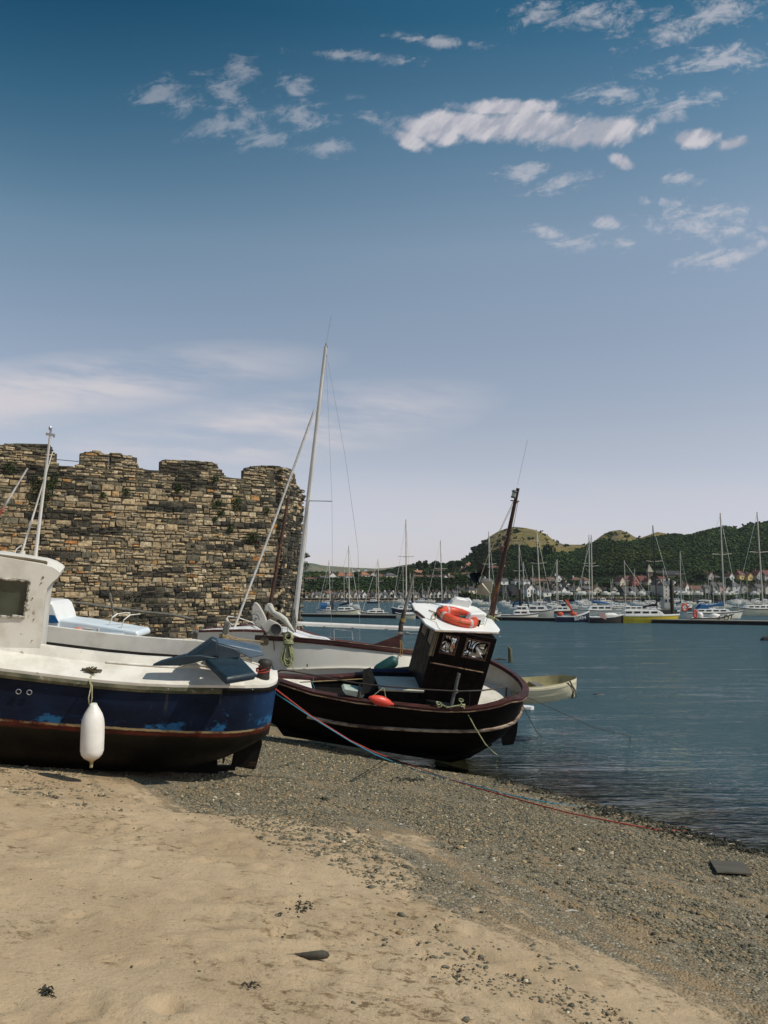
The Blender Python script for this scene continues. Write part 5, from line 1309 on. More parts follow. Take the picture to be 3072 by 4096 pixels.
mb = MB(); mb.loft(sweep(ringpath(abm, azg, xa[1:]), [(.03, -.035), (.045, .0), (.035, .075), (-.07, .08), (-.08, .0), (-.07, -.035)]), close=True, cap=True); mb.build('gunwale', MAROON, wfb, auto=35)
mb = MB(); mb.loft(sweep(ringpath(abm, azg, xa[1:], .04, .075), [(-.01, -.008), (.01, -.004), (.008, .008), (-.01, .01)]), close=True, cap=True); mb.build('edge_strip', LEDGE, wfb, auto=35)
mb = MB(); mb.prism([FA.Y(u, v, -.10) for u, v in ((1066, 2545), (1082, 2545), (1086, 2600), (1080, 2700), (1068, 2700), (1056, 2640), (1056, 2610))], (0, .2, 0)); mb.build('stem', mat('yellow brown stem', (.34, .23, .09), (.20, .13, .06), 7, .8, stretch=(1, 1, .3)), wfb)
mb = MB(); mb.tube([FA.Y(1079, 2550, -.16), FA.Y(1073, 2640, -.16), FA.Y(1070, 2720, -.16)], .022, 6); mb.build('stem_band', BLACKP, wfb)
mb = MB(); q = [FA.Y(u, v, -.85) for u, v in ((1490, 2579), (1606, 2536), (1598, 2566), (1594, 2605), (1560, 2596))]; mb.prism(q, (.0, .08, .0)); mb.build('stern_board', MAROON, wfb)
mb = MB()
for a, b_, r_ in (((1094, 2560), (1097, 2602), .010), ((1081, 2640), (1100, 2695), .010), ((1228, 2656), (1228, 2668), .015)):
    mb.tube([near(FA, abm, *a) + Vector((0, -.03, 0)), near(FA, abm, *b_) + Vector((0, -.03, 0))], r_, 5)
mb.build('drain_streak', RUST, wfb)
mb = MB(); mb.tube([FA.Y(u, v, -.2) for u, v in ((1054, 2600), (1067, 2500), (1100, 2310), (1153, 1993))], [.052, .05, .045, .036], 10); mb.build('foremast', RUST, wfb, auto=40)
mb = MB(); q = FA.Y(1148, 2024, -.2); mb.tube([q + Vector((-.09, 0, .01)), q + Vector((.09, 0, -.02))], .014, 6); mb.tube([q + Vector((.07, 0, -.01)), q + Vector((.15, 0, -.05)), q + Vector((.13, 0, .03))], .010, 5); mb.build('mast_shackle', mat('pale cord', (.5, .42, .3), None, 9, .8), wfb)
mb = MB(); mb.tube([FA.Y(u, v, -.7) for u, v in ((1597, 2606), (1604, 2500), (1618, 2440))], [.062, .058, .045], 10); mb.build('mizzen_mast', mat('blackened mast', (.022, .018, .014), (.06, .045, .03), 8, .8), wfb, auto=40)
mb = MB(); mb.tube([FA.Y(u, v, -.7) for u, v in ((1606, 2490), (1632, 2390), (1655, 2297))], [.045, .04, .030], 10); mb.build('mizzen_pole', mat('grey boathook wood', (.19, .175, .14), (.10, .09, .07), 9, .8, stretch=(1, 1, .2)), wfb, auto=40)
mb = MB()
for i in range(3): 
    q = FA.Y(1611, 2476 + 5 * i, -.7); mb.tube([q + Vector((.062 * math.cos(a), .062 * math.sin(a), .012 * math.sin(a))) for a in [j * math.pi / 6 for j in range(12)]], .010, 5, closed=True)
mb.build('mast_lashing', mat('yellow lashing', (.40, .28, .08), None, 20, .8), wfb)
mb = MB(); q = FA.Y(1600, 2534, -.72); mb.box(q, (.18, .10, .07), bev=.01); mb.tube([q + Vector((.05, 0, .0)), q + Vector((.45, 0, .03))], .012, 6); mb.ball(q + Vector((.17, -.03, .02)), (.05, .035, .035)); mb.build('mast_fitting', mat('dull fitting', (.06, .05, .045), (.3, .28, .25), 12, .6), wfb)
mb = MB(); ty = [FA.Y(u, v, -.95) for u, v in ((1600, 2560), (1603, 2600), (1598, 2622), (1606, 2628))]; mb.tube(ty, .010, 5); mb.tube([FA.Y(u, v, -.95) for u, v in ((1602, 2560), (1612, 2580), (1608, 2618), (1592, 2625))], .009, 5)
o_ = mb.build('rope', mat('tan cord', (.3, .2, .1)), None); o_.matrix_world = FA.M; tag(o_, 'knotted tan rope holding the green fender to the raised stern board', 'rope')
q0 = S(1540, 2655, 18.7)
e = S(1590, 2636, 18.75) - q0; e2 = S(1500, 2690, 18.7) - q0
gf = empty('fender', q0, 'teal green fender hanging slantwise against the white hull beside the wheelhouse', 'fender')
mb = MB(); L = (e2 - e).length; mb.lathe([(0, 0), (.03, .0), (.07, .02), (.12, .06), (.135, .12), (.14, .3), (.135, L - .1), (.11, L - .03), (0, L)], e, e2 - e, 18); mb.build('body', mat('teal fender', (.015, .085, .075), (.01, .06, .06), 4, .5), gf, smooth=True)

# coil of green rope hanging at the bow
cr = random.Random(31); mb = MB()
def AP(u, v, y=-.62): return FA.M @ FA.Y(u, v, y)
for i in range(15):
    du0, w = cr.uniform(-9, 9), cr.uniform(11, 30); c0_ = 1149 + cr.uniform(-4, 4); yb = cr.uniform(-.95, -.80); vb = cr.uniform(2640, 2672)
    pts = [AP(1152 + du0 * .6, 2573, yb), AP(c0_ - w * .62, 2600, yb), AP(c0_ - w, 2636, yb), AP(c0_ - w * .6, vb - 8, yb), AP(c0_, vb, yb), AP(c0_ + w * .6, vb - 8, yb), AP(c0_ + w * .9, 2632, yb), AP(c0_ + w * .6, 2600, yb), AP(1156 + du0 * .6, 2573, yb)]
    sp_ = []
    for a, b_ in zip(pts, pts[1:]): sp_ += [a, (a + b_) / 2]
    sp_.append(pts[-1]); mb.tube(sp_, .0125, 6)
for i in range(5):
    r_ = 12 + 2.0 * i; mb.tube([AP(1153 + r_ * math.cos(a), 2548 + r_ * math.sin(a), -.97 + .02 * i) for a in [j * math.pi / 8 for j in range(16)]], .013, 6, closed=True)
for i in range(4):
    mb.tube([AP(1153 + 19 * math.cos(a), 2566 + 3.6 * i + 3 * math.sin(a), -.92 + .06 * math.sin(a)) for a in [j * math.pi / 7 for j in range(14)]], .013, 6, closed=True)
mb.tube([AP(1150, 2536, -.9), AP(1152, 2515, -.8), AP(1145, 2502, -.6)], .011, 6); mb.tube([AP(1166, 2640, -.93), AP(1171, 2668, -.93), AP(1176, 2690, -.93)], .009, 5)
tag(mb.build('rope_coil', ROPEG, None, smooth=True), 'coil of green and cream rope hanging at the bow of the white boat', 'rope')
# line hauler on the bow: flared plates, arm and round drum
WG = mat('chalky white casting', (.56, .53, .47), (.47, .44, .38), 4, .6, wear=(.25, .21, .16), wscale=8, wlo=.68, whi=.76, bump=.15, bscale=30, bdist=.004)
h0 = S(1080, 2500, 19.3)
hl = empty('line_hauler', h0, 'white line hauler with flared plates and a round dark drum on the bow', 'winch')
def H(u, v, d): return S(u, v, d) - h0
mb = MB(); mb.prism([H(u, v, 19.35) for u, v in ((1017, 2408), (1026, 2409), (1038, 2422), (1058, 2458), (1066, 2478), (1068, 2500), (1052, 2522), (1035, 2512), (1020, 2500), (1010, 2482), (1005, 2455), (1007, 2426))], (.0, .09, 0)); o_ = mb.build('plate', WG, hl); bev(o_, .03, 3)
mb = MB(); mb.tube([H(1028, 2469, 19.33) + Vector((.105 * math.cos(a), 0, .145 * math.sin(a))) for a in [j * math.pi / 12 for j in range(20)]], .005, 5); mb.ball(H(1026, 2472, 19.33), (.03, .02, .03), 8, 6); mb.build('plate_boss', mat('grey casting', (.30, .28, .25), None, 6, .6), hl)
mb = MB(); mb.prism([H(u, v, 19.7) for u, v in ((1070, 2412), (1058, 2425), (1056, 2445), (1072, 2450), (1096, 2470), (1112, 2465), (1100, 2445), (1092, 2425), (1086, 2414))], (.0, .10, 0)); o_ = mb.build('plate', WG, hl); bev(o_, .03, 3)
mb = MB(); mb.tube([H(1078, 2424, 19.45), H(1096, 2452, 19.4), H(1118, 2464, 19.35), H(1140, 2480, 19.3), H(1158, 2505, 19.25), H(1176, 2528, 19.2)], [.035, .062, .075, .07, .05, .028], 12); mb.build('arm', WG, hl, smooth=True)
mb = MB(); mb.prism([H(u, v, 19.25) for u, v in ((1040, 2500), (1078, 2476), (1112, 2492), (1130, 2512), (1128, 2532), (1112, 2546), (1090, 2544), (1062, 2530))], (0, .08, 0)); o_ = mb.build('bracket', WG, hl); bev(o_, .02, 3)
dc = H(1103, 2518, 19.12)
mb = MB(); mb.lathe([(.115, .12), (.145, .06), (.148, .0), (.135, -.01), (.118, -.01), (.114, .02), (.10, .10), (.0, .115)], dc, (0, 1, 0), 26); o_ = mb.build('drum', WG, hl, auto=40)
mb = MB(); mb.lathe([(.0, .0), (.06, -.004), (.112, -.010), (.112, .02), (.0, .02)], dc, (0, 1, 0), 24); mb.tube([dc + Vector((.128 * math.cos(a), -.014, .128 * math.sin(a))) for a in [j * math.pi / 12 for j in range(24)]], .006, 5, closed=True); mb.build('drum_mouth', mat('dark drum rubber', (.022, .022, .022), (.05, .05, .048), 8, .6), o_, auto=40)
mb = MB(); mb.tube([H(1030, 2520, 19.3), H(1020, 2512, 19.35), H(985, 2492, 19.5), H(975, 2487, 19.5)], .014, 6); mb.build('bow_tube', METW, hl)

# ------------------------------------------------------------------ sailing yacht behind
FY = Frame(S(1230, 2590, 24.5), yaw=4, pitch=4.0, heel=3)
def ybm(X): return interp(X, [-3.2, -3.0, -2.4, -1.4, 0, 1.8, 3.0, 3.4, 3.5], [0, .25, .65, 1.0, 1.2, 1.15, .95, .8, 0])
yg = [near(FY, ybm, u, v) for u, v in ((770, 2527), (850, 2523), (1000, 2521), (1130, 2530), (1300, 2590), (1500, 2615), (1650, 2630))]
yzg = lambda X: interp(X, [p.x for p in yg], [p.z for p in yg])
xy = [-3.2, -3.15, -3.0, -2.7, -2.3, -1.8, -1.2, -.6, 0, .6, 1.2, 1.8, 2.4, 3.0, 3.3, 3.5]
yac = FY.root('sailing_yacht', 'white sailing yacht with a maroon toe rail and tall white mast near the castle', 'yacht')
simple_boat(FY, yac, ybm, yzg, lambda X: interp(X, [-3.2, -2.6, 3.5], [yzg(-3.2) - .55, yzg(-2) - .95, yzg(0) - 1.0]), xy, HW)
mb = MB(); mb.loft(sweep(ringpath(ybm, yzg, xy[1:]), [(.02, -.03), (.035, .0), (.02, .035), (-.05, .035), (-.05, -.02)]), close=True, cap=True); mb.build('toe_rail', mat('red brown rail', (.13, .030, .025), (.08, .02, .018), 8, .5, wear=(.5, .45, .4), wscale=9, wlo=.6, whi=.66), yac, auto=35)
mb = MB(); mb.loft([[Vector((X, y_ * ybm(X) * .96, yzg(X) + .03 - .04 * abs(y_))) for y_ in (-1, -.5, 0, .5, 1)] for X in xy]); mb.build('deck', WHITE2, yac)
cab = [FY.Y(u, v, 0) for u, v in ((1172, 2552), (1200, 2546), (1250, 2546), (1300, 2554), (1318, 2561), (1330, 2580), (1172, 2580))]
mb = MB(); mb.prism([p + Vector((0, -.5, 0)) for p in cab], (0, 1.0, 0)); bev(mb.build('coachroof', WHITE2, yac), .05, 3)
mh, mt = FY.Y(1170, 2560, 0), FY.Y(1303, 1386, 0); md = (mt - mh).normalized()
mb = MB(); mb.tube([mh, mh.lerp(mt, .6), mt], [.075, .066, .048], 14); ymast = mb.build('mast', ALU, yac, auto=40)
mb = MB(); mb.tube([mh.lerp(mt, t) + Vector((.066 - .02 * t, 0, 0)) for t in (.02, .5, .97)], .010, 5); mb.build('sail_track', mat('dark groove', (.05, .05, .05), None, 4, .6), ymast)
mb = MB(); mb.tube([mt + Vector((-.03, 0, 0)), mt + Vector((.06, 0, .0))], .03, 8); mb.tube([mt, mt + md * .10], .02, 6); mb.tube([mt, FY.Y(1325, 1262, 0)], .004, 5); mb.build('masthead_fitting', mat('dull fitting', (.1, .1, .1)), ymast)
mb = MB(); sp_ = FY.Y(1221, 2003, 0); mb.tube([FY.Y(1162, 2002, .3), sp_, FY.Y(1329, 2005, -.4)], .012, 6); mb.build('spreader', mat('dark spreader', (.08, .075, .07), None, 5, .5), ymast)
mb = MB(); bo0, bo1 = FY.Y(1184, 2494, -.1), FY.Y(1700, 2516, -.3)
mb.tube([bo0, bo0.lerp(bo1, .5), bo1], .062, 12); boom = mb.build('boom', mat('white boom', (.74, .71, .66), (.64, .60, .54), 2, .4), yac, auto=40)
mb = MB()
for t in (.06, .22, .44, .7): mb.box(bo0.lerp(bo1, t) + Vector((0, -.03, -.06)), (.07, .03, .03))
for i in range(9): mb.tube([bo0 + Vector((cr.uniform(-.12, .02), -.08, .02)), bo0 + Vector((cr.uniform(-.14, .0), -.09, .30 + cr.uniform(-.1, .2))), bo0 + Vector((cr.uniform(-.1, .04), -.09, -.25))], .010, 5)
mb.build('boom_fitting', mat('dark blue lines', (.03, .04, .06), (.2, .18, .12), 20, .8), boom)
def wire(name, pts, r_, m_, parent, Fr=FY):
    mb = MB(); mb.tube([Fr.Y(*p) for p in pts], r_, 5); return mb.build(name, m_, parent)
wire('furled_forestay', [(935, 2519, 0), (1100, 2080, 0), (1259, 1639, 0)], .038, METW, yac)
wire('backstay', [(1303, 1400, 0), (1380, 1820, 0), (1432, 2200, .1), (1440, 2560, .1)], .005, STEEL, yac)
wire('shroud', [(1270, 1640, -.1), (1236, 2005, -.5), (1185, 2490, -.6)], .005, STEEL, yac); wire('shroud', [(1300, 1410, .1), (1240, 2003, .5), (1222, 2200, .55), (1196, 2540, .6)], .005, STEEL, yac)
wire('shroud', [(1303, 1400, -.1), (1328, 2005, -.4), (1330, 2300, -.5), (1322, 2560, -.6)], .004, STEEL, yac)
mb = MB(); mb.tube([FY.Y(u, v, y) for u, v, y in ((930, 2500, -.2), (905, 2478, -.1), (912, 2466, 0), (945, 2468, .1), (1010, 2490, .4), (1035, 2512, .5))], .014, 6); mb.tube([FY.Y(u, v, y) for u, v, y in ((908, 2470, 0), (925, 2515, -.2))], .012, 6); mb.build('pulpit_rail', METW, yac)
mb = MB(); mb.tube([FY.Y(u, v, -.2) for u, v in ((1338, 2560), (1336, 2520), (1342, 2516), (1395, 2522), (1408, 2526), (1412, 2560))], .012, 6); mb.build('hoop_rail', STEEL, yac)
mb = MB(); mb.tube([FY.Y(u, v, 0) for u, v in ((768, 2535), (772, 2524), (785, 2524), (790, 2535))], .03, 6); mb.build('bow_roller', STEEL, yac)

# maroon and white stern of a small boat and a mooring post with lashings
p0_ = S(905, 2545, 15.5)
pst = empty('mooring_post', p0_, 'grey wooden mooring post lashed with tan rope behind the blue cushions', 'post')
mb = MB(); mb.box(S(902, 2530, 15.5) - p0_, (.115, .10, .42), Matrix.Rotation(R(9), 3, 'Y'), taper=.92, bev=.02); mb.build('post', GREYW, pst)
mb = MB()
for i in range(8): mb.tube([S(894 + cr.uniform(-2, 2), 2540 + i * 4, 15.45) - p0_ + Vector((.085 * math.cos(a) * (1 + .25 * (i > 4)), .08 * math.sin(a) + .05, .010 * math.sin(a + i))) for a in [j * math.pi / 6 for j in range(12)]], .012, 5, closed=True)
mb.build('lashing', mat('tan rope lashing', (.40, .30, .17), (.24, .18, .10), 30, .9, bump=.5, bscale=150), pst)
mb = MB()
for off in (0, .03): mb.tube([S(890, 2545, 15.4) + Vector((0, 0, off)), S(945, 2560, 16.5) + Vector((0, 0, off)), S(1010, 2562, 18), S(1058, 2566, 19.3) + Vector((0, 0, -off))], .014, 6)
for i in range(5): mb.tube([S(1058, 2556 + i * 5, 19.4) + Vector((.085 * math.cos(a), .085 * math.sin(a), .02 * math.sin(a))) for a in [j * math.pi / 6 for j in range(12)]], .014, 5, closed=True)
tag(mb.build('rope', mat('tan rope lashing', (0, 0, 0)), None, smooth=True), 'tan rope stretched from the grey post to the rusty foremast', 'rope')

# pale cabin cruiser moored behind the blue boat
FD = Frame(S(330, 2560, 15.2), yaw=3, pitch=3.2, heel=2)
cz = empty('cabin_cruiser', FD.M, 'pale blue and white cabin cruiser with a blue window, behind the blue boat', 'boat')
PBL = mat('pale blue gelcoat', (.72, .76, .77), (.62, .70, .74), 2, .4); 
def dbm(X): return interp(X, [-2.4, -.5, .3, .8, 1.0], [.9, .9, .75, .5, .28])
dg = [near(FD, dbm, u, v) for u, v in ((-60, 2520), (230, 2534), (400, 2538), (552, 2545))]
dzg = lambda X: interp(X, [p.x for p in dg], [p.z for p in dg])
xd = [-2.4, -1.6, -1, -.5, 0, .3, .6, .8, .92, 1.0]
mb = MB(); mb.loft([[Vector((X, -dbm(X) * f, dzg(X) + z)) for f, z in ((1, .05), (1, -.05), (.97, -.25), (.85, -.55), (.4, -.8))] + [Vector((X, dbm(X) * f, dzg(X) + z)) for f, z in ((.4, -.8), (.85, -.55), (.97, -.25), (1, -.05), (1, .05))] for X in xd], cap=True); mb.build('hull', PBL, cz, auto=40)
fdk = [FD.Y(u, v, -.45) for u, v in ((225, 2475), (330, 2488), (430, 2505), (545, 2524), (554, 2532), (554, 2552), (225, 2545))]
mb = MB(); mb.prism(fdk, (0, .95, 0)); bev(mb.build('foredeck', PBL, cz), .05, 3)
cb = [FD.Y(u, v, -.5) for u, v in ((-40, 2395), (168, 2402), (196, 2405), (212, 2418), (226, 2458), (234, 2492), (230, 2548), (-40, 2540))]
mb = MB(); mb.prism(cb, (0, 1.05, 0)); cbo = mb.build('cabin', WHITE2, cz); bev(cbo, .03, 3)
mb = MB(); mb.prism([FD.Y(u, v, -.512) for u, v in ((120, 2456), (219, 2461), (236, 2492), (120, 2490))], (0, .01, 0)); mb.build('window', mat('blue tinted window', (.01, .13, .30), (.01, .09, .22), 3, .25), cbo)
mb = MB(); mb.tube([FD.Y(u, v, -.51) for u, v in ((120, 2513), (205, 2514), (218, 2520), (221, 2548))], .010, 6); mb.build('window_frame', DARK, cbo)
mb = MB(); mb.prism([FD.Y(u, v, -.512) for u, v in ((130, 2516), (193, 2517), (193, 2546), (130, 2546))], (0, .01, 0)); mb.build('window', mat('grey window', (.25, .25, .23), (.45, .43, .38), 6, .3), cbo)
mb = MB()
for pts in (((439, 2495, -.3), (448, 2470, -.3), (470, 2455, -.2), (505, 2451, 0), (520, 2452, .2)), ((486, 2512, -.4), (495, 2480, -.4), (520, 2460, -.3), (560, 2456, -.1)), ((394, 2512, -.45), (395, 2550, -.45)), ((240, 2507, -.4), (352, 2514, -.45)), ((352, 2514, -.45), (480, 2520, -.4))):
    mb.tube([FD.Y(*p) for p in pts], .011, 6)
mb.build('deck_rail', METW, cz)
mb = MB(); c_ = FD.Y(311, 2527, -.6); mb.ball((0, 0, 0), .085, 16, 12); o_ = mb.build('buoy', mat('pink orange buoy', (.62, .22, .13), (.5, .17, .10), 5, .5), None, smooth=True); o_.location = FD.M @ c_; tag(o_, 'round faded orange buoy on the side of the pale cabin cruiser', 'buoy')
mb = MB(); c_ = FD.Y(312, 2542, -.66); mb.lathe([(.19, -.02), (.15, .02), (.08, .06), (.0, .07)], c_, (0, 0, 1), 12); o_ = mb.build('canvas_bundle', mat('straw canvas', (.36, .29, .15), (.28, .22, .12), 8, .9), None); o_.matrix_world = FD.M; tag(o_, 'straw coloured canvas bundle under the round orange buoy', 'canvas')

# long handrail, posts and dead poles in front of the castle foot
mb = MB(); pts = [(170, 2398), (330, 2414), (430, 2429), (560, 2446), (700, 2461), (772, 2477)]
mb.tube([S(u, v, 24) for u, v in pts], .04, 7); hrr = mb.build('handrail', GREYW, None, auto=40); tag(hrr, 'long weathered wooden handrail sloping past the foot of the castle wall', 'handrail')
for u0, v0, u1, v1, d, lab in ((439, 2372, 462, 2505, 20, 'thin leaning pale pole crossing the weathered handrail'), (294, 2441, 286, 2492, 20, 'short pale stick standing above the pale cruiser foredeck'), (552, 2448, 546, 2520, 24, 'thin green post under the weathered handrail')):
    mb = MB(); mb.tube([S(u1, v1, d), S(u0, v0, d)], .028 if u0 != 552 else .02, 6); tag(mb.build('pole', GREYW if u0 != 552 else mat('green post', (.05, .09, .06), None, 5, .8), None), lab, 'pole')
mb = MB(); sr = random.Random(77)
for i in range(46):
    u, v = sr.uniform(190, 780), sr.uniform(2400, 2560); L = sr.uniform(20, 130); a = sr.uniform(-.9, .2)
    mb.tube([S(u, v, 26), S(u + L * .5 * math.cos(a), v + L * .5 * math.sin(a) - 3, 26), S(u + L * math.cos(a), v + L * math.sin(a), 26)], .007, 4)
tag(mb.build('dead_stems', mat('straw stems', (.30, .25, .15), None, 6, .9), None), 'tangle of thin dry stems at the foot of the castle wall', 'dry stems', kind='stuff')
rk = np.random.RandomState(4); n = 900
rx, ry = rk.uniform(-16, -2.5, n), rk.uniform(24, 41, n)
V, F = scatter_ico(np.column_stack([rx, ry, ground_z(rx, ry) + .05]), np.column_stack([rk.uniform(.12, .34, n), rk.uniform(.10, .26, n), rk.uniform(.06, .16, n)]), rk.uniform(0, 6.28, n), .2, rk)
tc = np.array([(.07, .06, .045), (.13, .11, .075), (.045, .042, .035)])[rk.choice(3, n)]
tag(np_mesh('shore_rocks', V, F, attrmat('pebble stone'), tone=np.repeat(tc, 12, 0)), 'dark weedy rocks scattered below the castle wall', 'rocks', kind='stuff')

# ------------------------------------------------------------------ rowing dinghy, stake, ropes, drift
FR = Frame(S(2190, 2790, 19.5), yaw=-172, pitch=-2.0, heel=-4)
def rbm(X): return interp(X, [-.68, -.64, -.5, -.2, .3, 1.0, 1.6], [0, .14, .33, .52, .62, .60, .5])
# built bow to +x in the picture: the frame is turned, so far side is -Y
def rnear(u, v): 
    X = 0.0
    for _ in range(30):
        p = FR.Y(u, v, rbm(X)); X = .5 * X + .5 * p.x
    return p
rgp = [rnear(u, v) for u, v in ((2298, 2716), (2240, 2735), (2180, 2744), (2112, 2750))]
rzg = lambda X: interp(X, [p.x for p in rgp], [p.z for p in rgp])
din = FR.root('rowing_boat', 'small cream rowing boat floating just beyond the stern of the black boat', 'boat')
xr = [-.68, -.66, -.6, -.5, -.35, -.15, .1, .4, .8, 1.2, 1.6]
CRM = mat('cream boat paint', (.66, .60, .42), (.58, .52, .36), 3, .5, wear=(.35, .28, .16), wscale=6, wlo=.68, whi=.76, bump=.1, bscale=12)
secs = []; isec = []
for X in xr:
    b_, g_ = rbm(X), rzg(X)
    l = [(1, 0), (1.0, -.04), (1.03, -.045), (1.03, -.09), (.98, -.095), (.97, -.17), (.955, -.18), (.93, -.25), (.91, -.26), (.85, -.34), (.62, -.43), (.2, -.47)]
    secs.append([Vector((X, b_ * f, g_ + z)) for f, z in l] + [Vector((X, -b_ * f, g_ + z)) for f, z in l[::-1]])
    isec.append([Vector((X, b_ * f * .95, g_ + z)) for f, z in ((1, 0), (.95, -.14), (.82, -.30), (.5, -.38))] + [Vector((X, -b_ * f * .95, g_ + z)) for f, z in ((.5, -.38), (.82, -.30), (.95, -.14), (1, 0))])
mb = MB(); mb.loft(secs, cap=True); mb.build('hull', CRM, din, auto=35)
mb = MB(); mb.loft(isec); mb.build('inside', mat('yellowed inside', (.46, .40, .20), (.36, .30, .15), 5, .7), din, smooth=True)
mb = MB()
for X in (.2, .9): mb.box((X, 0, rzg(X) - .12), (.2, rbm(X) * 1.8, .03))
mb.build('thwart', GREYW, din)
mb = MB(); dr_ = random.Random(6)
for i in range(7): mb.tube([S(2276 + dr_.uniform(-16, 10), 2720 + dr_.uniform(0, 12), 18.9), S(2290 + dr_.uniform(-6, 14), 2760 + dr_.uniform(-10, 10), 18.8), S(2298 + dr_.uniform(-14, 12), 2795 + dr_.uniform(-12, 4), 18.85)], .008, 5)
tag(mb.build('rope', mat('dark wet line', (0, 0, 0)), None), 'tangle of dark rope hanging over the bow of the cream rowing boat', 'rope')
sb = S(2118, 2832, 18.4); mb = MB(); q = SZ(2118, 2838, 0)
sdn = empty('dinghy', q, 'tip of a small white dinghy showing under the stern of the black boat', 'boat')
mb.loft([[Vector((x, y * w, z)) for y, z in ((-1, .10), (-.8, .02), (0, -.08), (.8, .02), (1, .10))] for x, w in ((-.9, .35), (-.3, .32), (0, .2), (.13, .02))]); mb.loft([[Vector((x, y * w, .10)) for y in (-1, 0, 1)] for x, w in ((-.9, .35), (-.3, .32), (0, .2), (.13, .02))]); mb.build('hull', WHITE2, sdn)
q = SZ(2044, 2650, 0); stk = MB(); hh = 3311 and (S(2040, 2590, q.y).z)
vs = []
for i in range(9):
    t = i / 8; z = lerp(-.5, hh, t); r_ = .125 * (1 - .25 * t) 
    vs.append([q + Vector((-.05 * t + r_ * math.cos(a) * (1 + .1 * math.sin(3 * a + i)), r_ * math.sin(a), z + (0.10 * math.cos(a - 2.6) if i == 8 else 0))) for a in [j * math.pi / 6 for j in range(12)]])
stk.loft(vs, close=True, cap=True); tag(stk.build('stake', mat('mossy stake', (.055, .06, .03), (.11, .105, .045), 6, .9, bump=.6, bscale=12, bdist=.03, stretch=(1, 1, .3)), None, auto=50), 'mossy green wooden stake rising out of the water beyond the wheelhouse', 'post')
mb = MB(); q = SZ(2008, 2638, .02); mb.tube([q + Vector((-.5, 0, -.03)), q + Vector((-.1, 0, .04)), q + Vector((.25, 0, 0))], [.02, .05, .03], 7); tag(mb.build('driftwood', mat('wet driftwood', (.07, .055, .04), None, 6, .7), None), 'low piece of driftwood floating left of the mossy stake', 'driftwood')
mb = MB(); q = SZ(2392, 2777, .0); mb.ball(q, (.22, .12, .035), 10, 6, .2); tag(mb.build('seaweed', mat('wet weed', (.03, .03, .015), None, 6, .5), None), 'dark patch of floating weed right of the cream rowing boat', 'seaweed')

# red and blue mooring ropes
c_bol = FB.M @ BOLC; bolw = c_bol + Vector((0, 0, .10))
mb = MB()
for i in range(3): mb.tube([c_bol + Vector((.088 * math.cos(a), .088 * math.sin(a), .02 * i + .10 + .025 * math.sin(a * 1.0 + i))) for a in [j * math.pi / 7 for j in range(14)]], .0075, 6, closed=True)
mb.tube([bolw + Vector((.07, -.08, .05)), S(1072, 2690, 10.9), S(1080, 2720, 10.85), S(1076, 2740, 10.8)], .010, 6)
redp = [bolw + Vector((-.06, -.09, .0)), S(1076, 2736, 10.8), S(1100, 2755, 10.85), S(1240, 2862, 11.3), S(1400, 2962, 11.9), S(1500, 3010, 12.2)]
for u, v, l in ((1560, 3032, .03), (1640, 3062, .02), (1760, 3104, .02), (1900, 3150, .02), (2100, 3205, .02), (2280, 3253, .02), (2450, 3286, .02), (2620, 3318, .02), (2750, 3325, .0)): redp.append(on_ground(u, v, l))
mb.tube(redp, .0105, 6)
tag(mb.build('mooring_rope', REDR, None, smooth=True), 'red rope tied to the post of the blue boat and running down the beach', 'rope')
mb = MB(); bp = [S(1098, 2770, 10.95), S(1105, 2775, 10.9), S(1250, 2872, 11.3), S(1400, 2965, 11.8), S(1500, 3018, 12.2)]
for u, v, l in ((1570, 3046, .03), (1660, 3078, .02), (1780, 3112, .02), (1900, 3143, .02), (2040, 3180, .02), (2200, 3212, .02), (2400, 3235, .01)): bp.append(on_ground(u, v, l))
mb.tube(bp, .0085, 6)
tag(mb.build('mooring_rope', BLUER, None, smooth=True), 'turquoise blue rope running beside the red one down to the water', 'rope')

# plank, weed and litter on the beach
WET = mat('grey drift plank', (.095, .082, .056), (.06, .052, .038), 8, .8, bump=.4, bscale=30, bdist=.006, stretch=(.3, 1.5, 1))
pl = [on_ground(u, v, l) for u, v, l in ((2838, 3446, .02), (2972, 3455, .03), (3008, 3500, .03), (2866, 3492, .025))]
o_ = slab('drift_board', pl, (0, 0, .022), WET, None, .004); tag(o_, 'grey weathered board lying on the gravel near the water', 'board')
def weed(u, v, n, ru, rv, lab, cat='seaweed', col=(.018, .018, .010), size=.02, name='seaweed', lift=.0):
    g_ = on_ground(u, v); wr_ = random.Random(int(u * 7 + v)); mb = MB()
    for i in range(n):
        p = on_ground(u + wr_.gauss(0, ru), v + wr_.gauss(0, rv)) + Vector((0, 0, wr_.uniform(.0, .015) + lift)); a = wr_.uniform(0, 6.28); L = size * wr_.uniform(.6, 1.8)
        d_ = Vector((math.cos(a), math.sin(a), 0)); d2 = Vector((math.cos(a + 1), math.sin(a + 1), 0))
        mb.tube([p, p + d_ * L * .5 + Vector((0, 0, L * .3)), p + d_ * L * .7 + d2 * L * .5], [L * .12, L * .16, L * .05], 5)
    o_ = mb.build(name, mat('dry weed' if col[0] < .03 else 'straw litter', col, tuple(x * 2 for x in col), 9, .8), None, smooth=True); return tag(o_, lab, cat, 'seaweed on the beach')
weed(1215, 3635, 60, 30, 14, 'scatter of dark dried weed in the middle of the sand'); weed(1120, 3672, 12, 14, 5, 'small curl of dark weed left of the middle scatter')
weed(192, 3975, 22, 13, 7, 'dark ragged lump of weed at the lower left of the sand', size=.022); weed(1000, 3950, 12, 12, 5, 'small dark weed lump low in the middle of the sand', size=.02)
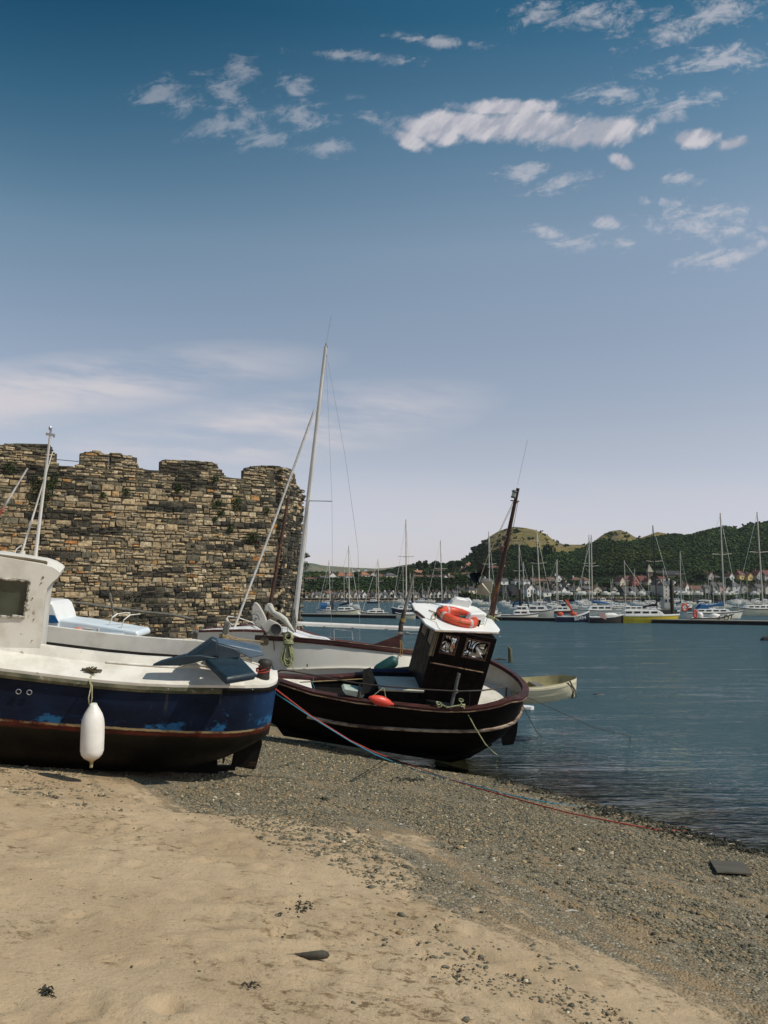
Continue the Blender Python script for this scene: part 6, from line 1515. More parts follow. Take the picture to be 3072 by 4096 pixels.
weed(1645, 3124, 34, 30, 3, 'thin dark line of weed on the gravel below the ropes', size=.05); weed(1300, 3200, 10, 14, 3, 'small dark weed streak left of the thin line on the gravel', size=.05)
weed(1800, 3400, 20, 26, 5, 'dark weed strands on the gravel above the bare sand', size=.03)
mb = MB(); wr_ = random.Random(55)
for a, b_ in ((2030, 3122), (2120, 3160), (2230, 3195), (2340, 3225), (2400, 3240), (2440, 3252), (2520, 3280), (2640, 3312), (2740, 3330), (2800, 3345), (2880, 3368), (2990, 3396)):
    for i in range(45):
        p = on_ground(a + 15 + wr_.gauss(0, 46), b_ + 10 + wr_.gauss(0, 7)) + Vector((0, 0, wr_.uniform(0, .02))); an = wr_.uniform(0, 6.28); L = .05 * wr_.uniform(.5, 1.8)
        d_ = Vector((math.cos(an), math.sin(an), 0)); d2 = Vector((math.cos(an + 1), math.sin(an + 1), 0)); mb.tube([p, p + d_ * L * .5 + Vector((0, 0, L * .3)), p + d_ * L * .7 + d2 * L * .5], [L * .12, L * .16, L * .05], 5)
tag(mb.build('tideline_weed', mat('dry weed', (.018, .018, .010)), None, smooth=True), 'black weed strewn along the tideline', 'seaweed', kind='stuff')
sbt = on_ground(1240, 3838, 0.0); mb = MB(); mb.tube([sbt + Vector((-.15, .03, .012)), sbt + Vector((-.10, .015, .016)), sbt + Vector((-.04, .004, .022)), sbt + Vector((.02, -.004, .026)), sbt + Vector((.07, .0, .026)), sbt + Vector((.10, .006, .022)), sbt + Vector((.11, .008, .02))], [.004, .009, .015, .021, .024, .017, .005], 10)
tag(mb.build('driftwood', mat('dark stick', (.045, .04, .028), (.08, .07, .05), 14, .9), None, smooth=True), 'short thick dark stick lying on the sand near the bottom', 'driftwood')
for u, v, L, lab, c_ in ((2288, 3652, .11, 'white splinter of shell on the gravel', (.6, .56, .48)), (2240, 3470, .05, 'small white plastic scrap on the gravel', (.7, .7, .7)), (1604, 3303, .04, 'pale shell on the upper gravel', (.6, .58, .55)), (2925, 3381, .10, 'pale stick on the waterline', (.45, .36, .25)), (2760, 3348, .09, 'pale driftwood chip beside the end of the red rope', (.42, .34, .24))):
    p = on_ground(u, v, .0); mb = MB(); mb.tube([p + Vector((-L / 2, 0, .012)), p + Vector((0, .01, .016)), p + Vector((L / 2, 0, .012))], [.006, .010, .005], 6); tag(mb.build('beach_litter', mat('litter %s' % lab[:12], c_, None, 9, .7), None), lab, 'litter')
q = SZ(2942, 3363, .0); mb = MB(); mb.ball(q, (.09, .06, .035), 10, 7, .12); tag(mb.build('stone', mat('wet stone', (.03, .028, .022), None, 6, .4), None, smooth=True), 'dark wet stone standing in the shallows beyond the red rope', 'stone')
q = SZ(2830, 3338, .0); mb = MB(); mb.ball(q, (.10, .07, .04), 10, 7, .15); tag(mb.build('stone', mat('wet stone', (0, 0, 0)), None, smooth=True), 'wet stone with red rope end beside it at the water edge', 'stone')
# ------------------------------------------------------------------ far shore: terrain lookup
LMK = [(1330, 'the first dark pile'), (1397, 'the cream sloop'), (1516, 'the motor sailer'), (1624, 'the navy yacht mast'), (1768, 'the mast behind the life ring'), (1935, 'the radar reflector'), (1995, 'the foot of the brown mast'), (2083, 'the pile behind the cabin cruiser'), (2163, 'the grey sloop mast'), (2250, 'the navy workboat'), (2368, 'the mast above the workboats'), (2440, 'the black workboat'), (2500, 'the stern of the yellow boat'), (2604, 'the church spire'), (2691, 'the tallest pile'), (2764, 'the orange roof'), (2890, 'the mast above the cream launch'), (2980, 'the yellow house'), (3045, 'the mast by the picture edge')]
USED = {}
def where(u, what):
    x, nm_ = min(LMK, key=lambda q: abs(q[0] - u)); dd = u - x
    a_ = 'in line with' if abs(dd) < 7 else ('just ' if abs(dd) < 22 else 'well ') + ('left of' if dd < 0 else 'right of')
    s_ = '%s %s %s' % (what, a_, nm_); k = USED.get(s_, 0); USED[s_] = k + 1
    return s_ if k == 0 else '%s, %s' % (s_, ['', 'next to it', 'beyond it', 'farthest out'][min(k, 3)])
HDn = len(HD)
def terr(u, v):
    """depth and height of the headland where it shows at (u, v)"""
    i = int(round((u - HU[0]) / (HU[-1] - HU[0]) * (len(HU) - 1))); i = min(max(i, 0), len(HU) - 1)
    for j in range(HDn):
        pv = pix(HV[j, i, 0], HV[j, i, 1], HV[j, i, 2])[1]
        if pv <= v: return HD[j], HV[j, i, 2]
    return 1000.0, S(u, v, 1000).z
def at_terr(u, v):
    d, z = terr(u, v); return S(u, v, d), d
HCOL = {}
def hm(name, c, rough=.9):
    if name not in HCOL: HCOL[name] = mat(name, c, tuple(x * .8 for x in c), .35, rough)
    return HCOL[name]
WALLS = {'white': hm('white render', (.80, .77, .71)), 'cream': hm('cream render', (.66, .58, .44)), 'grey': hm('grey render', (.44, .41, .36)), 'pink': hm('pink render', (.62, .42, .36)), 'stone': hm('brown stone', (.24, .18, .12)), 'brick': hm('red brick', (.32, .09, .055)), 'yellow': hm('yellow render', (.60, .44, .17)), 'dark': hm('dark shed boards', (.035, .033, .032))}
ROOFS = {'slate': hm('slate roof', (.095, .09, .088)), 'brown': hm('brown tiles', (.16, .085, .055)), 'red': hm('terracotta tiles', (.34, .14, .08)), 'dark': hm('dark slates', (.045, .042, .045)), 'maroon': hm('maroon tiles', (.15, .055, .045))}
WIN = hm('far window glass', (.03, .035, .04), .2); CHM = hm('chimney brick', (.22, .12, .08)); TRIM = hm('white trim', (.74, .72, .68))
hr = random.Random(5)
def house(u0, u1, vb, ve, vr, wall, roof, kind='side', label=None, group=None, chim=1, name='house', wins=None, base=None):
    """house from its picture extents: eaves ve, ridge vr, base vb; 'side' shows the roof slope, 'gable' the gable end, 'hip' a hipped roof"""
    um = (u0 + u1) / 2; p, d = at_terr(um, vb); px = d / FPX * 1.0
    if base: d = base; p = S(um, vb, d); px = d / FPX
    w = (u1 - u0) * px; he = (vb - ve) * px; hr_ = (ve - vr) * px; dep = min(max(w * .6, 7), 10); yaw = R(hr.uniform(8, 34))
    M = Matrix.Translation(p) @ Matrix.Rotation(yaw, 4, 'Z')
    root = empty(name, M, label, 'house' if name == 'house' else name.replace('_', ' '), group)
    mb = MB(); x = w / 2
    if kind == 'gable':
        mb.prism([(-x, 0, -6), (x, 0, -6), (x, 0, he), (0, 0, he + hr_), (-x, 0, he)], (0, dep, 0))
    else: mb.box((0, dep / 2, (he - 6) / 2), (w, dep, he + 6))
    mb.build('wall', WALLS[wall], root)
    mb = MB(); t = .3
    if kind == 'gable':
        for s in (-1, 1):
            a, b_ = Vector((s * (x + .3), -.35, he - .25)), Vector((0, -.35, he + hr_ + .05)); mb.prism([a, b_, b_ + Vector((0, 0, .28)), a + Vector((0, 0, .28))], (0, dep + .7, 0))
    elif kind == 'hip':
        e = .45; q = min(x * .6, dep * .5)
        vs = [(-x - e, -e, he), (x + e, -e, he), (x + e, dep + e, he), (-x - e, dep + e, he), (-x + q, dep / 2, he + hr_), (x - q, dep / 2, he + hr_)]
        mb.add(vs, [(0, 1, 5, 4), (1, 2, 5), (2, 3, 4, 5), (3, 0, 4), (3, 2, 1, 0)])
    else:
        mb.prism([(-x - .3, -.45, he - .02), (-x - .3, dep / 2, he + hr_), (-x - .3, dep + .45, he - .02)], (w + .6, 0, 0))
        # gable ends
        mg = MB(); mg.prism([(x + .31, 0, he - .1), (x + .31, dep, he - .1), (x + .31, dep / 2, he + hr_ - .35)], (.03, 0, 0)); mg.build('gable', WALLS[wall], root)
    rf = mb.build('roof', ROOFS[roof], root)
    for c_ in range(chim):
        cx = (-.72 + 1.44 * (c_ + .5 * (chim == 1) * hr.random()) / max(1, chim - 1 if chim > 1 else 1)) * x; mc = MB(); mc.box((cx, dep / 2, he + hr_ + .3), (.9, .7, 1.9)); mc.build('chimney', CHM if wall != 'white' or hr.random() < .5 else TRIM, rf)
    n = wins if wins is not None else max(1, int(w / 3.6)); rows = 2 if he > 4.6 else 1
    if he > 8.2: rows = 3
    ww = min(1.0, w / n * .32)
    for r_ in range(rows):
        for i in range(n):
            cx = -x + w * (i + .5) / n + hr.uniform(-.1, .1); cz2 = he * (r_ + .55) / rows
            mw = MB(); mw.box((cx, -.05, cz2), (ww, .12, min(1.35, he / rows * .45))); mw.build('window', WIN, root)
    return root, M, w, he, hr_, dep
def hs(*a, **k): return house(*a, **k)[0]
UP = 'houses on the hillside above the trees'; WF = 'houses along the far waterfront'
hs(1222, 1280, 2324, 2316, 2310, 'cream', 'brown', label='low bungalow with brown roof at the castle end of the upper hillside row', group=UP)
hs(1283, 1312, 2320, 2311, 2303, 'grey', 'slate', label='small grey house left of the white gabled one on the hillside', group=UP)
hs(1314, 1350, 2318, 2304, 2291, 'white', 'brown', 'gable', label='white gabled hillside house beside the large terracotta roofed one', group=UP)
hs(1351, 1384, 2319, 2304, 2290, 'cream', 'red', 'hip', label='cream hillside house with a terracotta hipped roof', group=UP, chim=2)
hs(1385, 1414, 2319, 2303, 2288, 'white', 'red', 'hip', label='white hillside house under the brightest terracotta roof, left of the dark bushes', group=UP)
hs(1444, 1482, 2313, 2300, 2288, 'cream', 'red', 'hip', label='cream hillside villa with bay windows and terracotta roof', group=UP)
hs(1482, 1507, 2312, 2300, 2289, 'white', 'red', 'gable', label='white gabled wing beside the cream hillside villa', group=UP)
hs(1518, 1541, 2317, 2307, 2297, 'cream', 'brown', label='low brown roofed hillside house left of the slate roofed villa', group=UP)
hs(1541, 1592, 2318, 2303, 2291, 'cream', 'slate', 'hip', label='wide cream villa with balcony and slate roof on the hillside', group=UP, chim=0)
hs(1661, 1700, 2298, 2290, 2281, 'white', 'red', label='white hillside house with red roof above the long brown roof', group=UP)
hs(1655, 1697, 2314, 2307, 2299, 'cream', 'brown', label='long brown roofed house directly below the small red roofed one', group=UP)
hs(1709, 1791, 2318, 2308, 2300, 'cream', 'brown', label='long low white house with a row of small gables on the hillside', group=UP, wins=6)
for k_, uu in enumerate((1716, 1738, 1762, 1784)): hs(uu - 9, uu + 9, 2318.6, 2308, 2300, 'white', 'brown', 'gable', label=['first', 'second', 'third', 'fourth'][k_] + ' small white gable of the long low hillside house', group='gables of the long low house', chim=0, wins=1, name='house')
hs(1745, 1784, 2294, 2285, 2278, 'white', 'maroon', label='white house half hidden in trees above the long low one', group=UP)
hs(1795, 1818, 2318, 2308, 2300, 'white', 'brown', 'hip', label='small brown roofed house at the right end of the long low one', group=UP)
hs(1820, 1835, 2305, 2298, 2293, 'cream', 'brown', 'gable', label='tiny cream house between trees on the hillside', group=UP)
hs(1847, 1866, 2289, 2279, 2269, 'white', 'red', 'gable', label='white gabled house in the trees below the red roofed one', group=UP)
hs(1868, 1896, 2270, 2262, 2252, 'white', 'red', label='highest white house with red roof among the trees left of the dark reflector', group=UP)
hs(1849, 1888, 2306, 2298, 2290, 'grey', 'brown', label='grey house with long brown roof left of the radar reflector', group=UP)
hs(1958, 2005, 2284, 2272, 2262, 'white', 'maroon', 'hip', label='white house with broad maroon roof beside the brown mast', group=UP)
hs(2006, 2026, 2282, 2268, 2250, 'pink', 'maroon', 'gable', label='red roofed house right of the brown mast on the hillside', group=UP)
hs(2020, 2048, 2262, 2254, 2246, 'pink', 'red', label='highest pink house with red roof right of the brown mast', group=UP)
# waterfront terrace
tw = [(1222, 1246, 'cream', 'brown', 'side'), (1246, 1262, 'grey', 'slate', 'gable'), (1262, 1290, 'cream', 'slate', 'side'), (1290, 1306, 'cream', 'brown', 'gable'), (1306, 1334, 'grey', 'brown', 'side'),
      (1334, 1352, 'cream', 'slate', 'side'), (1352, 1364, 'cream', 'slate', 'gable'), (1364, 1384, 'cream', 'slate', 'side'), (1384, 1398, 'cream', 'slate', 'gable'), (1398, 1417, 'cream', 'slate', 'side'), (1417, 1434, 'cream', 'dark', 'gable'),
      (1434, 1450, 'white', 'slate', 'side'), (1450, 1470, 'white', 'brown', 'gable'), (1472, 1486, 'stone', 'dark', 'gable'), (1486, 1500, 'grey', 'dark', 'side'), (1500, 1516, 'grey', 'dark', 'gable'), (1516, 1536, 'grey', 'slate', 'gable'),
      (1537, 1558, 'white', 'slate', 'side'), (1558, 1576, 'cream', 'slate', 'gable'), (1576, 1596, 'white', 'slate', 'side'), (1600, 1616, 'grey', 'slate', 'side'), (1620, 1640, 'cream', 'slate', 'gable'), (1644, 1656, 'cream', 'slate', 'side'),
      (1657, 1686, 'cream', 'slate', 'hip'), (1690, 1716, 'grey', 'dark', 'side'), (1718, 1734, 'cream', 'dark', 'gable'), (1734, 1750, 'grey', 'slate', 'gable'), (1750, 1768, 'white', 'slate', 'gable'), (1774, 1794, 'grey', 'dark', 'gable'), (1794, 1815, 'cream', 'dark', 'side'), (1816, 1836, 'grey', 'slate', 'side')]
for i, (a, b_, w_, r_, k_) in enumerate(tw):
    t = hr.uniform(-4.5, 2.0)
    o_ = hs(a, b_, 2393, 2378 + t, 2367 + t, w_, r_, k_, group='terrace houses along the far waterfront', label=where((a + b_) / 2, '%s waterfront terrace house' % {'side': '%s walled' % w_, 'gable': '%s gabled' % w_, 'hip': 'hip roofed'}[k_]), chim=1)
    names = ['castle end', 'cream yacht', 'tall masts']
hs(1838, 1872, 2390, 2362, 2350, 'cream', 'dark', label='tall grey fronted waterfront block with dormers left of the radar reflector', group=WF, chim=2)
hs(1872, 1916, 2390, 2360, 2345, 'cream', 'dark', 'hip', label='tallest waterfront block, directly behind the cream reflector plate', group=WF, chim=2)
hs(1934, 1976, 2341, 2324, 2313, 'white', 'slate', label='white row house above the waterfront just left of the brown mast', group=WF); hs(1998, 2035, 2340, 2323, 2312, 'white', 'slate', label='white row house above the dark sheds, right of the brown mast', group=WF)
hs(2059, 2092, 2342, 2324, 2316, 'white', 'slate', label='white terrace above the pair of dark sheds', group=WF); hs(2092, 2124, 2342, 2325, 2316, 'white', 'slate', label='second white terrace, above the arched window building', group=WF, chim=2)
hs(2127, 2156, 2340, 2324, 2314, 'stone', 'brown', label='brown stone terrace, left half, above the arched window building', group=WF, chim=2); hs(2156, 2187, 2340, 2324, 2314, 'stone', 'brown', label='brown stone terrace, right half, left of the white gable houses', group=WF, chim=2)
hs(2193, 2224, 2332, 2320, 2309, 'white', 'brown', label='white house with brown roof left of the tall white gable', group=WF); hs(2225, 2250, 2328, 2312, 2300, 'white', 'slate', 'gable', label='tall white gabled house standing alone under the wood', group=WF); hs(2251, 2267, 2330, 2319, 2311, 'cream', 'slate', 'gable', label='little cream gable right of the tall white one', group=WF)
hs(2008, 2042, 2389, 2366, 2341, 'dark', 'slate', 'gable', label='dark boarded shed with steep gable, nearer the brown mast', group=WF, chim=0, wins=2); hs(2042, 2080, 2389, 2364, 2340, 'dark', 'slate', 'gable', label='dark boarded shed beside the arched window building', group=WF, chim=0, wins=2)
r_, M_, w_, he_, h2_, dp_ = house(2103, 2150, 2389, 2357, 2340, 'white', 'slate', 'gable', label='white waterfront building with a large dark arched window', group=WF, chim=0, wins=3)
mb = MB(); mb.prism([(-.9, -.12, he_ * .42), (.9, -.12, he_ * .42), (.9, -.12, he_ * .80)] + [(.9 * math.cos(a), -.12, he_ * .80 + .9 * math.sin(a)) for a in (.5, 1.0, 1.57, 2.1, 2.6)] + [(-.9, -.12, he_ * .80)], (0, .1, 0)); mb.build('arched_window', WIN, r_)
hs(2150, 2170, 2389, 2358, 2342, 'white', 'slate', label='white wing with slate roof joined to the arched window building', group=WF, chim=0); hs(2172, 2208, 2388, 2368, 2354, 'white', 'dark', label='low white building right of the arched window building', group=WF)
for a, b_, vb, ve, vr, w_, r_, k_, lab in ((2205, 2226, 2352, 2344, 2334, 'cream', 'dark', 'gable', 'small cream gable behind the low white waterfront building'), (2213, 2246, 2386, 2362, 2348, 'white', 'dark', 'hip', 'white house with dark hipped roof by the boatyard'), (2246, 2272, 2386, 2362, 2348, 'white', 'slate', 'gable', 'white gabled house with brown trim by the boatyard'),
        (2232, 2256, 2350, 2342, 2333, 'grey', 'slate', 'gable', 'grey gable behind the boatyard houses'), (2262, 2288, 2350, 2340, 2332, 'white', 'dark', 'gable', 'white gable left of the hip roofed pair'), (2288, 2331, 2328, 2320, 2308, 'white', 'brown', 'hip', 'white house with broad brown hipped roof under the wood'), (2335, 2364, 2343, 2322, 2309, 'grey', 'brown', 'hip', 'grey house with brown hipped roof behind the tall pair of masts'),
        (2276, 2300, 2376, 2358, 2346, 'white', 'dark', 'side', 'white house in the middle of the boatyard row'), (2300, 2332, 2372, 2358, 2344, 'cream', 'slate', 'gable', 'cream gabled house in the boatyard row'), (2336, 2372, 2374, 2356, 2343, 'stone', 'slate', 'side', 'brown stone house at the end of the boatyard row'), (2376, 2410, 2375, 2356, 2345, 'cream', 'brown', 'gable', 'cream gabled house right of the tall pair of masts'),
        (2420, 2446, 2366, 2348, 2336, 'cream', 'maroon', 'gable', 'cream gable with maroon roof left of the big red roofed hotel'), (2446, 2476, 2372, 2358, 2346, 'grey', 'dark', 'gable', 'dark roofed grey house below the big red roofed hotel'), (2478, 2506, 2346, 2326, 2308, 'cream', 'maroon', 'gable', 'cream gable at the left end of the red roofed hotel'), (2506, 2534, 2346, 2322, 2303, 'cream', 'maroon', 'side', 'left range of the red roofed hotel with balconies'),
        (2533, 2559, 2348, 2318, 2302, 'brick', 'maroon', 'gable', 'red brick gable in the middle of the red roofed hotel'), (2559, 2596, 2346, 2322, 2303, 'cream', 'maroon', 'side', 'right range of the red roofed hotel with balconies'), (2590, 2612, 2346, 2326, 2312, 'cream', 'maroon', 'gable', 'cream gable at the right end of the red roofed hotel'),
        (2496, 2530, 2386, 2371, 2346, 'grey', 'slate', 'side', 'grey shed with a big slate roof, left half, below the hotel'), (2530, 2562, 2386, 2371, 2347, 'grey', 'slate', 'side', 'grey shed with a big slate roof, right half, below the hotel'), (2562, 2584, 2386, 2364, 2350, 'grey', 'dark', 'gable', 'grey gabled end house left of the white sign'),
        (2626, 2652, 2386, 2340, 2322, 'cream', 'slate', 'gable', 'tall cream gabled house right of the white sign'), (2650, 2682, 2388, 2342, 2325, 'grey', 'slate', 'hip', 'tall grey house behind the thick dark pile'), (2636, 2668, 2328, 2314, 2302, 'cream', 'maroon', 'side', 'house with a red roof above the tall cream gable'), (2681, 2706, 2340, 2324, 2320, 'white', 'slate', 'side', 'white chimneyed house just right of the pile top'),
        (2696, 2738, 2380, 2358, 2346, 'white', 'slate', 'side', 'white house with slate roof right of the thick dark pile'), (2739, 2764, 2380, 2352, 2334, 'white', 'red', 'gable', 'white gable under an orange roof at the marina'), (2764, 2818, 2380, 2358, 2342, 'cream', 'brown', 'side', 'long house with brown roof joined to the orange roofed gable'), (2833, 2861, 2322, 2304, 2288, 'grey', 'brown', 'gable', 'dark timbered gable house standing against the wood'),
        (2862, 2882, 2320, 2310, 2302, 'grey', 'slate', 'side', 'grey low house right of the dark timbered gable'), (2820, 2852, 2378, 2350, 2340, 'grey', 'slate', 'side', 'grey flats left of the pink wall'), (2852, 2878, 2378, 2346, 2328, 'grey', 'slate', 'side', 'slate roofed flats joined to the pink wall'), (2878, 2904, 2378, 2343, 2330, 'pink', 'slate', 'side', 'pink walled house beside the tall mast'),
        (2917, 2942, 2322, 2306, 2292, 'white', 'brown', 'gable', 'white stepped gable left of the yellow house'), (2930, 2966, 2376, 2345, 2328, 'white', 'slate', 'hip', 'white house with slate hipped roof below the stepped gable'), (2953, 2988, 2322, 2300, 2282, 'yellow', 'maroon', 'hip', 'yellow house with red hipped roof under the wood'), (2988, 3021, 2322, 2306, 2292, 'yellow', 'brown', 'gable', 'yellow gable right of the red hipped roof'),
        (2904, 2930, 2378, 2354, 2344, 'cream', 'dark', 'gable', 'small cream house right of the tall mast'), (2966, 2998, 2380, 2352, 2338, 'grey', 'slate', 'gable', 'grey gable under the yellow houses'), (2998, 3026, 2380, 2356, 2342, 'yellow', 'slate', 'gable', 'yellowish gable low at the marina'), (3024, 3060, 2326, 2302, 2282, 'grey', 'maroon', 'gable', 'grey gable with maroon roof at the right edge'), (3056, 3100, 2326, 2300, 2280, 'grey', 'maroon', 'side', 'long maroon roof cut by the right edge'),
        (3028, 3062, 2382, 2350, 2336, 'grey', 'slate', 'side', 'grey flats low at the right edge'), (3062, 3100, 2382, 2352, 2338, 'cream', 'slate', 'gable', 'cream gable cut by the right edge')):
    hs(a, b_, vb, ve, vr, w_, r_, k_, label=lab, group='houses of the town behind the marina')
# white sign building
p, d = at_terr(2610, 2378); px = d / FPX
sgn = empty('shop_building', p, 'flat white building with a long white and blue sign below the church', 'building')
mb = MB(); mb.box((0, 4, .2), (56 * px, 8, 4.6)); mb.build('wall', WALLS['white'], sgn); mb = MB(); mb.box((0, -.2, 1.2), (44 * px, .3, 1.7)); sb_ = mb.build('sign_board', TRIM, sgn)
mb = MB(); mb.box((0, -.37, 1.2), (36 * px, .04, .5)); mb.build('blue_band', hm('blue sign band', (.10, .30, .42)), sb_)
# church
p, d = at_terr(2604, 2312); px = d / FPX
ch = empty('church', p, 'stone church with a pale pyramid spire rising above the red roofed hotel', 'church')
mb = MB(); mb.box((0, 3, 11 * px), (18 * px, 4.2, 28 * px)); mb.build('tower', WALLS['stone'], ch)
mb = MB(); b0 = 24 * px; a_ = 12 * px; mb.add([(-a_, 3 - a_, b0), (a_, 3 - a_, b0), (a_, 3 + a_, b0), (-a_, 3 + a_, b0), (-2 * px, 3, 56 * px)], [(0, 1, 4), (1, 2, 4), (2, 3, 4), (3, 0, 4), (3, 2, 1, 0)]); mb.build('spire', hm('pale spire stone', (.42, .37, .28)), ch)
mb = MB(); mb.prism([(6, 2, -4), (26, 2, -4), (26, 2, 3), (6, 2, 3)], (0, 7, 0)); mb.build('nave', WALLS['stone'], ch); mb = MB(); mb.prism([(5.7, 1.6, 3), (5.7, 5.5, 6.5), (5.7, 9.4, 3)], (20.6, 0, 0)); mb.build('nave_roof', ROOFS['dark'], ch)
for u, v, w_ in ((1232, 2291, 10), (1243, 2290, 7), (1291, 2292, 7), (1413, 2283, 8), (1434, 2280, 9), (1463, 2281, 10), (1215, 2296, 8), (1610, 2276, 7)):
    p = S(u, v, 1750); q = w_ * 1750 / FPX; rt_ = empty('cottage', p, where(u, 'tiny cottage on hazy hills,'), 'house', 'cottages on the distant hills'); mb = MB(); mb.box((0, 0, -1), (q, 5, 6)); mb.build('wall', WALLS['white'], rt_); mb = MB(); mb.prism([(-q / 2, -2.8, 2), (-q / 2, 0, 4.5), (-q / 2, 2.8, 2)], (q, 0, 0)); mb.build('roof', ROOFS['slate'], rt_)

# ------------------------------------------------------------------ quay, embankment
QS = hm('dark quay stone', (.075, .066, .052)); 
mb = MB(); a, b_ = SZ(1690, 2406.5, 0), S(3300, 2406.5, 0)
def quay_pt(u, z, dd=0): q = SZ(u, 2405.5, 0); return Vector((q.x, q.y + dd, z))
us_ = list(range(1690, 2360, 30))
mb.loft([[quay_pt(u, -1), quay_pt(u, 2.35), quay_pt(u, 2.35, 9)] for u in us_]); qw = mb.build('wall_face', mat('quay masonry', (.085, .075, .06), (.04, .037, .032), .25, .95), None)
qr = empty('quay_wall', quay_pt(2000, 0), 'long dark stone quay wall in front of the waterfront buildings', 'quay wall'); qw.parent = qr; qw.matrix_parent_inverse = qr.matrix_world.inverted()
mb = MB()
for u in range(1700, 2350, 9): q = quay_pt(u, 2.9, .3); mb.box(q - qr.location, (.25, .25, 1.1))
mb.tube([quay_pt(u, 3.4, .3) - qr.location for u in us_], .09, 4); mb.build('railing', hm('grey railing', (.2, .2, .19)), qr)
qk = np.random.RandomState(3); n = 2600
uu = qk.uniform(1180, 1720, n); vv = qk.uniform(2394, 2408, n); uu = np.concatenate([uu, qk.uniform(2340, 2560, 900)]); vv = np.concatenate([vv, qk.uniform(2390, 2407, 900)]); n = len(uu)
pos = np.array([list(S(a, 2405.5, 578 + (2407 - b_) * 1.2)) for a, b_ in zip(uu, vv)]); pos[:, 2] = np.clip((2407 - vv) / 13 * 2.2, -.2, 3)
V, F = scatter_ico(pos, np.column_stack([qk.uniform(.5, 1.4, n), qk.uniform(.5, 1.2, n), qk.uniform(.4, .9, n)]), qk.uniform(0, 6.28, n), .2, qk)
tc = np.array([(.20, .165, .12), (.10, .085, .065), (.05, .045, .038), (.30, .24, .17)])[qk.choice(4, n)]
tag(np_mesh('embankment_rocks', V, F, attrmat('far rock', .95, .5, .3, 0), tone=np.repeat(tc, 12, 0)), 'rocky embankment below the far terrace houses', 'rocks', kind='stuff')
mb = MB(); mb.box(S(1700, 2394, 590) + Vector((0, 5, -1.2)), (190, 12, 2.2)); o_ = mb.build('promenade', hm('pale promenade', (.36, .31, .24)), None); tag(o_, kind='structure')

# ------------------------------------------------------------------ trees
TCOL = np.array([(.014, .028, .010), (.022, .040, .013), (.034, .056, .018), (.010, .020, .009), (.050, .072, .022)])
def clumps(pos, rad, rs, tone=TCOL, sq=.8):
    n = len(pos); V, F = scatter_ico(pos, np.column_stack([rad, rad, rad * sq]) * rs.uniform(.75, 1.25, (n, 3)), rs.uniform(0, 6.28, n), .32, rs)
    return V, F, np.repeat(tone[rs.choice(len(tone), n)] * rs.uniform(.8, 1.2, (n, 1)), 12, 0)
CROWN = attrmat('far foliage', 1.0, .45, .5, 1.0, .7, .8, .05)
tk = np.random.RandomState(17); P3 = []; Rr = []
nj, ni = HV.shape[:2]
FLD = lambda u, v: v < interp(u, [1900, 1960, 2020, 2080, 2150, 2215, 2290, 2374, 2400, 2470, 2560, 2600, 2680, 2760, 2800, 2900, 2960, 3010, 3100], [2100, 2215, 2195, 2190, 2200, 2222, 2215, 2180, 2168, 2172, 2168, 2155, 2143, 2146, 2135, 2112, 2122, 2100, 2090])
cnt = 0
while cnt < 15000:
    i = tk.randint(0, ni - 1); j = tk.randint(3, 88); p = HV[j, i] + (HV[j + 1, i + 1] - HV[j, i]) * tk.uniform(0, 1)
    u, v = pix(*p)
    if u < 1190 or u > 3130 or v > 2390: continue
    if u > 1900 and FLD(u, v) and tk.uniform() > .035: continue
    if v > 2326 and u < 1850 and tk.uniform() < .1: continue
    town = u > 1900 and v > 2300
    if town and tk.uniform() < .72: continue
    r0 = tk.uniform(1.3, 2.6) * (.62 if town or (u < 1850 and v > 2300) else 1.0)
    if 2240 < v < 2325 and u < 1900 and tk.uniform() < .45: continue
    for q in range(5):
        P3.append((p[0] + tk.normal() * r0 * .8, p[1] + tk.normal() * r0 * .8, p[2] + tk.uniform(.1, 1.25) * r0)); Rr.append(r0 * tk.uniform(.35, .75))
    cnt += 1
V, F, T = clumps(np.array(P3), np.array(Rr), tk)
T = T * (1.0 + .55 * wob(V[:, 0], V[:, 1] * .8, .035, 61) + .9 * wob(V[:, 0], V[:, 1], .012, 62))[:, None] * np.where((wob(V[:, 0], V[:, 1], .02, 63) > .3)[:, None], np.array([[1.6, 1.4, 1.1]]), 1.0)
tag(np_mesh('woodland', V, F, CROWN, tone=T), 'dense dark green woodland covering the headland slopes', 'woodland', kind='stuff')
def tree(u, vb, vt, wpx, lab, tone=TCOL, trunk=.35, shape=1.0):
    p, d = at_terr(u, vb); px = d / FPX; H_ = (vb - vt) * px; W_ = wpx * px / 2
    rt_ = empty('tree', p, lab, 'tree', 'single trees on the headland')
    mb = MB(); mb.tube([(0, 0, -2), (0, 0, H_ * .35), (W_ * .08, 0, H_ * .75)], [.5, .38, .12], 6)
    for k_ in range(4): a = k_ * 1.6; mb.tube([(0, 0, H_ * .35), (W_ * .5 * math.cos(a), W_ * .5 * math.sin(a), H_ * .65)], [.22, .08], 5)
    mb.build('trunk', hm('tree bark', (.06, .045, .03)), rt_)
    n = 90; q = tk.normal(size=(n, 3)); q /= np.linalg.norm(q, axis=1)[:, None]; q *= tk.uniform(.35, 1.0, (n, 1)) ** .5
    pos = np.column_stack([q[:, 0] * W_ * .8, q[:, 1] * W_ * .8, H_ * (trunk + (1 - trunk) * .5) + q[:, 2] * H_ * (1 - trunk) * .45])
    V, F, T = clumps(pos, np.full(n, W_ * .21), tk, tone); np_mesh('crown', V, F, CROWN, tone=T, parent=rt_)
